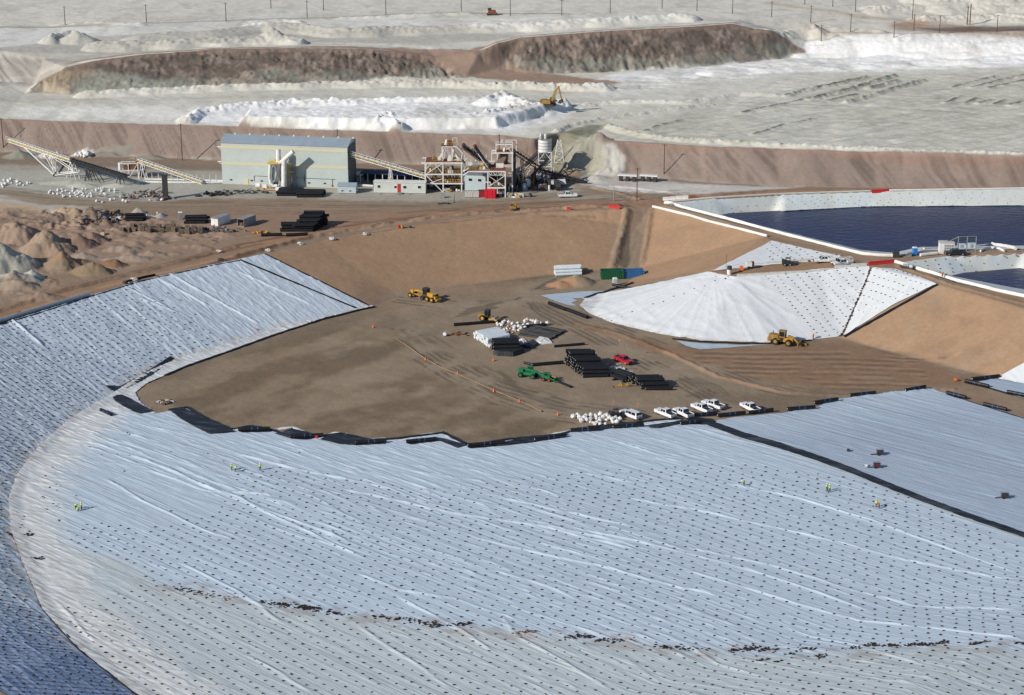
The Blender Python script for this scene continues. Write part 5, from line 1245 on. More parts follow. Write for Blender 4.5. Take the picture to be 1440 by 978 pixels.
# motor grader
t = thing('motor_grader', 'yellow motor grader with a long front frame on the basin floor', 'grader')
mb = MB(); mb.box((-2.6,0,1.65),(3.0,1.3,1.2),tx=.96,ty=.9); mb.box((-4.1,0,1.3),(.5,1.7,.8)); mb.build('engine_cover', YEL, t); MB().box((-3.7,0,1.8),(.9,1.35,.8)).build('radiator', DKM, t)
mb = MB(); mb.beam((-.8,0,1.6),(2.2,0,2.2),.35,.4); mb.beam((2.2,0,2.2),(4.4,0,1.7),.35,.4); mb.box((4.5,0,1.5),(.9,.7,1.0)); mb.build('front_frame', YEL, t)
cb = MB(); cb.box((-.4,0,1.5),(1.5,1.4,.4)); cb.box((-.4,0,3.25),(1.7,1.6,.15))
for x in (-1.1,.25):
    for y in (-.68,.68): cb.beam((x,y,1.6),(x*.9,y,3.2),.12)
c_ = cb.build('cab_frame', DKM, t); MB().box((-.4,0,2.45),(1.3,1.32,1.4)).build('cab_glass', GLS, c_)
for s in (-1,1):
    for x in (-1.6,-3.3): wheel(t, x, s*1.05, .7, .42, YEL)
    wheel(t, 4.5, s*1.05, .68, .4, YEL)
mb = MB(); mb.cyl((1.6,0,.9),(1.6,0,1.05),.75,16); mb.beam((4.2,0,.9),(1.2,.6,.95),.18); mb.beam((4.2,0,.9),(1.2,-.6,.95),.18); mb.build('circle_drawbar', YEL, t)
MB().box((1.4,0,.5),(.14,3.9,.62),rz=.5,ry=.15).build('blade', GRY, t); MB().box((-4.7,0,.8),(.5,2.0,.5)).build('ripper', YEL, t)
put(t, (598,421.5), (616,427), (579,418))
# soil compactor
t = thing('soil_compactor', 'yellow soil compactor standing behind the long black pipe', 'roller')
mb = MB(); mb.box((-1.7,0,1.4),(1.9,1.5,.9),tx=.85,ty=.9); mb.box((-2.7,0,1.15),(.4,1.4,.7)); mb.build('engine_cover', YDK, t)
cb = MB(); cb.box((-.3,0,1.35),(1.1,1.4,.3)); cb.box((-.3,0,2.95),(1.3,1.6,.12))
for x in (-.8,.2):
    for y in (-.65,.65): cb.beam((x,y,1.45),(x,y,2.9),.1)
c_ = cb.build('cab_frame', DKM, t); MB().box((-.3,0,2.15),(.9,1.25,1.3)).build('cab_glass', GLS, c_)
for s in (-1,1): wheel(t, -1.3, s*.9, .8, .55, YEL)
mb = MB(); mb.box((1.9,1.15,.85),(2.3,.16,.4)); mb.box((1.9,-1.15,.85),(2.3,.16,.4)); mb.box((3.0,0,.85),(.2,2.4,.45)); mb.box((.85,0,.9),(.3,2.4,.5)); mb.build('drum_frame', YEL, t)
MB().cyl((1.95,-1.02,.75),(1.95,1.02,.75),.75,20).build('drum', GRY, t, True)
put(t, (687,451.5), (677,448), (701,452))
# green telehandler and its twin-wheel attachment
def telehandler(t, m):
    mb = MB(); mb.box((-1.0,0,1.05),(3.9,1.5,.7)); mb.box((-2.2,-.5,1.7),(1.3,.9,.8)); mb.box((.9,.1,1.25),(.9,1.3,.5)); mb.build('chassis', m, t)
    c = MB(); c.box((-.3,.65,1.6),(1.3,.9,.5)); c.box((-.3,.65,2.55),(1.35,.95,.1)); c.beam((-.9,.3,1.8),(-.9,.3,2.55),.08); c.beam((.3,.3,1.8),(.3,.3,2.55),.08); cc = c.build('cab_frame', m, t); MB().box((-.3,.65,2.15),(1.2,.8,.8)).build('cab_glass', GLS, cc)
    b = MB(); b.beam((-2.7,-.1,2.1),(1.8,-.1,1.75),.42,.5); b.beam((1.6,-.1,1.75),(3.0,-.1,1.0),.32,.38); b.build('boom', m, t)
    f = MB(); f.box((3.1,-.1,.8),(.15,1.5,.9)); f.beam((3.1,-.6,.3),(4.4,-.6,.25),.14,.08); f.beam((3.1,.4,.3),(4.4,.4,.25),.14,.08); f.build('forks', DKM, t)
    for s in (-1,1):
        for x in (1.0,-2.2): wheel(t, x, s*.95, .62, .42, m)
    return t
put(telehandler(thing('telehandler', 'green telehandler in front of the black rolls, the longer of two green machines', 'telehandler'), GRN), (746,531), (733,528.5), (764,533))
t = thing('skid_loader', 'small green loader with a yellow arm, right of the green telehandler', 'loader')
mb = MB(); mb.box((-.2,0,.95),(2.0,1.2,.8)); mb.box((-1.0,0,1.3),(.8,1.3,.8)); mb.build('chassis', GRN, t); c_ = MB().box((.1,0,1.95),(1.0,1.1,.1)).build('canopy', GRN, t)
mb = MB()
for x in (-.35,.55):
    for y in (-.5,.5): mb.beam((x,y,1.3),(x,y,1.92),.07)
mb.build('canopy_posts', DKM, t)
for s in (-1,1):
    MB().beam((-.9,s*.75,1.5),(1.9,s*.7,.6),.16,.22).build('lift_arm', GRN, t)
    for x in (.75,-.75): wheel(t, x, s*.8, .42, .3, RED)
mb = MB(); mb.box((2.1,0,.6),(.2,1.9,.8)); mb.beam((2.2,-.7,.4),(3.8,-.7,.3),.12); mb.beam((2.2,.7,.4),(3.6,.7,.3),.12); mb.build('fork_carriage', GRN, t); MB().beam((1.0,.2,1.2),(2.1,.2,1.0),.2).build('hydraulic_ram', YEL, t)
put(t, (770,535.5), (763,534), (784,537))
def skid(label, m=DKM):
    t = thing('skid_steer', label, 'skid steer'); mb = MB(); mb.box((-.3,0,.8),(2.2,1.2,.9)); mb.box((-1.1,0,1.3),(.7,1.3,.5)); mb.build('chassis', m, t)
    c = MB(); c.box((.15,0,2.05),(1.3,1.2,.1))
    for x in (-.4,.7):
        for y in (-.55,.55): c.beam((x,y,1.2),(x,y,2.0),.09)
    c.build('roll_cage', m, t)
    for s in (-1,1):
        MB().beam((-1.3,s*.8,1.6),(1.5,s*.75,.7),.15,.25).build('lift_arm', m, t)
        for x in (.6,-.8): wheel(t, x, s*.82, .42, .3)
    MB().box((1.75,0,.55),(.5,1.8,.7),tx=.8).build('bucket', m, t); return t
put(skid('black skid steer standing against the white bulk bags'), (865,588), (858,589), (873,587)); put(skid('black skid steer on the bench road, between the red fuel tank and the service trucks'), (1107,373.5), (1099,374), (1117,373))
# excavators
def excavator(label, m, s=1.0, pose=((1.0,1.6),(3.0,6.6),(5.2,3.8),(4.9,1.0))):
    t = thing('excavator', label, 'excavator')
    for sy in (-1,1):
        MB().prism([(-2.2,.45),(-1.8,.05),(1.8,.05),(2.2,.45),(1.8,.9),(-1.8,.9)], sy*1.2-.3, sy*1.2+.3).build('crawler_track', DKM, t)
    MB().box((0,0,.75),(2.0,1.9,.4)).build('undercarriage', DKM, t)
    mb = MB(); mb.box((-.9,0,1.6),(3.4,2.7,1.1),tx=.97); mb.box((-2.3,0,1.5),(.8,2.7,1.2)); mb.build('engine_house', m, t)
    c = MB(); c.box((1.0,.85,1.4),(1.6,1.0,.7)); c.box((1.0,.85,2.85),(1.6,1.0,.1)); cc = c.build('cab_frame', m, t); MB().box((1.0,.85,2.3),(1.5,.92,1.0)).build('cab_glass', GLS, cc)
    P_ = pose; b = MB(); b.beam((P_[0][0],0,P_[0][1]),(P_[0][0]*.55+P_[1][0]*.45,0,P_[0][1]*.4+P_[1][1]*.6+.4),.5,.7); b.beam((P_[0][0]*.55+P_[1][0]*.45,0,P_[0][1]*.4+P_[1][1]*.6+.4),(P_[1][0],0,P_[1][1]),.45,.6); b.build('boom', m, t)
    MB().beam((P_[1][0]-.3,0,P_[1][1]+.2),(P_[2][0],0,P_[2][1]),.36,.5).build('stick', m, t); MB().beam((P_[0][0]+.6,.0,P_[0][1]+.3),(P_[1][0]*.6+.5,0,P_[1][1]*.6+.3),.2).build('hydraulic_ram', GRY, t)
    x, z = P_[2]; MB().prism([(x+.2,z),(x+.5,z-.9),(x-.2,z-1.5),(x-1.1,z-1.1),(x-.7,z-.3)], -.65, .65).build('bucket', DKM, t)
    t.scale = (s, s, s); return t
t = excavator('large yellow excavator with raised boom beside the white salt pile', YDK, 1.05, ((1.0,1.8),(3.4,6.6),(4.2,2.6),(4,1))); q = gt(772,151); t.location = q+Vector((0,0,.5)); t.rotation_euler = (0,0,math.radians(-18))
t = excavator('tiny yellow excavator on the dirt road in front of the red container', YEL, .42, ((1.0,1.6),(.6,6.2),(-1.6,4.4),(-2,1))); q = gt(723.5,296.5); t.location = q; t.rotation_euler = (0,0,math.radians(10))

# ------------------------------------------------------------------ people
SKIN = mat('skin', (.35,.2,.14), .6); VEST = mat('lime_vest', (.52,.80,.04), .6); VORG = mat('orange_vest', (.85,.16,.02), .6); TRO = mat('dark_trousers', (.03,.035,.05), .9); HATM = mat('white_hard_hat', (.8,.8,.78), .4); HATY = mat('yellow_hard_hat', (.8,.6,.05), .4)
def make_person(pose, vest, label, hat=HATM):
    t = thing('person', label, 'person')
    if pose == 'stand': J = dict(pel=(0,0,.95), ch=(.02,0,1.32), nk=(.03,0,1.48), hd=(.05,0,1.62), la=(-.0,.19,1.40), ra=(0,-.19,1.40), le=(.05,.26,1.13), re=(.08,-.25,1.14), lh=(.2,.24,.92), rh=(.26,-.2,1.0), lk=(.06,.12,.5), rk=(-.04,-.12,.5), lf=(.03,.13,.08), rf=(-.12,-.13,.08))
    elif pose == 'bend': J = dict(pel=(-.1,0,.88), ch=(.22,0,1.12), nk=(.36,0,1.16), hd=(.49,0,1.18), la=(.28,.19,1.12), ra=(.28,-.19,1.12), le=(.36,.24,.86), re=(.36,-.24,.86), lh=(.46,.2,.62), rh=(.46,-.2,.62), lk=(.05,.14,.48), rk=(-.02,-.14,.48), lf=(-.02,.15,.08), rf=(-.12,-.15,.08))
    else: J = dict(pel=(-.08,0,.36), ch=(.12,0,.70), nk=(.2,0,.83), hd=(.28,0,.94), la=(.15,.19,.78), ra=(.15,-.19,.78), le=(.33,.24,.58), re=(.33,-.24,.58), lh=(.48,.18,.36), rh=(.5,-.16,.34), lk=(.3,.17,.42), rk=(.3,-.17,.34), lf=(.05,.17,.08), rf=(.0,-.17,.08))
    names = ['pel','ch','nk','hd','la','le','lh','ra','re','rh','lk','lf','rk','rf']; R_ = dict(pel=.15, ch=.16, nk=.06, hd=.105, la=.07, le=.05, lh=.042, ra=.07, re=.05, rh=.042, lk=.075, lf=.055, rk=.075, rf=.055)
    vs = [J[n] for n in names]; rad = [R_[n] for n in names]; ix = {n: i for i, n in enumerate(names)}
    ed = [(0,1),(1,2),(2,3),(1,4),(4,5),(5,6),(1,7),(7,8),(8,9),(0,10),(10,11),(0,12),(12,13)]
    for f in ('lf','rf'):
        x, y, z = J[f]; vs.append((x+.17, y, .05)); rad.append(.04); ed.append((ix[f], len(vs)-1))
    for h, e in (('lh','le'),('rh','re')):
        a = Vector(J[h]); d = (a-Vector(J[e])).normalized(); pal = a+d*.07; vs.append(tuple(pal)); rad.append(.03); pi_ = len(vs)-1; ed.append((ix[h], pi_))
        for k, (o_, l_) in enumerate(((-.034,.07),(-.012,.085),(.012,.08),(.034,.06))):
            vs.append(tuple(pal+d*l_+Vector((0,o_,-.01)))); rad.append(.009); ed.append((pi_, len(vs)-1))
        vs.append(tuple(a+d*.06+Vector((.05,0,.01)))); rad.append(.01); ed.append((ix[h], len(vs)-1))
    me = bpy.data.meshes.new('person_body'); me.from_pydata(vs, ed, []); me.update(); o = bpy.data.objects.new('body_tmp', me); col.objects.link(o)
    md = o.modifiers.new('s', 'SKIN'); sk_ = me.skin_vertices[0].data
    for i, r_ in enumerate(rad): sk_[i].radius = (r_*1.15, r_*1.15) if i else (r_*1.2, r_)
    sk_[0].use_root = True; o.modifiers.new('ss', 'SUBSURF').levels = 1
    dg = bpy.context.evaluated_depsgraph_get(); m2 = bpy.data.meshes.new_from_object(o.evaluated_get(dg)); bpy.data.objects.remove(o)
    m2.materials.clear(); m2.materials.append(TRO); m2.materials.append(SKIN); pz = J['pel']; hx = Vector(J['hd'])
    for p in m2.polygons:
        c = p.center; p.material_index = 1 if (c-hx).length < .16 or min((c-Vector(J['lh'])).length, (c-Vector(J['rh'])).length) < .19 else 0; p.use_smooth = True
    b = bpy.data.objects.new('body', m2); col.objects.link(b); b.parent = t
    # vest wraps the torso
    pel, ch, nk = map(Vector, (J['pel'], J['ch'], J['nk'])); mb = MB(); ax = (ch-pel).normalized()
    mb.cyl(pel+ax*.02, ch, .185, 10, .205); mb.cyl(ch, nk+ax*.0, .205, 10, .10)
    for a_, e_ in (('la','le'),('ra','re')): mb.cyl(J[a_], Vector(J[a_])*.25+Vector(J[e_])*.75, .085, 8, .07)
    mb.build('vest', vest, t, True)
    h = MB(); up = Vector((0,0,1)) if pose == 'stand' else (Vector(J['hd'])-nk).normalized(); h.cyl(hx+up*.03, hx+up*.13, .135, 12, .105); h.cyl(hx+up*.13, hx+up*.17, .105, 12, .05); h.cyl(hx+up*.025, hx+up*.045, .16, 12); h.build('hard_hat', hat, t, True)
    f = MB(); fd = Vector((1,0,0)) if pose == 'stand' else Vector((.6,0,-.8)); side = Vector((0,1,0))
    for s in (-1,1): f.box(hx+fd*.115+side*s*.035, (.02,.03,.015)); 
    f.build('eyes', DKM, t); MB().box(hx+fd*.125-Vector((0,0,.03)), (.035,.022,.035)).build('nose', SKIN, t); MB().box(hx+fd*.11-Vector((0,0,.065)), (.02,.05,.01)).build('mouth', RED, t)
    mb = MB()
    for s in (-1,1): mb.box(hx+side*s*.118, (.03,.02,.05))
    mb.build('ears', SKIN, t)
    return t
pp = [((326,663),'stand',VEST,200,'worker in lime vest standing, left of the trio in the upper left of the liner'),((331,665),'bend',VEST,20,'worker in lime vest bending beside a standing one, upper left of the liner'),((366,663),'stand',VEST,100,'worker in lime vest standing alone right of a working pair, upper left of the liner'),
      ((107,717),'bend',VEST,-20,'worker bending at the far left of the liner, left of two others'),((109,720),'crouch',VEST,30,'worker crouching low at the far left of the liner'),((115,718),'stand',VEST,200,'worker standing at the far left of the liner, right of a crouching one'),
      ((1046,684),'bend',VEST,210,'worker in lime vest bending alone among the sandbags, right half of the liner'),((1163,692),'stand',VEST,160,'worker in lime vest, left of a touching pair near the black strip'),((1166.5,693.5),'stand',VEST,120,'worker in dull vest, right of a touching pair near the black strip',),
      ((1232,714),'stand',VEST,0,'worker in lime vest beside a worker in orange'),((1236,716),'bend',VORG,180,'worker in orange vest bending beside a lime one'),((1331.5,887),'stand',VEST,90,'worker in dull lime vest standing alone near the bottom right'),
      ((1143.5,478),'stand',VORG,180,'worker in orange standing at the foot of the cone slope by the loader'),((931/1440*1440/1,309),'none',None,0,''),((1325,391),'stand',VORG,90,'person in orange beside the white pipe of the small pond'),((1042,384),'none',None,0,''),((1330,391.5),'stand',TRO,0,'person in dark clothes right of the one in orange by the small pond')]
for e in pp:
    p, pose, v, rz, lab = e
    if pose == 'none': continue
    t = make_person(pose, v, lab, HATY if 'orange' in lab and 'pair' not in lab else HATM); q = Vector(W(*p, 0)) if p[1] > 600 else gt(*p); q.z += .13 if p[1] > 600 else .05
    t.location = q; t.rotation_euler = (0, 0, math.radians(rz))
# ------------------------------------------------------------------ process plant
SAGE = mat('sage_cladding', (.50, .56, .54), .6, noise=.06, nscale=.3); ROOFM = mat('blue_grey_roof', (.30, .36, .42), .5, noise=.1, nscale=.4)
BAND = mat('pale_yellow_cladding', (.58, .545, .38), .6); SAGE2 = mat('pale_blue_cladding', (.46, .54, .56), .6, noise=.06, nscale=.5); TRL = mat('trailer_siding', (.55, .58, .54), .65, noise=.08, nscale=.5)
RUST = mat('rusty_steel', (.21, .075, .035), .85, noise=.4, nscale=1.2); TAN_ = mat('tan_dusty_machine', (.47, .33, .17), .8, noise=.35, nscale=1.2); RAIL = mat('yellow_handrail', (.62, .45, .10), .6); BELT = mat('conveyor_belt', (.05, .05, .055), .7, noise=.3, nscale=1)
# corrugation on the cladding
def ribbed(m, per=.35, d=.04):
    t = m.node_tree; b = t.nodes['Principled BSDF']; tc = t.nodes.new('ShaderNodeTexCoord'); w = t.nodes.new('ShaderNodeTexWave'); w.inputs['Scale'].default_value = 1/per*.5; w.inputs['Distortion'].default_value = 0
    bp = t.nodes.new('ShaderNodeBump'); bp.inputs['Distance'].default_value = d; t.links.new(tc.outputs['Object'], w.inputs['Vector']); t.links.new(w.outputs['Fac'], bp.inputs['Height']); t.links.new(bp.outputs[0], b.inputs['Normal'])
ribbed(SAGE); ribbed(ROOFM, .5); ribbed(SAGE2)
def frame_at(a, b):
    A, B = gt(*a), gt(*b); rz = math.atan2(B.y-A.y, B.x-A.x); return A, B, rz, math.hypot(B.x-A.x, B.y-A.y)
A, B, rz, L = frame_at((313,258.5),(490,265.5)); Hh = VP(490,207,B.y).z-B.z; Dp = 10.5
t = thing('processing_building', 'long sage green industrial building with two pale yellow bands and a ridged grey roof', 'building', A, rz)
z0 = min(A.z, B.z)-A.z-.5
mb = MB(); mb.box((L/2, .1, (Hh+z0)/2), (L, .2, Hh-z0)); mb.box((L/2, Dp-.1, (Hh+z0)/2), (L, .2, Hh-z0)); mb.box((.1, Dp/2, (Hh+z0)/2), (.2, Dp-.4, Hh-z0))
for x in (.1, L-.1): mb.add([(x-.1,0,Hh),(x+.1,0,Hh),(x+.1,Dp,Hh),(x-.1,Dp,Hh),(x-.1,Dp/2,Hh+1.5),(x+.1,Dp/2,Hh+1.5)], [(0,1,2,3),(0,4,5,1),(3,2,5,4),(0,3,4),(1,5,2)])
mb.build('wall', SAGE, t)
MB().box((L-.05, Dp/2, (Hh+z0)/2), (.3, Dp-.5, Hh-z0-.1)).build('end_wall', mat('shaded_end_cladding', (.10,.12,.12), .7, noise=.1), t)  # end wall away from the sun, its shade put into the colour
r_ = MB(); e = .25
for s in (0, 1):
    y0, y1 = (-e, Dp/2) if s == 0 else (Dp/2, Dp+e); zl = Hh-.05; zr = Hh+1.55
    za, zb = (zl, zr) if s == 0 else (zr, zl)
    r_.add([(-e,y0,za),(L+e,y0,za),(L+e,y1,zb),(-e,y1,zb),(-e,y0,za+.14),(L+e,y0,za+.14),(L+e,y1,zb+.14),(-e,y1,zb+.14)], [(0,3,2,1),(4,5,6,7),(0,1,5,4),(1,2,6,5),(2,3,7,6),(3,0,4,7)])
rf = r_.build('roof', ROOFM, t)
for i in range(9): MB().cyl((L*(.03+.117*i+.05), Dp/2, Hh+1.5), (L*(.03+.117*i+.05), Dp/2, Hh+2.0), .3, 8).build('roof_vent', WSTEEL, rf)
for z in (Hh-1.35, Hh*.50): MB().box((L/2, -.03, z), (L-.1, .05, .85)).build('yellow_band', BAND, t)
for x in (.07,.235,.315,.565,.69,.815): f_ = MB().box((L*x, -.04, 1.35), (.75, .08, .42)).build('wall_vent', DKM, t)
MB().box((L*.19,-.06,.95),(1.5,.12,1.9)).build('door', BAND, t)
m_ = MB()
for a, b in (((.255,1.2),(.255,2.9)),((.255,2.9),(.9,2.75)),((.875,.8),(.875,2.8)),((.655,1.0),(.655,3.9))): m_.beam((L*a[0],-.1,a[1]),(L*b[0],-.1,b[1]),.08)
m_.build('conduit', DKM, t)
for z in (Hh-1.6, Hh*.52): m_ = MB(); m_.beam((-1.6,1,z),(0,1,z),.25); m_.beam((-1.4,1,z),(0,1,z-1.0),.15); m_.build('wall_bracket', WSTEEL, t)
MB().box((L*.873,-.1,.75),(.35,.15,.6)).build('hose_box', RED, t)
def onA(px, py, dy): # local point of the building frame at pixel, on plane offset dy in front of the wall
    M = Matrix.Rotation(-rz, 4, 'Z') @ Matrix.Translation(-A); o_ = Vector((0,0,HCAM)); d_ = Vector(VP(px, py, 600))-o_
    ol = M@o_; dl = (M@(o_+d_))-ol; k = (dy-ol.y)/dl.y; return ol+dl*k
# dust collector and ducts
t = thing('dust_collector', 'white dust collector tank with looped and forked ducts in front of the sage building', 'dust collector', A, rz)
c0 = onA(388,262,-3.2); zt = onA(388,229,-3.2).z; cx_ = c0.x
MB().cyl((cx_,-3.2,2.4),(cx_,-3.2,zt),1.75,18).build('tank', WSTEEL, t, True); MB().cyl((cx_,-3.2,.9),(cx_,-3.2,2.4),.4,14,1.75).build('hopper_cone', GRY, t, True)
m_ = MB()
for sx in (-1,1):
    for sy in (-1,1): m_.beam((cx_+sx*1.5,-3.2+sy*1.5,0),(cx_+sx*1.5,-3.2+sy*1.5,3),.22)
m_.build('legs', WSTEEL, t)
lo = [onA(a, b, -5.2) for a, b in ((380,232),(379,250),(381,258),(385,262),(390,261.5))]; MB().path(lo, .5, 10).build('duct', WSTEEL, t, True)
lo2 = [onA(a, b, -5.3) for a, b in ((383,236),(385,232.5),(388,236),(389.5,245),(387,254),(383.5,257),(382,248),(383,236))]; MB().path(lo2, .28, 8).build('duct_loop', GRY, t, True)
MB().path([onA(391.5,228,-3.2), onA(391.5,210,-3.2)], .75, 14).build('stack_pipe', WSTEEL, t, True)
MB().path([onA(399.5,262,-4.2), onA(399.5,225,-4.2)], .85, 14).build('vertical_duct', WSTEEL, t, True); MB().path([onA(399.5,225,-4.2), onA(412.5,213.5,-4.2)], .72, 12).build('forked_duct', WSTEEL, t, True); MB().path([onA(399.5,225,-4.2), onA(393,230,-4.0)], .6, 10).build('forked_duct', WSTEEL, t, True)
m_ = MB(); pl = onA(400,232,-3)
m_.box((cx_,-3.2,zt+.1),(4.2,4.2,.12)); 
for x in (-2.1,-.7,.7,2.1): m_.beam((cx_+x,-5.3,zt),(cx_+x,-5.3,zt+1.1),.07); m_.beam((cx_+x,-1.1,zt),(cx_+x,-1.1,zt+1.1),.07)
m_.beam((cx_-2.1,-5.3,zt+1.1),(cx_+2.1,-5.3,zt+1.1),.07); m_.beam((cx_-2.1,-1.1,zt+1.1),(cx_+2.1,-1.1,zt+1.1),.07); m_.build('railing', RAIL, t)
m_ = MB(); xl = onA(405,262,-3.5).x
for dx in (0,.6): m_.beam((xl+dx,-3.5,0),(xl+dx,-3.5,zt-.3),.1)
for k in range(16): m_.beam((xl,-3.5,.5+k*.45),(xl+.6,-3.5,.5+k*.45),.05)
m_.box((xl-.2,-2.6,zt-.5),(2.4,2.2,.12)); m_.box((xl+.6,-2.2,zt-3),(2.0,1.6,.12)); m_.build('ladder', RAIL, t)
MB().box((xl+1.2,-.9,onA(410,250,-1).z),(1.1,1.2,6.2)).build('filter_housing', GRY, t)
m_ = MB(); m_.box((cx_-3.0,-5,1.0),(1.4,1.0,1.2)); m_.cyl((cx_-6,-4.5,1),(cx_-4.6,-4.5,1),.8,10); m_.cyl((cx_+1,-6.8,.6),(cx_+2.6,-6.8,.6),.7,10); m_.build('blower', WSTEEL, t)
m_ = MB(); m_.box((cx_-.5,-6,.35),(4,1.2,.4)); m_.box((cx_-3.8,-5.6,.3),(1.5,.8,.6)); m_.build('skid_base', TAN_, t)

# conveyors ----------------------------------------------------------
def conveyor(label, g0, h0, g1, h1, w=1.2, pal='light', legs=(), gal=True, bw=1.0):
    a = gt(*g0); b = gt(*g1); a = a+Vector((0,0,h0)); b = b+Vector((0,0,h1)); t = thing('conveyor', label, 'conveyor', a)
    d = b-a; l = d.length; u = d.normalized(); s = Vector((-u.y, u.x, 0)).normalized(); n = s.cross(u)*-1
    if n.z < 0: n = -n
    P_ = lambda k, y, z: u*k+s*y+n*z
    fm_, rl, bt = (WSTEEL, RAIL, WSTEEL) if pal == 'light' else (DKM, DKM, BELT)
    m_ = MB()
    for y in (-w/2, w/2):
        m_.beam(P_(0,y,0), P_(l,y,0), .22, .3); m_.beam(P_(0,y,-.9*bw), P_(l,y,-.9*bw), .16, .2)
        k = 0; j = 0
        while k < l-1: m_.beam(P_(k,y,-.9*bw if j % 2 else 0), P_(min(k+1.4,l),y,0 if j % 2 else -.9*bw), .1); k += 1.4; j += 1
    m_.build('truss', fm_, t)
    MB().beam(P_(0,0,.12), P_(l,0,.12), w*.8, .1).build('belt', BELT if pal != 'light' else mat('pale_dusty_belt', (.5,.49,.46), .8, noise=.3, nscale=.6), t)
    m_ = MB(); k = .5
    while k < l: m_.beam(P_(k,-w/2,.3), P_(k,w/2,.3), .16, .2); k += 1.2
    m_.build('idlers', fm_, t)
    if gal:
        m_ = MB(); sd = -1 if s.y > 0 else 1; y = sd*(w/2+.45)
        m_.beam(P_(0,y,-.1), P_(l,y,-.1), .7, .1); m_.build('walkway', rl, t); m_ = MB(); y = sd*(w/2+.78); k = 0
        m_.beam(P_(0,y,1.0), P_(l,y,1.0), .09); m_.beam(P_(0,y,.5), P_(l,y,.5), .06)
        while k < l: m_.beam(P_(k,y,-.1), P_(k,y,1.0), .08); k += 1.8
        m_.build('handrail', fm_ if pal == 'light' else DKM, t)
    MB().cyl(P_(-.1,-w*.55,.1), P_(-.1,w*.55,.1), .42, 10).build('head_pulley', RUST, t)
    for frac, sp, z_ in legs:
        p = a+d*frac; gz = H1(p.x, p.y); m_ = MB(); q = u*l*frac
        for y in (-w/2, w/2):
            for e_ in (-sp, sp): m_.beam(q+s*y+Vector((0,0,-.6)), Vector((q.x+u.x*e_, q.y+u.y*e_, gz-a.z))+s*y*1.3, .2)
            m_.beam(Vector((q.x-u.x*sp*.5, q.y-u.y*sp*.5, (gz-a.z+q.z)/2))+s*y*1.1, Vector((q.x+u.x*sp*.5, q.y+u.y*sp*.5, (gz-a.z+q.z)/2))+s*y*1.1, .14)
        m_.build('support_legs', fm_, t)
    return t
conveyor('longest white and yellow stacking conveyor, rising to the upper left', (16,232), 8.6, (105,251), 5.9, 1.3, 'light', ((.98,2.2,0),))
t = conveyor('grey lower half of the longest conveyor, ending at the red machinery', (104,251), 6.0, (181,262), 3.2, 1.3, 'dark', ((.30,1.6,0),(.38,3.2,0),(.85,1.0,0)), True)
tt = thing('conveyor_brace', 'white braced undercarriage beneath the longest conveyor', 'brace', gt(78,247)); m_ = MB(); g_ = gt(78,247)
hi = gt(16,232)+Vector((0,0,8.6)); lo_ = gt(105,251)+Vector((0,0,5.9)); e = lambda k: hi*(1-k)+lo_*k-g_+Vector((0,0,-.9))
for y in (-.9,.9):
    f = Vector((0,y,0)); m_.beam(e(.24)+f, Vector((0,y*1.6,.4)), .28); m_.beam(e(.66)+f, Vector((0,y*1.6,.4)), .24); m_.beam(Vector((0,y*1.6,.4)), e(1.05)+f+Vector((.6,0,-2.4)), .26); m_.beam(e(.72)+f, Vector((.5,y*1.4,2.0)), .16); m_.beam(e(.55)+f, Vector((.5,y*1.5,.4)), .18); m_.beam(e(.66)+f, e(1.0)+f+Vector((0,0,-2.6)), .18)
m_.build('brace_frame', WSTEEL, tt)
for y in (-1.5,1.5): MB().cyl((0,y-.15,.45),(0,y+.15,.45),.45,10).build('wheel', RUB, tt)
conveyor('shorter white and yellow conveyor left of the sage building', (196,251), 6.2, (286,259), .9, 1.2, 'light', ((.06,1.2,0),))
conveyor('white covered conveyor from the sage building down to the steel plant', (495,263), 10.6, (600,269), 4.9, 1.3, 'light', ((.52,.9,0),))
# screening station, left
g_ = gt(184,250); t = thing('screening_station', 'red and white screening station between the two left conveyors', 'machinery', g_); m_ = MB()
for x in (-3.2,-.6,2.4):
    for y in (0,2.6): m_.beam((x,y,0),(x,y,4.6),.24)
for z in (2.2,4.5): m_.beam((-3.2,0,z),(2.4,0,z),.22); m_.beam((-3.2,2.6,z),(2.4,2.6,z),.22)
m_.beam((-.6,0,0),(2.4,0,4.5),.16); m_.build('steel_frame', WSTEEL, t)
MB().box((.6,1.3,3.4),(2.6,2.2,1.6)).build('screen_box', RUST, t); MB().cyl((-3.4,.8,2.2),(-3.4,.8,4.6),.55,10).build('filter_drum', WSTEEL, t, True); m_ = MB(); m_.box((2.2,1,5.4),(1.0,1.4,1.6)); m_.box((-1.6,1,3.0),(1.2,1.6,1.0)); m_.build('motor_housing', RUST, t); MB().box((3.6,1.4,1.6),(1.8,2.2,2.8)).build('hopper', DKM, t)
# steel process tower (left of the pair)
def stn(px, py, Y): return VP(px, py, Y)
G1 = gt(623,270.5); Y1 = G1.y
t = thing('process_tower', 'white steel process tower with rusty decks, joined to the covered conveyor', 'process tower', G1); Lc = lambda px, py, dy=0: VP(px, py, Y1)+Vector((0,dy,0))-G1
def post(m_, px, pyt, dy=0, w=.32): p = Lc(px, pyt, dy); m_.beam((p.x, p.y, -.3), tuple(p), w)
zt_ = Lc(600,229.5).z; z2 = Lc(600,245.5).z; z3 = Lc(600,258.5).z; x0_ = Lc(598,250).x; x1_ = Lc(623,250).x; x2_ = Lc(649,250).x
m_ = MB()
for x in (x0_, x1_, x2_):
    for y in (0, 3.5, 7): m_.beam((x,y,-.3),(x,y,zt_),.34)
for z in (zt_, z2, z3):
    for y in (0,7): m_.beam((x0_-(1.2 if z == zt_ else 0),y,z),(x2_+.5,y,z),.3,.36)
    for x in (x0_, x1_, x2_): m_.beam((x,0,z),(x,7,z),.24)
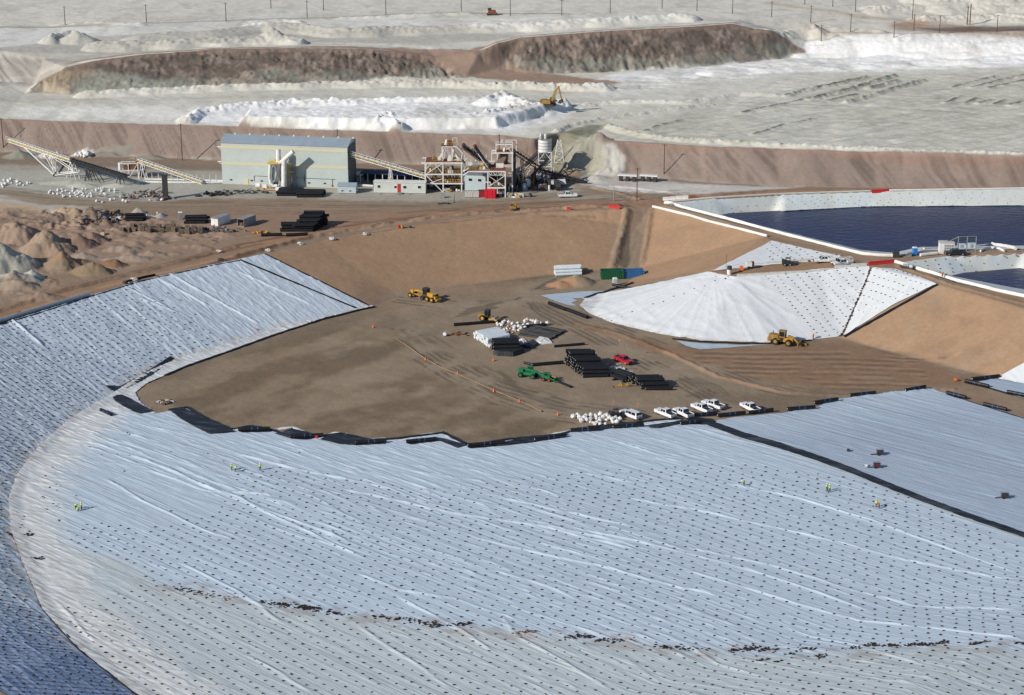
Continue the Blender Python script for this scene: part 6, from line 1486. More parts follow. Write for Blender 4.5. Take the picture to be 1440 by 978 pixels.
m_.beam((x0_+.2,0,z2),(x1_,0,zt_),.18); m_.beam((x0_+2.8,0,zt_),(x1_,0,z2),.18); m_.beam((x0_,0,z2),(x1_,0,-.1),.24); m_.beam((x0_+1,0,z3),(x1_,0,z3+1.6),.16); m_.beam((x0_,0,z3),(x0_,7,z2),.16); m_.beam((x0_+.3,0,zt_-2),(x0_+2,0,zt_),.14)
m_.build('steel_frame', WSTEEL, t)
for z in (z3, z2, zt_): MB().box(((x0_+x2_)/2,3.5,z+.22),(x2_-x0_-.4,6.6,.1)).build('deck', RUST, t)
rr = random.Random(3)
def machines(t, x0, x1, y0, y1, z, n, mats_, hmax, seed):
    rr = random.Random(seed)
    for k in range(n):
        x = rr.uniform(x0, x1); y = rr.uniform(y0, y1); w, d, h = rr.uniform(.5,1.8), rr.uniform(.5,1.3), rr.uniform(.4,hmax); m_ = MB(); q = rr.random()
        if q < .4: m_.box((x,y,z+h/2),(w,d,h),rr.uniform(-.3,.3),0,rr.uniform(.5,1),rr.uniform(.5,1))
        elif q < .7: m_.cyl((x-w/2,y,z+h/2),(x+w/2,y,z+h/2),h*.45,9)
        else: m_.cyl((x,y,z),(x,y,z+h),w*.4,9,w*.25)
        m_.beam((x,y,z+.1),(x+w*.8,y,z+.1),.12); m_.build('machine', mats_[rr.randrange(len(mats_))], t, True)
machines(t, x0_+1, x2_-.6, .4, 5.5, z3+.3, 14, [TAN_, TAN_, WSTEEL, RUST, DKM], 1.8, 21); machines(t, x0_+1, x2_-.6, .4, 5.5, z2+.3, 13, [GRY, RUST, TAN_, DKM, WSTEEL], 2.3, 22); machines(t, x1_, x2_-.6, .2, 5.0, 0, 12, [TAN_, WSTEEL, YDK, CONC], 1.2, 23); machines(t, x0_+.5, x2_-.5, .4, 5.5, zt_+.3, 8, [WSTEEL, GRY, RUST], .9, 24)
MB().box((-1.5,4,z3/2),(10,.15,z3)).build('back_panel', DKM, t)
def rails(t, x0, x1, y0, y1, z, m=RAIL):
    m_ = MB()
    for (a, b) in (((x0,y0),(x1,y0)),((x1,y0),(x1,y1)),((x1,y1),(x0,y1)),((x0,y1),(x0,y0))):
        l = math.dist(a,b); n = max(1,int(l/1.5))
        for zz in (.55,1.1): m_.beam((a[0],a[1],z+zz),(b[0],b[1],z+zz),.06)
        for i in range(n+1): q = i/n; m_.beam((a[0]+(b[0]-a[0])*q,a[1]+(b[1]-a[1])*q,z),(a[0]+(b[0]-a[0])*q,a[1]+(b[1]-a[1])*q,z+1.1),.06)
    m_.build('railing', m, t)
rails(t, x0_+2.2, x1_-.3, .6, 6.8, zt_+.2); rails(t, x1_+2.5, x2_+.3, .2, 6.8, zt_+.2); rails(t, x0_+.3, x2_-.2, .1, 6.9, z2+.2); rails(t, x0_+3, x2_-.2, .1, 6.9, z3+.2)
# upper stage
xa = Lc(621.5,220).x; xb = Lc(635.5,220).x; zu = Lc(621,208).z; xc = Lc(650,217).x; zc = Lc(650,217).z; m_ = MB()
for x in (xa, xb):
    for y in (1.5,5): m_.beam((x,y,zt_),(x,y,zu),.28)
for y in (1.5,5): m_.beam((xa,y,zu),(xb+1.3,y,zu),.28); m_.beam((xb+1.3,y,zu),(xc,y,zc),.26); m_.beam((xc,y,zc),(xc-.6,y,zt_),.24); m_.beam((xa+.2,y,zt_),(xa+1.3,y,zu),.14); m_.beam((xa+1.3,y,zu-1),(xb,y,zt_),.14)
for x in (xb+.2, xb+1.5): m_.beam((x,3,zu),(x,3,zu+2.4),.16)
m_.beam((xb+.2,3,zu+2.4),(xb+1.5,3,zu+2.4),.16)
m_.build('upper_frame', WSTEEL, t); MB().box(((xa+xb)/2,3.2,zu+.2),(xb-xa+.6,3.8,.1)).build('upper_deck', RUST, t); rails(t, xa-.2, xb+1.3, 1.4, 5.1, zu+.25)
m_ = MB(); m_.cyl(((xa+xb)/2-.3,2.8,zu+.3),((xa+xb)/2-.1,2.8,zu+1.9),.6,10,.35); m_.build('head_chute', WSTEEL, t, True); MB().box(((xa+xb)/2+.7,3,zu+.9),(1.2,1.4,1.3),.4).build('drive_box', RUST, t)
m_ = MB(); m_.beam((xa+1.2,2.4,zu-.5),(xa-.8,2.0,zt_+1.0),.5); m_.box((xa-.9,2,zt_+.9),(.9,.9,1.0)); m_.beam((xb+.2,2.4,zu-1),(xb+1.8,2,zt_+.9),.5); m_.box((xb+1.9,2,zt_+.8),(.8,.9,1.0)); m_.build('chutes', WSTEEL, t)
# middle platform and frame on the right
G2 = gt(698,278); Y2 = G2.y
t = thing('elevated_platform', 'white elevated platform with yellow rails between the two steel towers', 'platform', G2); L2 = lambda px, py, dy=0: VP(px, py, Y2)+Vector((0,dy,0))-G2
xa, xb, xm, xr = L2(651,240).x, L2(659,240).x, L2(686,240).x, L2(710.5,240).x; zp = L2(700,241.5).z; zq = L2(700,264.5).z; m_ = MB()
for y in (0,5): m_.beam((xa,y,L2(651,247).z),(xb,y,zp),.3); m_.beam((xb,y,zp),(xr,y,zp),.3,.36)
for x in (xm, xr):
    for y in (0,5): m_.beam((x,y,-.2),(x,y,zp),.32)
m_.beam((xm-1,0,zq+1.8),(xm+.8,0,zq+1.8),.25); m_.beam((xm,0,zq),(xr,0,zq),.3,.4); m_.beam((xm,0,zq+.2),(xr,0,zp-1.2),.16); m_.beam((xm,0,zp-1.2),(xr,0,zq+.2),.16); m_.beam((xm,0,zp-1.1),(xr,0,zp-1.1),.16)
for k in range(7): a = xm+(xr-xm)*k/7; m_.beam((a,0,zp-1.1 if k % 2 else zp),(a+(xr-xm)/7,0,zp if k % 2 else zp-1.1),.12)
m_.beam((xb+3,1,zp+.3),(xb+6.5,1,zp+.3),.1); m_.beam((xb+2.8,2,zp+5),(xb+6,2,zp+.4),.2); m_.build('steel_frame', WSTEEL, t)
MB().box(((xb+xr)/2,2.5,zp+.22),(xr-xb,4.8,.1)).build('deck', RUST, t); rails(t, xb, xm, .1, 4.9, zp+.25); MB().box(((xm+xr)/2,2.4,zq+.22),(xr-xm,4.6,.1)).build('lower_deck', RUST, t)
machines(t, xm+.6, xr-.6, .5, 4, zq+.3, 6, [TAN_, WSTEEL, YDK], 1.8, 31); MB().cyl(((xm+xr)/2,2,zq+3.0),((xm+xr)/2,2,zp-1.0),.4,10,.9).build('green_hopper', mat('teal_steel', (.05,.25,.24), .6), t, True)
machines(t, xm+.3, xr-.5, .5, 4, 0, 7, [DKM, RUST, DKM], 1.3, 32); machines(t, xb+1, xm, 1, 4, zp+.3, 7, [WSTEEL, GRY, TAN_], 2.4, 33)
# control cabin between
A2, B2, r2, Lw = frame_at((653.7,271),(682.5,272.5)); h_ = VP(683,248,B2.y).z-B2.z; t = thing('control_cabin', 'pale blue grey control cabin with two small dark windows under the platform', 'cabin', A2+Vector((0,.3,0)), r2)
MB().box((Lw/2,2,h_/2),(Lw,4,h_)).build('wall', SAGE2, t); MB().box((Lw/2,2,h_+.1),(Lw+.3,4.3,.18)).build('roof', GRY, t)
for f in (.27,.73): w_ = MB().box((Lw*f,-.03,h_*.74),(1.05,.06,.75)).build('window', GLS, t)
# right tower
G3 = gt(712,274); Y3 = G3.y+2; t = thing('hopper_tower', 'tall white steel hopper tower with a brown roofed cabin, right of the platform', 'process tower', G3+Vector((0,2,0))); L3 = lambda px, py, dy=0: VP(px, py, Y3)+Vector((0,dy,0))-(G3+Vector((0,2,0)))
m_ = MB(); xs = [L3(a,230).x for a in (691.5,697.5,720.5,726)]; ztop, zmid = L3(705,203.5).z, L3(705,215.5).z; zc2 = L3(705,228).z
for x in (xs[1], xs[2]):
    for y in (0,3.5): m_.beam((x,y,zmid),(x,y,ztop),.26)
for y in (0,3.5): m_.beam((xs[1],y,ztop),(xs[2],y,ztop),.28); m_.beam((xs[0],y,zmid),(xs[2]+.3,y,zmid),.32,.4); m_.beam((xs[0],y,zmid),(xs[0]-.1,y,zc2),.25); m_.beam((xs[2],y,zmid),(xs[2],y,0),.4); m_.beam((xs[1]+.4,y,zmid),(xs[1]+.4,y,0),.25)
for x in (xs[1], xs[2]): m_.beam((x,0,ztop),(x,3.5,ztop),.24); m_.beam((x,0,zmid),(x,3.5,zmid),.24)
m_.beam((xs[2],3.5,ztop+.6),(xs[3],3.5,ztop+.6),.2); m_.beam((xs[1]+1.4,3.5,ztop+.6),(xs[2],3.5,ztop+.6),.2); m_.beam((xs[3],3.5,ztop+.6),(xs[3],3.5,zmid),.25); m_.beam((xs[1]+2.5,0,ztop),(xs[2],0,zmid),.16); m_.beam((xs[2]-1.9,0,zmid+1),(xs[2],0,zmid+2.2),.14)
for k in range(6): z = zmid-k*2.0; m_.beam((xs[2],0,z),(xs[2],3.5,z-2.0),.14); m_.beam((xs[2],0,z-2),(xs[2],3.5,z-2),.14)
m_.beam((xs[0]-1,1,zc2),(xs[0]+1.2,1,zc2),.24); m_.build('steel_frame', WSTEEL, t); MB().box(((xs[1]+xs[2])/2,1.8,zmid+.25),(xs[2]-xs[1],3.4,.1)).build('deck', RUST, t); MB().cyl(((xs[1]+xs[2])/2,1,zmid+.3),((xs[1]+xs[2])/2+.2,1,zmid+2.0),.4,10,.25).build('head_chute', WSTEEL, t, True)
ca = L3(697.5,240); cw = L3(708,240).x-ca.x; cc = MB().box((ca.x+cw/2,-.5,ca.z+1.3),(cw,2.2,2.6)).build('cabin', WSTEEL, t); b_ = MB(); b_.add([(ca.x,-1.5,ca.z+2.7),(ca.x+cw,-1.5,ca.z+2.7),(ca.x+cw+1.5,2.5,ca.z+4.9),(ca.x+1.2,2.5,ca.z+4.9),(ca.x,-1.5,ca.z+2.5),(ca.x+cw,-1.5,ca.z+2.5),(ca.x+cw+1.5,2.5,ca.z+2.5),(ca.x+1.2,2.5,ca.z+2.5)], [(0,1,2,3),(7,6,5,4),(0,4,5,1),(1,5,6,2),(2,6,7,3),(3,7,4,0)]); b_.build('brown_hood', mat('brown_sheet', (.20,.14,.11), .8, noise=.2), cc)
MB().cyl((xs[2]+.6,2,.2),(xs[2]+.6,2,zmid),.5,8).build('dust_pipe', DKM, t); machines(t, xs[1]+.5, xs[2]+4, .5, 4, 0, 12, [DKM, GRY, WSTEEL, DKM], 3.0, 41); machines(t, xs[1]+2.5, xs[2]-.3, 1, 3, zc2-1, 5, [DKM, RUST, GRY], 2.2, 42)
q_ = gt(702,278)+Vector((0,8,0)); t = thing('vent_stack', 'thin dark stack rising above the right steel tower', 'stack', q_); zz = VP(702,191,q_.y).z-q_.z; MB().cyl((0,0,0),(0,0,zz),.13,8).build('pipe', DKM, t); MB().cyl((0,0,zz),(0,0,zz+.3),.2,8).build('cap', DKM, t)
# dark conveyors
conveyor('dark inclined conveyor behind the process tower, under the railed platform', (652,262), 13.0, (690,264), 7.0, 1.1, 'dark'); conveyor('short dark conveyor with a red head and white chute behind the platform', (668,262), 12.6, (690,266), 6.4, .9, 'dark', gal=False)
conveyor('dark conveyor sloping down right from the hopper tower', (722,266), 12.2, (756,262), 6.4, 1.3, 'dark', ((.35,1.0,0),)); conveyor('dark conveyor crossing in front, rising right to the silo', (743,263), 2.4, (771,261), 8.6, 1.3, 'dark', (), False); conveyor('low dark conveyor at the right end of the plant, running down to the ground', (758,258), 4.6, (826,259), .5, 1.3, 'dark', ((.3,1.2,0),)); conveyor('dark conveyor behind the silo, rising right', (735,254), 4.0, (760,246), 8.0, 1.1, 'dark', (), False)
# silo
g_ = gt(766,249); t = thing('storage_silo', 'white cylindrical storage silo raised on a steel frame', 'silo', g_); zl = VP(766,213,g_.y).z-g_.z; zh = VP(766,196,g_.y).z-g_.z; R = 2.1
MB().cyl((0,0,zl),(0,0,zh),R,24).build('tank', WSTEEL, t, True); MB().cyl((0,0,zl-2.4),(0,0,zl),.5,18,R*.95).build('hopper_cone', GRY, t, True); m_ = MB()
for k in range(5): z = zl+(zh-zl)*k/4; m_.cyl((0,0,z-.06),(0,0,z+.06),R+.05,24)
m_.build('hoops', GRY, t)
m_ = MB()
for sx in (-1,1):
    for sy in (-1,1): m_.beam((sx*2,sy*1.8,0),(sx*2,sy*1.8,zl),.3)
for z in (zl, zl-2.6, zl-4.6): m_.beam((-2.1,-1.8,z),(2.1,-1.8,z),.28); m_.beam((-2.1,1.8,z),(2.1,1.8,z),.28); m_.beam((2,-1.8,z),(2,1.8,z),.24)
m_.beam((-2,-1.8,zl-2.6),(0,-1.8,zl),.16); m_.beam((2,-1.8,zl-2.6),(0,-1.8,zl),.16); m_.build('support_frame', WSTEEL, t)
m_ = MB(); m_.cyl((-1.3,-.3,zh),(-1.3,-.3,zh+1.9),.35,10); m_.cyl((.2,0,zh),(.2,0,zh+1.7),.45,10); m_.cyl((-.6,.4,zh),(-.6,.4,zh+1.2),.25,8); m_.build('roof_filters', WSTEEL, t, True); rails(t, -1.4, 1.5, -1.4, 1.4, zh, RUST); MB().box((0,-1.6,zl-5),(4.4,1.0,.15)).build('deck', RUST, t); machines(t, -1.8, 2.2, -1.5, 1.5, 0, 9, [DKM, WSTEEL, DKM, RUST], 2.6, 51)
g_ = gt(786,228.5); t = thing('lattice_tower', 'slim white lattice tower right of the silo', 'tower', g_); zt_ = VP(786,197,g_.y).z-g_.z; m_ = MB()
for sx in (-1,1):
    for sy in (-1,1): m_.beam((sx*1.55,sy*1.2,0),(sx*.5,sy*.45,zt_),.2)
for k in range(4):
    z = zt_*k/4; z1 = zt_*(k+1)/4; w0 = 1.55-1.05*k/4; w1 = 1.55-1.05*(k+1)/4
    m_.beam((-w0,-1.2+.19*k,z),(w1,-1.0+.19*k,z1),.12); m_.beam((w0,-1.2+.19*k,z),(-w1,-1.0+.19*k,z1),.12); m_.beam((-w0,-1.2+.19*k,z+.1),(w0,-1.2+.19*k,z+.1),.14)
m_.build('lattice', WSTEEL, t)
# white hopper trailer
g_ = gt(783,263); t = thing('hopper_trailer', 'white open hopper trailer below the low dark conveyor', 'trailer', g_, -.05); MB().prism([(-2.6,1.9),(2.6,2.3),(2.9,1.1),(-1.8,1.0)], -1.1, 1.1).build('hopper', WSTEEL, t)
for x in (-.6,.5): 
    for y in (-.9,.9): MB().cyl((x,y-.15,.45),(x,y+.15,.45),.45,10).build('wheel', RUB, t)
MB().beam((-1.8,0,.9),(-4.2,0,.6),.2).build('drawbar', DKM, t); t = thing('white_box', 'small white cabinet left of the white hopper trailer', 'cabinet', gt(768,260)); MB().box((0,0,.9),(1.3,1.2,1.8)).build('case', WSTEEL, t); MB().box((0,-.62,1.0),(.8,.03,1.2)).build('door', GRY, t)
machp = thing('plant_machinery', 'jumble of dark and white machinery at the foot of the dark conveyors', 'machinery', gt(745,266)); machines(machp, -4, 9, -2.5, 3, 0, 34, [DKM, DKM, GRY, WSTEEL, DKM, RUST], 3.0, 52)

for (px, py, x0, x1, y0, y1, n, hm, sd, lab) in ((735,262,-3,4,0,5,20,6.0,71,'cluster of dark tanks and pipes behind the right steel tower'),(672,262,-5,6,4,9,18,7.0,72,'cluster of pipes and housings behind the control cabin'),(762,256,-4,5,-1,3,16,4.0,73,'dark machine frames under the white silo')):
    machp = thing('plant_machinery', lab, 'machinery', gt(px, py)); machines(machp, x0, x1, y0, y1, 0, n, [DKM, GRY, DKM, RUST, WSTEEL], hm, sd); m_ = MB(); rr = random.Random(sd)
    for k in range(9):
        a = Vector((rr.uniform(x0,x1), rr.uniform(y0,y1), 0)); m_.beam(a, a+Vector((0,0,hm*rr.uniform(.7,1.2))), .2); b = a+Vector((rr.uniform(-3,3), rr.uniform(-1,1), 0)); h = hm*rr.uniform(.4,1); m_.beam(a+Vector((0,0,h)), b+Vector((0,0,h*rr.uniform(.6,1.2))), .18); m_.beam(a+Vector((0,0,h*.5)), b+Vector((0,0,h)), .12)
    m_.build('pipe_frame', WSTEEL, machp)
# trailers, sheds, small buildings
def shed(label, a, b, pytop, depth, wall, roofm, gable=.5, name='shed', wins=(), door=None, cat='shed', doorm=RED):
    A_, B_, r_, l = frame_at(a, b); h = VP(a[0], pytop, A_.y).z-A_.z; t = thing(name, label, cat, A_, r_)
    MB().box((l/2,depth/2,h/2+.1),(l,depth,h-.1)).build('wall', wall, t); m_ = MB(); e = .15
    m_.add([(-e,-e,h),(l+e,-e,h),(l+e,depth/2,h+gable),(-e,depth/2,h+gable),(l+e,depth+e,h),(-e,depth+e,h),(-e,-e,h+.1),(l+e,-e,h+.1),(l+e,depth/2,h+gable+.1),(-e,depth/2,h+gable+.1),(l+e,depth+e,h+.1),(-e,depth+e,h+.1)],
           [(6,7,8,9),(9,8,10,11),(0,1,7,6),(1,2,8,7),(2,4,10,8),(4,5,11,10),(5,3,9,11),(3,0,6,9),(0,5,4,1)]); m_.build('roof', roofm, t)
    for w_ in wins: f_ = MB().box((l*w_[0],-.04,h*w_[1]),(w_[2],.08,w_[3])).build('window', WSTEEL, t); MB().box((l*w_[0],-.09,h*w_[1]),(w_[2]-.2,.03,w_[3]-.2)).build('pane', GLS, f_)
    if door: MB().box((l*door,-.05,h*.46),(.95,.1,h*.86)).build('door', doorm, t)
    return t
shed('small grey shed with a shallow roof at the right corner of the sage building', (475,272.3), (500.5,272.8), 262.3, 4.2, SAGE2, ROOFM, .7, wins=((.25,.4,.9,.6),(.68,.4,.9,.6)))
t = shed('long white office trailer with a red door, right of the small shed', (525.6,271.8), (598.5,273), 256.5, 3.2, TRL, WSTEEL, .08, 'office_trailer', ((.10,.62,1.0,1.0),(.42,.6,.9,.9),(.60,.6,1.1,1.0),(.88,.62,1.1,1.0)), .49, 'trailer'); m_ = MB(); m_.beam((3,-.9,.4),(2,-1.9,.1),.15); m_.beam((12,-.9,.4),(11,-1.9,.1),.15); m_.box((8.1,-.8,.35),(1.6,1.2,.2)); m_.build('steps', GRY, t)
NAVY = mat('navy_screen', (.03,.045,.09), .8); A_, B_, r_, l = frame_at((504,259),(590,263)); t = thing('open_shelter', 'dark blue open shelter with white posts behind the office trailer', 'shelter', A_, r_); MB().box((l/2,4,3.0),(l,5,.18)).build('roof', NAVY, t); MB().box((l/2,6.4,1.5),(l,.1,3)).build('back_wall', NAVY, t); m_ = MB()
for k in range(9): m_.beam((.3+k*(l-.6)/8,1.5,0),(.3+k*(l-.6)/8,1.5,2.95),.2)
m_.build('posts', WSTEEL, t)
# red container and tanks by the cabin
RC = mat('bright_red_container', (.55,.012,.03), .5, noise=.1); t = thing('cargo_box', 'bright red box container in front of the raised platform', 'container', gt(690,279.5), -.12); m_ = MB(); m_.box((-.2,1.5,1.35),(3.3,3.2,2.7)); m_.build('shell', RC, t); MB().box((-1.0,-.13,1.3),(.06,.06,2.4)).build('door_bar', DKM, t); MB().box((.5,-.13,1.3),(.06,.06,2.4)).build('door_bar', DKM, t)
t = thing('red_bin', 'dark red bin just left of the bright red container', 'bin', gt(677.5,278), .1); MB().box((0,.8,1.0),(1.9,1.6,2.0),tx=.9).build('bin_body', mat('dull_red_steel', (.25,.03,.03), .7, noise=.2), t); MB().box((0,.8,2.05),(2.0,1.7,.1)).build('lid', DKM, t)
tb = None
for k, px in enumerate((655.5,659.2,662.8,666.4,670.0,673.4)):
    if tb is None:
        tb = thing('chemical_tote', 'pale chemical tote in the row before the control cabin', 'tote', group='totes in front of the control cabin'); MB().box((0,0,1.05),(.72,.9,1.9)).build('tank', CONC, tb); MB().box((0,0,.08),(.8,1,.14)).build('pallet', WOOD, tb); MB().cyl((0,0,2.0),(0,0,2.12),.2,8).build('cap', DKM, tb); o = tb
    else: o = copy_tree(tb)
    o.location = gt(px, 277.6)
machp = thing('equipment_row', 'row of tan crates and small machines at the roadside right of the red container', 'equipment', gt(735,277.5)); machines(machp, -4.5, 4.2, -.6, .8, 0, 18, [TAN_, CONC, WOOD, DKM, WSTEEL], 1.5, 61)
machp = thing('grey_hopper_bin', 'small grey bin on the yard in front of the process tower', 'bin', gt(622,278.5)); MB().box((0,0,.7),(1.4,1.2,1.2),tx=.7,ty=.7).build('bin_body', GRY, machp); MB().box((0,0,.06),(1.2,1,.12)).build('skid_base', DKM, machp)
machp = thing('floor_scrap', 'flat dark scrap heap on the yard in front of the process tower', 'scrap', gt(624,287)); machines(machp, -1.4, 1.4, -.4, .4, 0, 9, [DKM], .35, 62)
t = thing('short_post', 'short thin dark post on the yard left of the tiny excavator', 'post', gt(639,285)); MB().cyl((0,0,0),(0,0,2.2),.07,6).build('rod', DKM, t); MB().box((0,0,.05),(.5,.5,.1)).build('foot', DKM, t)

# pump platform by the large pond
t = thing('pump_cabin', 'white louvred cabin on the pump platform by the large pond', 'cabin', gt(1321,357), -.03); MB().box((2.0,1.3,1.45),(3.9,2.6,2.9)).build('wall', WSTEEL, t); MB().box((2.0,1.3,2.98),(4.1,2.8,.12)).build('roof', CONC, t)
for i in range(4):
    for j in range(3): MB().box((1.5+i*.65,-.03,.75+j*.75),(.5,.06,.55)).build('louvre', GRY, t)
t = thing('net_frame', 'tall pipe frame carrying dark nets over the pump platform', 'frame', gt(1357,356)); m_ = MB(); xs_l = [VP(px,350,t.location.y).x-t.location.x for px in (1347,1359.5,1372)]; zt_ = VP(1359,333,t.location.y).z-t.location.z
for x in xs_l: m_.cyl((x,0,0),(x,0,zt_),.12,7)
m_.cyl((xs_l[0],0,zt_),(xs_l[2],0,zt_+.1),.08,6); m_.cyl((xs_l[0],0,zt_),(xs_l[0]-3.4,1.5,zt_-2.4),.1,6); m_.build('poles', GRY, t); m_ = MB()
m_.box(((xs_l[0]+xs_l[2])/2,.6,zt_-.1),(xs_l[2]-xs_l[0],1.2,.12)); m_.beam((xs_l[0],.6,zt_),(xs_l[0]-2.6,1.6,zt_-1.7),1.2,.1); m_.build('net', mat('dark_green_net', (.02,.035,.025), .9), t)
for i, (px, w, h, lab) in enumerate(((1352,2.2,1.7,'left of two grey pump cabinets behind the black pickup'),(1366,2.0,1.9,'right of two grey pump cabinets behind the black pickup'))): t = thing('pump_cabinet', lab, 'cabinet', gt(px,350)); MB().box((0,0,h/2),(w,1.2,h)).build('case', SAGE2, t); MB().box((0,-.62,h/2),(w*.4,.04,h*.8)).build('door', GRY, t)
tube_along('platform_wall', ((1294,361),(1318,358.5)), .45, WPIPE, 'short white wall left of the louvred pump cabin', 'wall'); tube_along('platform_wall', ((1299,352),(1330,350),(1394,345)), .28, WSTEEL, 'white kerb along the pond side of the pump platform', 'wall'); tube_along('platform_wall', ((1395,345),(1412,349),(1428,352.5)), .5, WPIPE, 'white wrapped pipe closing the right end of the pump platform', 'pipe', jit=.3); tube_along('platform_wall', ((1256,362),(1300,357)), .3, WPIPE, 'low white kerb between the pipe corner and the blue toilet', 'wall'); tube_along('platform_wall', ((1378,355),(1393,351),(1412,355)), .35, WPIPE, 'angled white kerb right of the net frame', 'wall')
t = thing('steel_skip', 'dark generator box by the corner of the white pond pipe', 'generator', gt(1259.5,362)); MB().box((0,0,.95),(1.7,1.4,1.7)).build('case', DKM, t); MB().cyl((.5,0,1.8),(.5,0,2.3),.08,6).build('exhaust', DKM, t)
t = thing('grey_ramp', 'grey folded ramp lying left of the blue portable toilet', 'ramp', gt(1273,361),.2); MB().prism([(-1.6,0),(1.6,0),(1.6,1.1),(1.3,1.1)], -.6,.6).build('ramp_plate', GRY, t); MB().beam((-1.5,-.6,.1),(1.6,-.6,1.2),.12).build('side_rail', DKM, t)
t = thing('pump_skid', 'small grey pump skid beside the white pipe below the red barrier', 'pump', gt(1275,377.5),-.5); MB().box((0,0,.3),(3.6,1.1,.3)).build('skid_base', DKM, t); MB().cyl((-1,0,.8),(.6,0,.8),.4,10).build('pump_body', GRY, t); MB().box((1.2,0,.8),(.9,.9,.8)).build('motor', SAGE2, t)
# bench equipment
t = thing('water_tank', 'black over white upright tank at the tip of the bench', 'tank', gt(1025.5,386)); MB().cyl((0,0,0),(0,0,1.35),.62,16).build('lower_shell', WSTEEL, t, True); MB().cyl((0,0,1.35),(0,0,2.25),.66,16).build('upper_shell', DKM, t, True)
t = thing('antenna_mast', 'thin dark mast beside the black and white tank', 'mast', gt(1021,379)); MB().cyl((0,0,0),(0,0,4.4),.05,6).build('rod', DKM, t); MB().box((0,0,.1),(.4,.4,.2)).build('foot', DKM, t)
t = thing('fuel_cube', 'orange red fuel cube on the bench right of the tank', 'fuel tank', gt(1042.5,381)); MB().box((0,0,.75),(.95,.9,1.1)).build('tank', ROPE, t); MB().box((0,0,.1),(1.1,1,.2)).build('skid_base', DKM, t)
t = thing('generator_trailer', 'white generator trailer on the bench behind the fuel cube', 'generator', gt(1053,378)); MB().box((0,0,1.3),(1.5,1.3,1.2)).build('case', WSTEEL, t); MB().box((1.0,0,1.4),(.7,1.2,1.0)).build('engine', mat('maroon_paint',(.12,.02,.02),.5), t); MB().beam((1.0,0,.5),(3.0,0,.3),.12).build('drawbar', DKM, t)
for y in (-.7,.7): MB().cyl((0,y-.1,.4),(0,y+.1,.4),.4,10).build('wheel', RUB, t)
# barriers
def krail(a, b, n, label, group, m=CONC, name='concrete_barrier', h=.85):
    p, q = gt(*a), gt(*b); l = (q-p).length/n; pr = None
    for i in range(n):
        c = p*(1-(i+.5)/n)+q*((i+.5)/n); c.z = H1(c.x, c.y)-.02
        if pr is None:
            pr = thing(name, label, 'barrier', group=group if n > 1 else None); MB().prism([(-.3,0),(.3,0),(.28,.2),(.12,.42),(.09,h),(-.09,h),(-.12,.42),(-.28,.2)], -l/2+.04, l/2-.04).build('barrier_body', m, pr); MB().box((0,l/2-.02,.45),(.08,.07,.5)).build('joint_pin', DKM, pr); o = pr
        else: o = copy_tree(pr)
        o.location = c; o.rotation_euler = (0,0,math.atan2(q.y-p.y, q.x-p.x)-PI/2)
    return pr
krail((1036,390.5),(1219,373.5),8,'pale concrete barrier in the line along the front edge of the bench','barriers along the front of the bench'); krail((1058,375),(1148,367.5),4,'pale concrete barrier in the line behind the skid steer on the bench','barriers along the back of the bench')
krail((1221,373.5),(1257,370),3,'red plastic barrier in the row closing the end of the bench road','red barriers at the bench road',RED,'plastic_barrier',1.0); krail((1225.5,272),(1250,270.8),3,'red plastic barrier in the row on the far rim of the large pond','red barriers on the far pond rim',RED,'plastic_barrier',1.1)
krail((932,282),(968,280),4,'white barrier beside the road north of the pond corner','white barriers by the pond corner',WPIPE,'road_barrier',1.1); krail((969,279.8),(980,279),1,'brown barrier at the right end of the short white row','x',RUST,'road_barrier',1.0); krail((856,292.5),(872,294.5),2,'red plastic barrier beside the top of the dirt ramp','red barriers by the ramp top',RED,'plastic_barrier',1.0); krail((797,295.5),(803,295.5),1,'single small red barrier on the rim road below the white pickup','x',RED,'plastic_barrier',.9)
# white flat troughs on the yard
for (a, b, lab) in (((869,254),(896,255.5),'left of two long white roofed canopies on the yard'),((900,254.5),(925,256),'right of two long white roofed canopies on the yard')):
    p, q = gt(*a), gt(*b); l = (q-p).length; t = thing('canopy', lab, 'canopy', (p+q)/2, math.atan2(q.y-p.y, q.x-p.x)); MB().box((0,0,1.9),(l,2.0,.35)).build('canopy_roof', WSTEEL, t); m_ = MB()
    for x in (-l*.35,0,l*.35): m_.box((x,0,.9),(1.0,1.6,1.7))
    m_.build('equipment_boxes', DKM, t)
# ------------------------------------------------------------------ poles
PW = mat('pole_timber', (.10, .065, .045), .9, noise=.3, nscale=1)
def pole(base, top, label, group=None, r=.14, arm=True, m=PW):
    g = gt(*base); h = max(2.0, VP(base[0], top, g.y).z-g.z); t = thing('power_pole' if arm else 'post', label, 'pole', g, group=group); MB().cyl((0,0,-.3),(0,0,h),r,7,r*.75).build('shaft', m, t)
    if arm: MB().box((0,0,h-.35),(1.7,.12,.12)).build('crossarm', m, t); MB().cyl((0,0,h-.1),(0,0,h+.25),.05,6).build('insulator', GRY, t)
    return t
back = [(91.7,35,9),(206,32,7),(318,30,4),(432,25,1),(542.7,21,-4),(648.7,15.7,-10),(717.7,23,-2),(790,22,0),(858,18.7,-5),(931,12.7,-10),(980,16,-6),(1030,20,-4),(1085,24,2),(1140,32,8),(1196,45,20),(1257,53,30)]
wh = ['far left','second from the left','third from the left','fourth from the left, before the small far pole','on the plain left of the white flat','above the long bank','nearest the small red machine on the far bank','right of the one nearest the small red machine','above the left half of the right stockpile','above the crest of the right stockpile',
      'left of three in a row right of the stockpile crest','middle of three in a row right of the stockpile crest','right of three in a row right of the stockpile crest','on the slope just left of the dark shaded heap','on the bank right of the dark shaded heap','in front of the brown heap']
for (x, y, tp), w_ in zip(back, wh): pole((x,y), tp, 'thin dark power pole, '+w_, 'line of power poles across the far plain', .17)
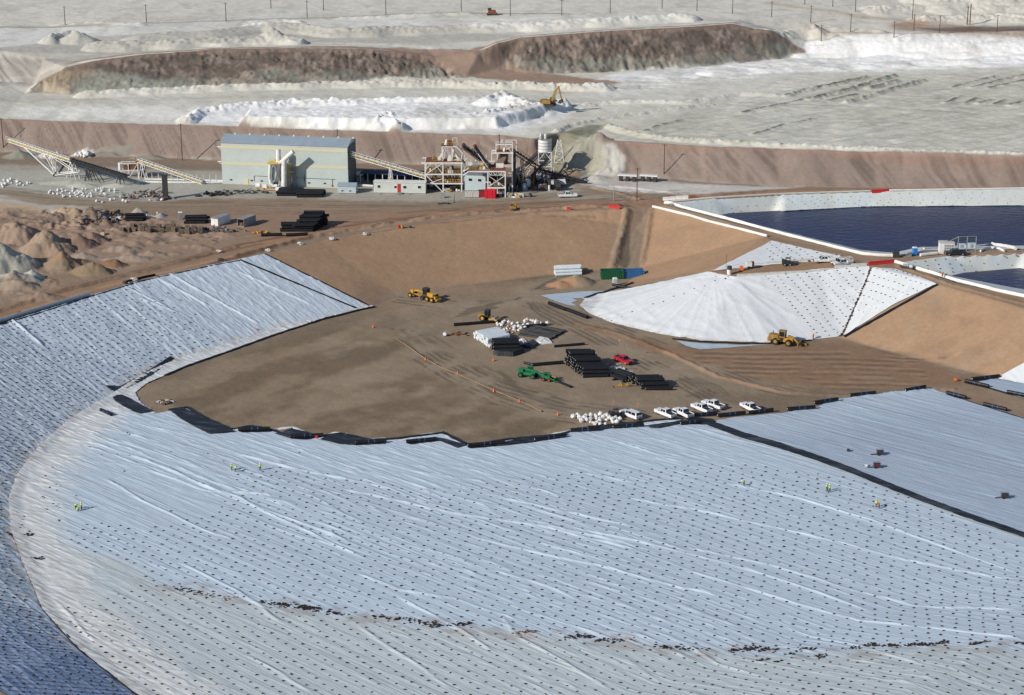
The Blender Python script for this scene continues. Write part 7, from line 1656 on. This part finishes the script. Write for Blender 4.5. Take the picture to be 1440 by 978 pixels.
oth = [(455,15,-8,'small distant power pole behind the far line, left half'),(381,12,-8,'small distant power pole behind the far line, above the grey mounds'),(1154.7,58,35,'dark power pole just right of the brown stockpile end'),(1131.7,6.7,-10,'distant pole near the top edge above the stockpile end'),(1171,10,-8,'distant pole near the top edge, right of another'),
       (1202.7,16.7,-4,'distant pole on the pale slope above the white terraces'),(1283,27,-4,'taller distant pole behind another near the brown track'),(1285,43,20,'nearer of two poles almost in line near the brown track'),(1321,48.7,21.7,'pole left of the thick double pole'),(1401.7,46,21,'rightmost pole at the brown heap')]
for x, y, tp, lab in oth: pole((x,y), tp, lab, None, .17)
t = pole((1360,35), 9, 'thick double power pole on the far right plain', None, .22); MB().cyl((1.1,0,-.3),(1.1,0,8.5),.2,7).build('second_shaft', PW, t)
for x, y, tp, lab, ar in ((4.6,207,166.5,'brown power pole at the left edge in front of the pink bank',True),(255.8,214.5,174,'brown power pole left of the sage building in front of the bank',True),(475.5,236,182,'brown power pole rising behind the sage building',True),(933.7,245.5,203,'brown power pole on the pink bank by a scoured hollow',True),(895.5,283,236.5,'brown power pole at the roadside beside the white canopies',True),(863,283,264,'short grey post at the roadside, left of the brown pole',False)): pole((x,y), tp, lab, None, .16, ar, PW if ar else GRY)

# ------------------------------------------------------------------ containers, toilets
def container(label, a, rz, L, Wd, Hc, m, open_=False, name='shipping_container', cat='container', skip=False):
    t = thing(name, label, cat, gt(*a), rz); mb = MB()
    if not skip:
        mb.box((L/2,-Wd/2+.05,Hc/2),(L,.1,Hc)); mb.box((L/2,Wd/2-.05,Hc/2),(L,.1,Hc)); mb.box((L-.05,0,Hc/2),(.1,Wd-.22,Hc)); mb.box((L/2,0,.1),(L-.2,Wd-.22,.15)); mb.build('shell', m, t); MB().box((L/2,0,Hc+.06),(L+.05,Wd+.05,.1)).build('roof', GRY, t)
        if open_: MB().box((.9,.2,.6),(.8,1.0,.9)).build('stored_crate', RUST, t)
        else: 
            for s in (-1,1): MB().box((-.03,s*Wd/4,Hc/2),(.06,Wd/2-.05,Hc-.15)).build('door', m, t)
        MB().box((-.04,0,Hc-.05),(.1,Wd,.1)).build('header', DKM, t)
    else:
        mb.box((L/2,-Wd/2,Hc/2+.15),(L,.1,Hc)); mb.box((L/2,Wd/2,Hc/2+.15),(L,.1,Hc)); mb.box((0,0,Hc/2+.15),(.1,Wd-.12,Hc)); mb.box((L,0,Hc/2+.15),(.1,Wd-.12,Hc)); mb.box((L/2,0,.25),(L-.1,Wd-.1,.1)); mb.build('shell', m, t); rb = MB(); n = int(L/.6)
        for i in range(n+1):
            for s in (-1,1): rb.box((i*L/n,s*(Wd/2+.09),Hc/2+.15),(.1,.08,Hc-.1))
        rb.box((L/2,-Wd/2-.04,Hc+.15),(L+.1,.22,.12)); rb.box((L/2,Wd/2+.04,Hc+.15),(L+.1,.22,.12)); rb.build('ribs', m, t)
    return t
container('white steel container on the yard, left of the open grey one', (302,317.8), math.radians(62), 6.0, 2.45, 2.2, WSTEEL); container('grey steel container with its dark end open, right of the white one', (338.5,319.5), math.radians(62), 6.0, 2.3, 2.3, GRY, True)
container('dark green open roll-off skip at the foot of the dirt ramp', (845,392), math.radians(6), 6.2, 2.4, 2.3, mat('dark_green_paint',(.015,.11,.05),.5,noise=.2), name='roll_off_skip', cat='skip', skip=True); container('blue open roll-off skip behind the dark green one', (875,390.5), math.radians(6), 6.0, 2.4, 2.0, mat('mid_blue_paint',(.04,.15,.34),.5,noise=.2), name='roll_off_skip', cat='skip', skip=True)
def potty(label, p, m, rm=WSTEEL):
    t = thing('portable_toilet', label, 'portable toilet', gt(*p), .2); MB().box((0,0,1.08),(1.15,1.15,2.05)).build('cabin', m, t); MB().box((0,0,2.18),(1.2,1.2,.18),tx=.8,ty=.8).build('roof', rm, t); MB().box((0,-.59,1.0),(.8,.04,1.8)).build('door', m, t); MB().cyl((.4,.4,2.2),(.4,.4,2.55),.05,6).build('vent_pipe', GRY, t)
potty('light grey portable toilet in front of the green skip', (864.7,402), SAGE2); potty('bright blue portable toilet by the large pond', (1286,359), mat('bright_blue_plastic',(.03,.22,.62),.4), WSTEEL); potty('dark portable toilet with white roof behind the tallest roll stack', (835.5,509), mat('dark_blue_plastic',(.03,.04,.07),.5)); potty('grey portable toilet on the yard behind the pallet stacks', (254,308.8), GRY)

# ------------------------------------------------------------------ bulk bags
def bulk_bag(label, group, s=.5):
    t = thing('bulk_bag', label, 'bag', group=group); MB().blob((0,0,s*.85),(s,s,s*.85),5,.14,9,6).build('sack', WCLOTH, t, True); MB().cyl((0,0,s*1.6),(.05,0,s*2.0),s*.3,6,s*.12).build('tied_neck', WCLOTH, t); return t
def scatter(label, group, poly, n, s, seed, mk=bulk_bag, lv=0, sv=.3):
    rr = random.Random(seed); P_ = [gt(*p) for p in poly]; xs = [p.x for p in P_]; ys = [p.y for p in P_]; pr = None; k = 0; g = 0
    pts = []
    while k < n and g < 4000:
        g += 1; x = rr.uniform(min(xs), max(xs)); y = rr.uniform(min(ys), max(ys))
        if not inside(np.array([x]), np.array([y]), [(p.x, p.y) for p in P_])[0]: continue
        if any(math.hypot(x-a, y-b) < s*1.5 for a, b in pts): 
            if g < 3000: continue
        pts.append((x, y)); o = mk(label, group, s) if pr is None else copy_tree(pr); pr = pr or o; k += 1
        sc = 1+rr.uniform(-sv, sv); o.location = (x, y, H1(x, y)-.05+(lv*rr.random())); o.scale = (sc, sc, sc*rr.uniform(.8,1.1)); o.rotation_euler = (rr.uniform(-.15,.15), rr.uniform(-.15,.15), rr.uniform(0,6))
    return pr
scatter('white tied bulk bag in the cluster beside the white wagon', 'white bulk bags by the wagon', ((803,587),(840,584),(872,589),(874,597),(840,599),(812,594)), 40, .52, 1)
scatter('white sack in the row of sacks left of the wheeled conveyor foot', 'white sacks on the plant yard', ((58,273),(90,265),(160,266),(170,272),(120,279),(95,279)), 62, .38, 2); scatter('white sack in the group at the far left of the plant yard', 'white sacks at the left end of the yard', ((-4,256),(15,253),(42,257),(44,262),(16,262),(2,265)), 22, .42, 3)
scatter('pale sack lying loose near the rusty scrap', 'loose pale sacks near the scrap', ((118,282),(190,281),(240,280),(238,284),(140,286)), 9, .42, 4); scatter('white sack in the long row behind the dark blue shelter', 'white sacks behind the shelter', ((503,246),(548,247),(590,250),(590,254),(503,249)), 40, .8, 5)
scatter('white bag in the mixed heap behind the pale block stack', 'white bags of the mixed heap', ((694,457),(710,452),(735,456),(742,463),(722,468),(702,464)), 24, .42, 6); t = scatter('white bag in the loose line right of the mixed heap', 'white bags right of the mixed heap', ((726,449),(745,450),(775,457),(776,461),(745,460),(728,457)), 9, .55, 7)
def lump(label, group, s=.4): t = thing('dirty_bag', label, 'bag', group=group); MB().blob((0,0,s*.5),(s,s*.8,s*.6),8,.4,7,4).build('sack', mat('dirty_pink_sack',(.40,.26,.2),.9,noise=.3,nscale=3), t, True); MB().blob((.1,.1,s*.9),(s*.4,s*.4,s*.3),9,.4,5,3).build('fold', WCLOTH, t, True); return t
scatter('dirty brown bag in the mixed heap behind the pale block stack', 'dirty bags of the mixed heap', ((700,461),(720,459),(735,462),(722,469),(706,468)), 14, .5, 8, lump); scatter('pale boulder sack in the heap beside the conveyor', 'pale lumps under the stacking conveyor', ((60,222),(72,219),(84,221),(74,225)), 10, .7, 9); scatter('pale lump in the pile behind the stacking conveyor', 'pale lumps behind the stacking conveyor', ((105,219),(122,215),(130,219),(118,222)), 14, .7, 10)
t = bulk_bag('single white bag left of the pale block stack', None, .6); t.location = gt(626,473); t = bulk_bag('single white bundle between the flat bundle and black coil pile', None, .9); t.location = gt(734,486)
# ------------------------------------------------------------------ sheets, bundles, scrap
def bundle(label, poly_px, h, m, name='wrapped_bundle', cat='bundle', seed=0):
    P_ = [gt(*p) for p in poly_px]; c = sum(P_, Vector())/len(P_); t = thing(name, label, cat, c); rr = random.Random(seed); mb = MB(); n = len(P_)
    vs = [tuple(p-c) for p in P_]+[tuple((p-c)*.9+Vector((0,0,h*rr.uniform(.7,1.15)))) for p in P_]+[(0,0,h*1.1)]
    mb.add(vs, [(i,(i+1) % n,n+(i+1) % n,n+i) for i in range(n)]+[(n+i,n+(i+1) % n,2*n) for i in range(n)]); mb.build('cover', m, t); m_ = MB()
    for k in range(5): a = P_[rr.randrange(n)]-c; m_.beam(tuple(a*.95+Vector((0,0,h*.5))), tuple(a*.3+Vector((0,0,h*1.12))), .12)
    m_.build('ties', DKM, t); return t
bundle('white cloth sheets in front of the flat bundle of thin pipes', ((752,482),(758,475.5),(770,476),(777,483),(760,485)), .5, WCLOTH); bundle('small white cloth heap left of the white sheets', ((724,482),(735,478),(742,483),(730,485.5)), .6, WCLOTH, seed=3)
bundle('dark wrapped heap at the right end of the pale block stack', ((693,499),(705,488),(728,487),(738,496),(722,502),(700,501)), 1.1, mat('grey_tarpaulin',(.022,.025,.027),.6,bump=.2,bscale=1.2), seed=5); bundle('dark heap of scraps in front of the white sheets', ((735,489),(750,480),(757,486),(746,491)), .7, DKM, seed=6)
bundle('small dark bundle on the right liner near its left corner', ((1067,588),(1074,587),(1076,589),(1069,590)), .3, DKM, seed=7); bundle('smaller dark bundle beside another on the right liner', ((1080,586.5),(1085,586),(1086,588),(1081,588)), .25, DKM, seed=8)
def scrap(label, p, w, d, n, ms, seed, h=.8, name='scrap_pile', long_=1.5):
    t = thing(name, label, 'scrap pile', gt(*p)); rr = random.Random(seed)
    for mi_, m in enumerate(ms):
        mb = MB()
        for k in range(n//len(ms)):
            x, y, z = rr.gauss(0, w/2.6), rr.gauss(0, d/2.6), rr.random()*h; gz = H1(t.location.x+x, t.location.y+y)-t.location.z
            if rr.random() < .5: mb.box((x,y,gz+z*.6),(rr.uniform(.4,1.4),rr.uniform(.3,1.0),rr.uniform(.2,.8)),rr.random()*3,rr.uniform(-.4,.4))
            else: a = rr.random()*3; l = rr.uniform(.8,long_*1.6); mb.beam((x,y,gz+.15+z*.5),(x+math.cos(a)*l,y+math.sin(a)*l,gz+.15+z*rr.random()),.18)
        mb.build('pieces', m, t)['kind'] = 'stuff'
    return t
scrap('rusty steel scrap spread on the plant yard', (182,277), 8, 4, 40, [RUST, GRY], 1, .7); scrap('grey and black channel sections heaped left of the tall dark column', (213,276), 5, 5, 40, [GRY, DKM, RUST], 2, 1.6, long_=3); scrap('black plastic scrap heap left of the sage building front', (303,275), 8, 3, 36, [DKM, BLK], 3, .8); scrap('black fittings heap at the front left of the sage building', (336,271), 12, 3, 44, [DKM, BLK, GRY], 4, .8)
scrap('large dark rubble heap on the left yard edge', (140,312), 9, 6, 70, [DKM, WOOD, GRY], 5, 2.2); scrap('dark rubble heap behind the white slab', (160,303), 6, 3, 36, [DKM, WOOD], 6, 1.6); scrap('timber and pipe scrap in front of the white container', (310,325), 7, 3, 40, [GRY, WOOD, DKM], 7, .8, long_=3); scrap('pale fittings laid out beside the red pickup', (864,519), 4, 3, 20, [CONC, GRY], 8, .3); scrap('yellow and brown tool near the low roll stack', (875,544), 3, 1, 10, [YEL, WOOD], 9, .3)
scrap('dark pipe offcuts right of the tall roll stack', (884,536), 3, 2, 16, [DKM, BLK], 10, .5); scrap('red and yellow hoses on the yard left of the dark pipes', (364,328), 3, .8, 10, [RED, YEL], 11, .2); scrap('white drums and fittings left of the pallet stacks', (206,306), 3, 3, 20, [WSTEEL, GRY], 12, .8); scrap('small brown stone heap on the brown floor, far left', (232,566), 3, 1.6, 26, [WOOD, CONC], 13, .25); scrap('small brown heap right of the single white bag', (643,471), 4, 1, 16, [WOOD, RUST], 14, .2)
scrap('pale debris before the low roll stack', (860,518), 5, 3, 14, [CONC], 15, .2); scrap('dark frames around the tall dark column', (228,281), 3, 2, 20, [DKM, GRY], 16, 1.0)
t = thing('steel_column', 'tall dark square column standing beside the shorter left conveyor', 'column', gt(233,280)); h_ = VP(233,247,t.location.y).z-t.location.z; MB().box((0,0,h_/2),(1.5,1.4,h_)).build('casing', DKM, t); MB().box((0,0,.4),(1.8,1.7,.8)).build('rusty_base', RUST, t); MB().box((0,0,h_+.1),(1.9,1.7,.2)).build('cap', DKM, t)
t = thing('white_slab', 'long white slab lying by the dark rubble heap', 'slab', gt(159,307.5)); MB().box((0,0,.3),(4.6,1.4,.35)).build('slab_block', WSTEEL, t); MB().box((0,0,.07),(4.2,1.0,.12)).build('bearers', WOOD, t)
tube_along('white_pipeline', ((193,257.5),(250,258.5),(300,258.5),(313,258)), .35, WSTEEL, 'long white pipe on the ground left of the sage building', 'pipe'); tube_along('white_pipeline', ((205,253.5),(260,254.5),(313,256)), .3, WSTEEL, 'white pipe farther back, left of the sage building', 'pipe'); tube_along('white_pipeline', ((505,262),(525,263.5)), .35, WSTEEL, 'short white pipe between the small shed and the office trailer', 'pipe')
m0 = None
for k, px in enumerate(range(196, 312, 9)):
    if m0 is None: m0 = thing('fence_post', 'white post in the row left of the sage building', 'post', group='white posts left of the building'); MB().box((0,0,1.1),(.16,.16,2.2)).build('post_shaft', WSTEEL, m0); MB().box((0,0,.05),(.3,.3,.1)).build('foot', CONC, m0); o = m0
    else: o = copy_tree(m0)
    o.location = gt(px, 253+k*.25)
# pallets
pr = None; rr = random.Random(9); pp_ = []
for k in range(13): pp_.append((172+k*9.2+rr.uniform(-1,1), 325+rr.uniform(-1,1)+k*.25)); 
for k in range(11): pp_.append((186+k*9.6+rr.uniform(-1.5,1.5), 320.5+rr.uniform(-.8,.8)+k*.3))
for i, (x, y) in enumerate(pp_):
    if pr is None:
        pr = thing('pallet_stack', 'weathered pallet stack in the double row above the rim road', 'pallets', group='pallet stacks in the double row'); mb = MB()
        for z in range(7):
            for yy in (-.5,0,.5): mb.box((0,yy,z*.19+.07),(1.2,.1,.1))
        mb.build('bearers', WOOD, pr); mb = MB()
        for z in range(7):
            for xx in range(5): mb.box((-.5+xx*.25,0,z*.19+.145),(.18,1.15,.045))
        mb.build('boards', mat('grey_boards',(.26,.21,.165),.9,noise=.3,nscale=2), pr); o = pr
    else: o = copy_tree(pr)
    o.location = gt(x, y); o.rotation_euler = (0,0,rr.uniform(-.4,.4)); o.scale = (1.1,1.1,rr.uniform(.7,1.25))
# boulders along the rim
for i, (x, y, s, lab) in enumerate(((377,353.5,.8,'pale boulder pair at the top right corner of the left slope'),(422,344.5,.8,'pale boulder on the rim, second of four in a row'),(466.5,337.5,.8,'pale boulder on the rim, third of four in a row'),(513,330.5,.8,'pale boulder on the rim, rightmost of four in a row'),(176.7,399,.85,'dark grey boulder left of a paler one on the left rim'),(187.5,395,.9,'grey boulder right of a darker one on the left rim'),(310.5,367,.8,'dark boulder on the rim near the black seam strip'),(308,355,.8,'white block on the ground above the rim road'),(577,320.5,.6,'dark stone right of the red and yellow drums'),(1180,361,.5,'grey stone behind the service trucks'),(1138,368.5,.5,'dark stone left of the service trucks'))):
    t = thing('boulder', lab, 'boulder', gt(x, y)); MB().blob((0,0,s*.4),(s,s*.7,s*.6),i+20,.3,8,5).build('rock', CONC if i not in (4,6,8,10) else DKM, t); MB().blob((s*.9,.1,s*.25),(s*.5,s*.45,s*.35),i+50,.3,6,4).build('chip', CONC, t)
t = thing('drums', 'red and yellow drums on the rim road', 'drums', gt(563,321)); MB().cyl((-.4,0,0),(-.4,0,.9),.35,10).build('red_drum', RED, t, True); MB().cyl((.5,0,0),(.5,0,.9),.3,10).build('yellow_drum', YEL, t, True)
t = thing('cream_cube', 'small cream block on the left yard above the rim', 'block', gt(144.5,331)); MB().box((0,0,.5),(1.1,1.0,1.0)).build('cube_block', mat('cream_block',(.55,.45,.32),.8), t); MB().box((0,0,1.02),(1.0,.9,.05)).build('lid', WOOD, t)
t = thing('far_tractor', 'small red brown machine far off on the pale bank', 'machine', gt(692,21.5)); MB().box((0,0,1.2),(4,2,1.6),tx=.7).build('engine_cover', RUST, t); MB().box((-1,0,2.4),(1.4,1.4,1.0)).build('cab', DKM, t); MB().box((0,0,.4),(4.4,2.4,.6)).build('crawler_track', DKM, t)
# cones, cans, wattle
cn = None
for (x, y) in ((598.5,507),(643.5,527),(694.5,551.5),(730.5,566),(525,461),(784.5,584.5),(694,508)):
    if cn is None: cn = thing('traffic_cone', 'orange traffic cone standing along the edges of the brown floor', 'cone', group='orange cones on the brown floor'); MB().cyl((0,0,.03),(0,0,.9),.3,10,.05).build('cone', ROPE, cn, True); MB().box((0,0,.03),(.65,.65,.06)).build('base', DKM, cn); o = cn
    else: o = copy_tree(cn)
    o.location = gt(x, y)
for (x, y, lab) in ((361,467,'orange can on the white band at the foot of the left slope'),(445,617.5,'red can on the black edge of the liner'),(27.5,443,'red can on the rim beside the blue grey pipe'),(1343.5,536.5,'small orange marker on the dirt strip, right side')):
    t = thing('fuel_can', lab, 'can', gt(x, y)+Vector((0,0,.15))); MB().box((0,0,.35),(.7,.5,.6)).build('can_body', RED if 'red' in lab else ROPE, t); MB().cyl((.2,0,.65),(.2,0,.8),.08,6).build('spout', DKM, t)
tube_along('straw_wattle', ((556,477),(572,487),(598,506),(620,518),(645,528),(694,550),(730,565),(762,580)), .15, mat('straw_colour',(.25,.175,.115),.95,noise=.3,nscale=2), 'long straw coloured wattle crossing the brown floor past the orange cones', 'wattle', jit=.5, zo=.24)
# welding rigs on the right liner
for (x, y, m, lab) in ((1237.5,641,DKM,'black machine on the right liner, farther of two'),(1233,659,mat('maroon_machine',(.09,.03,.03),.5),'dark maroon machine on the right liner, nearer of two'),(1413,702,DKM,'black machine with a lead on the right liner, near the right edge')):
    q = Vector(W(x, y, 0))+Vector((0,0,.15)); t = thing('generator_cart', lab, 'generator', q); MB().box((0,0,.65),(1.3,.8,.8)).build('engine', m, t); m_ = MB()
    for sx in (-.75,.75):
        for sy in (-.45,.45): m_.beam((sx,sy,.1),(sx,sy,1.2),.06)
    for sy in (-.45,.45): m_.beam((-.75,sy,1.2),(.75,sy,1.2),.06)
    m_.build('frame', DKM, t); MB().beam((-.8,0,.2),(-2.0,.1,.08),.3,.12).build('cable', DKM, t)
    for sy in (-.5,.5): MB().cyl((-.4,sy-.06,.25),(-.4,sy+.06,.25),.25,10).build('wheel', RUB, t)
t = thing('tool_frame', 'small dark tool frame on the right liner, left of the machines', 'tool', Vector(W(1193,636,0))+Vector((0,0,.15))); MB().box((0,0,.3),(.6,.5,.5)).build('case', DKM, t); MB().beam((.2,0,.3),(.9,0,.1),.08).build('handle', DKM, t)
t = thing('small_pump', 'small white pump beside the maroon machine on the right liner', 'pump', Vector(W(1218,657,0))+Vector((0,0,.15))); MB().box((0,0,.25),(.6,.4,.4)).build('case', WSTEEL, t); MB().beam((-.3,0,.2),(-.8,0,.1),.06).build('handle', GRY, t)
make_terrain()
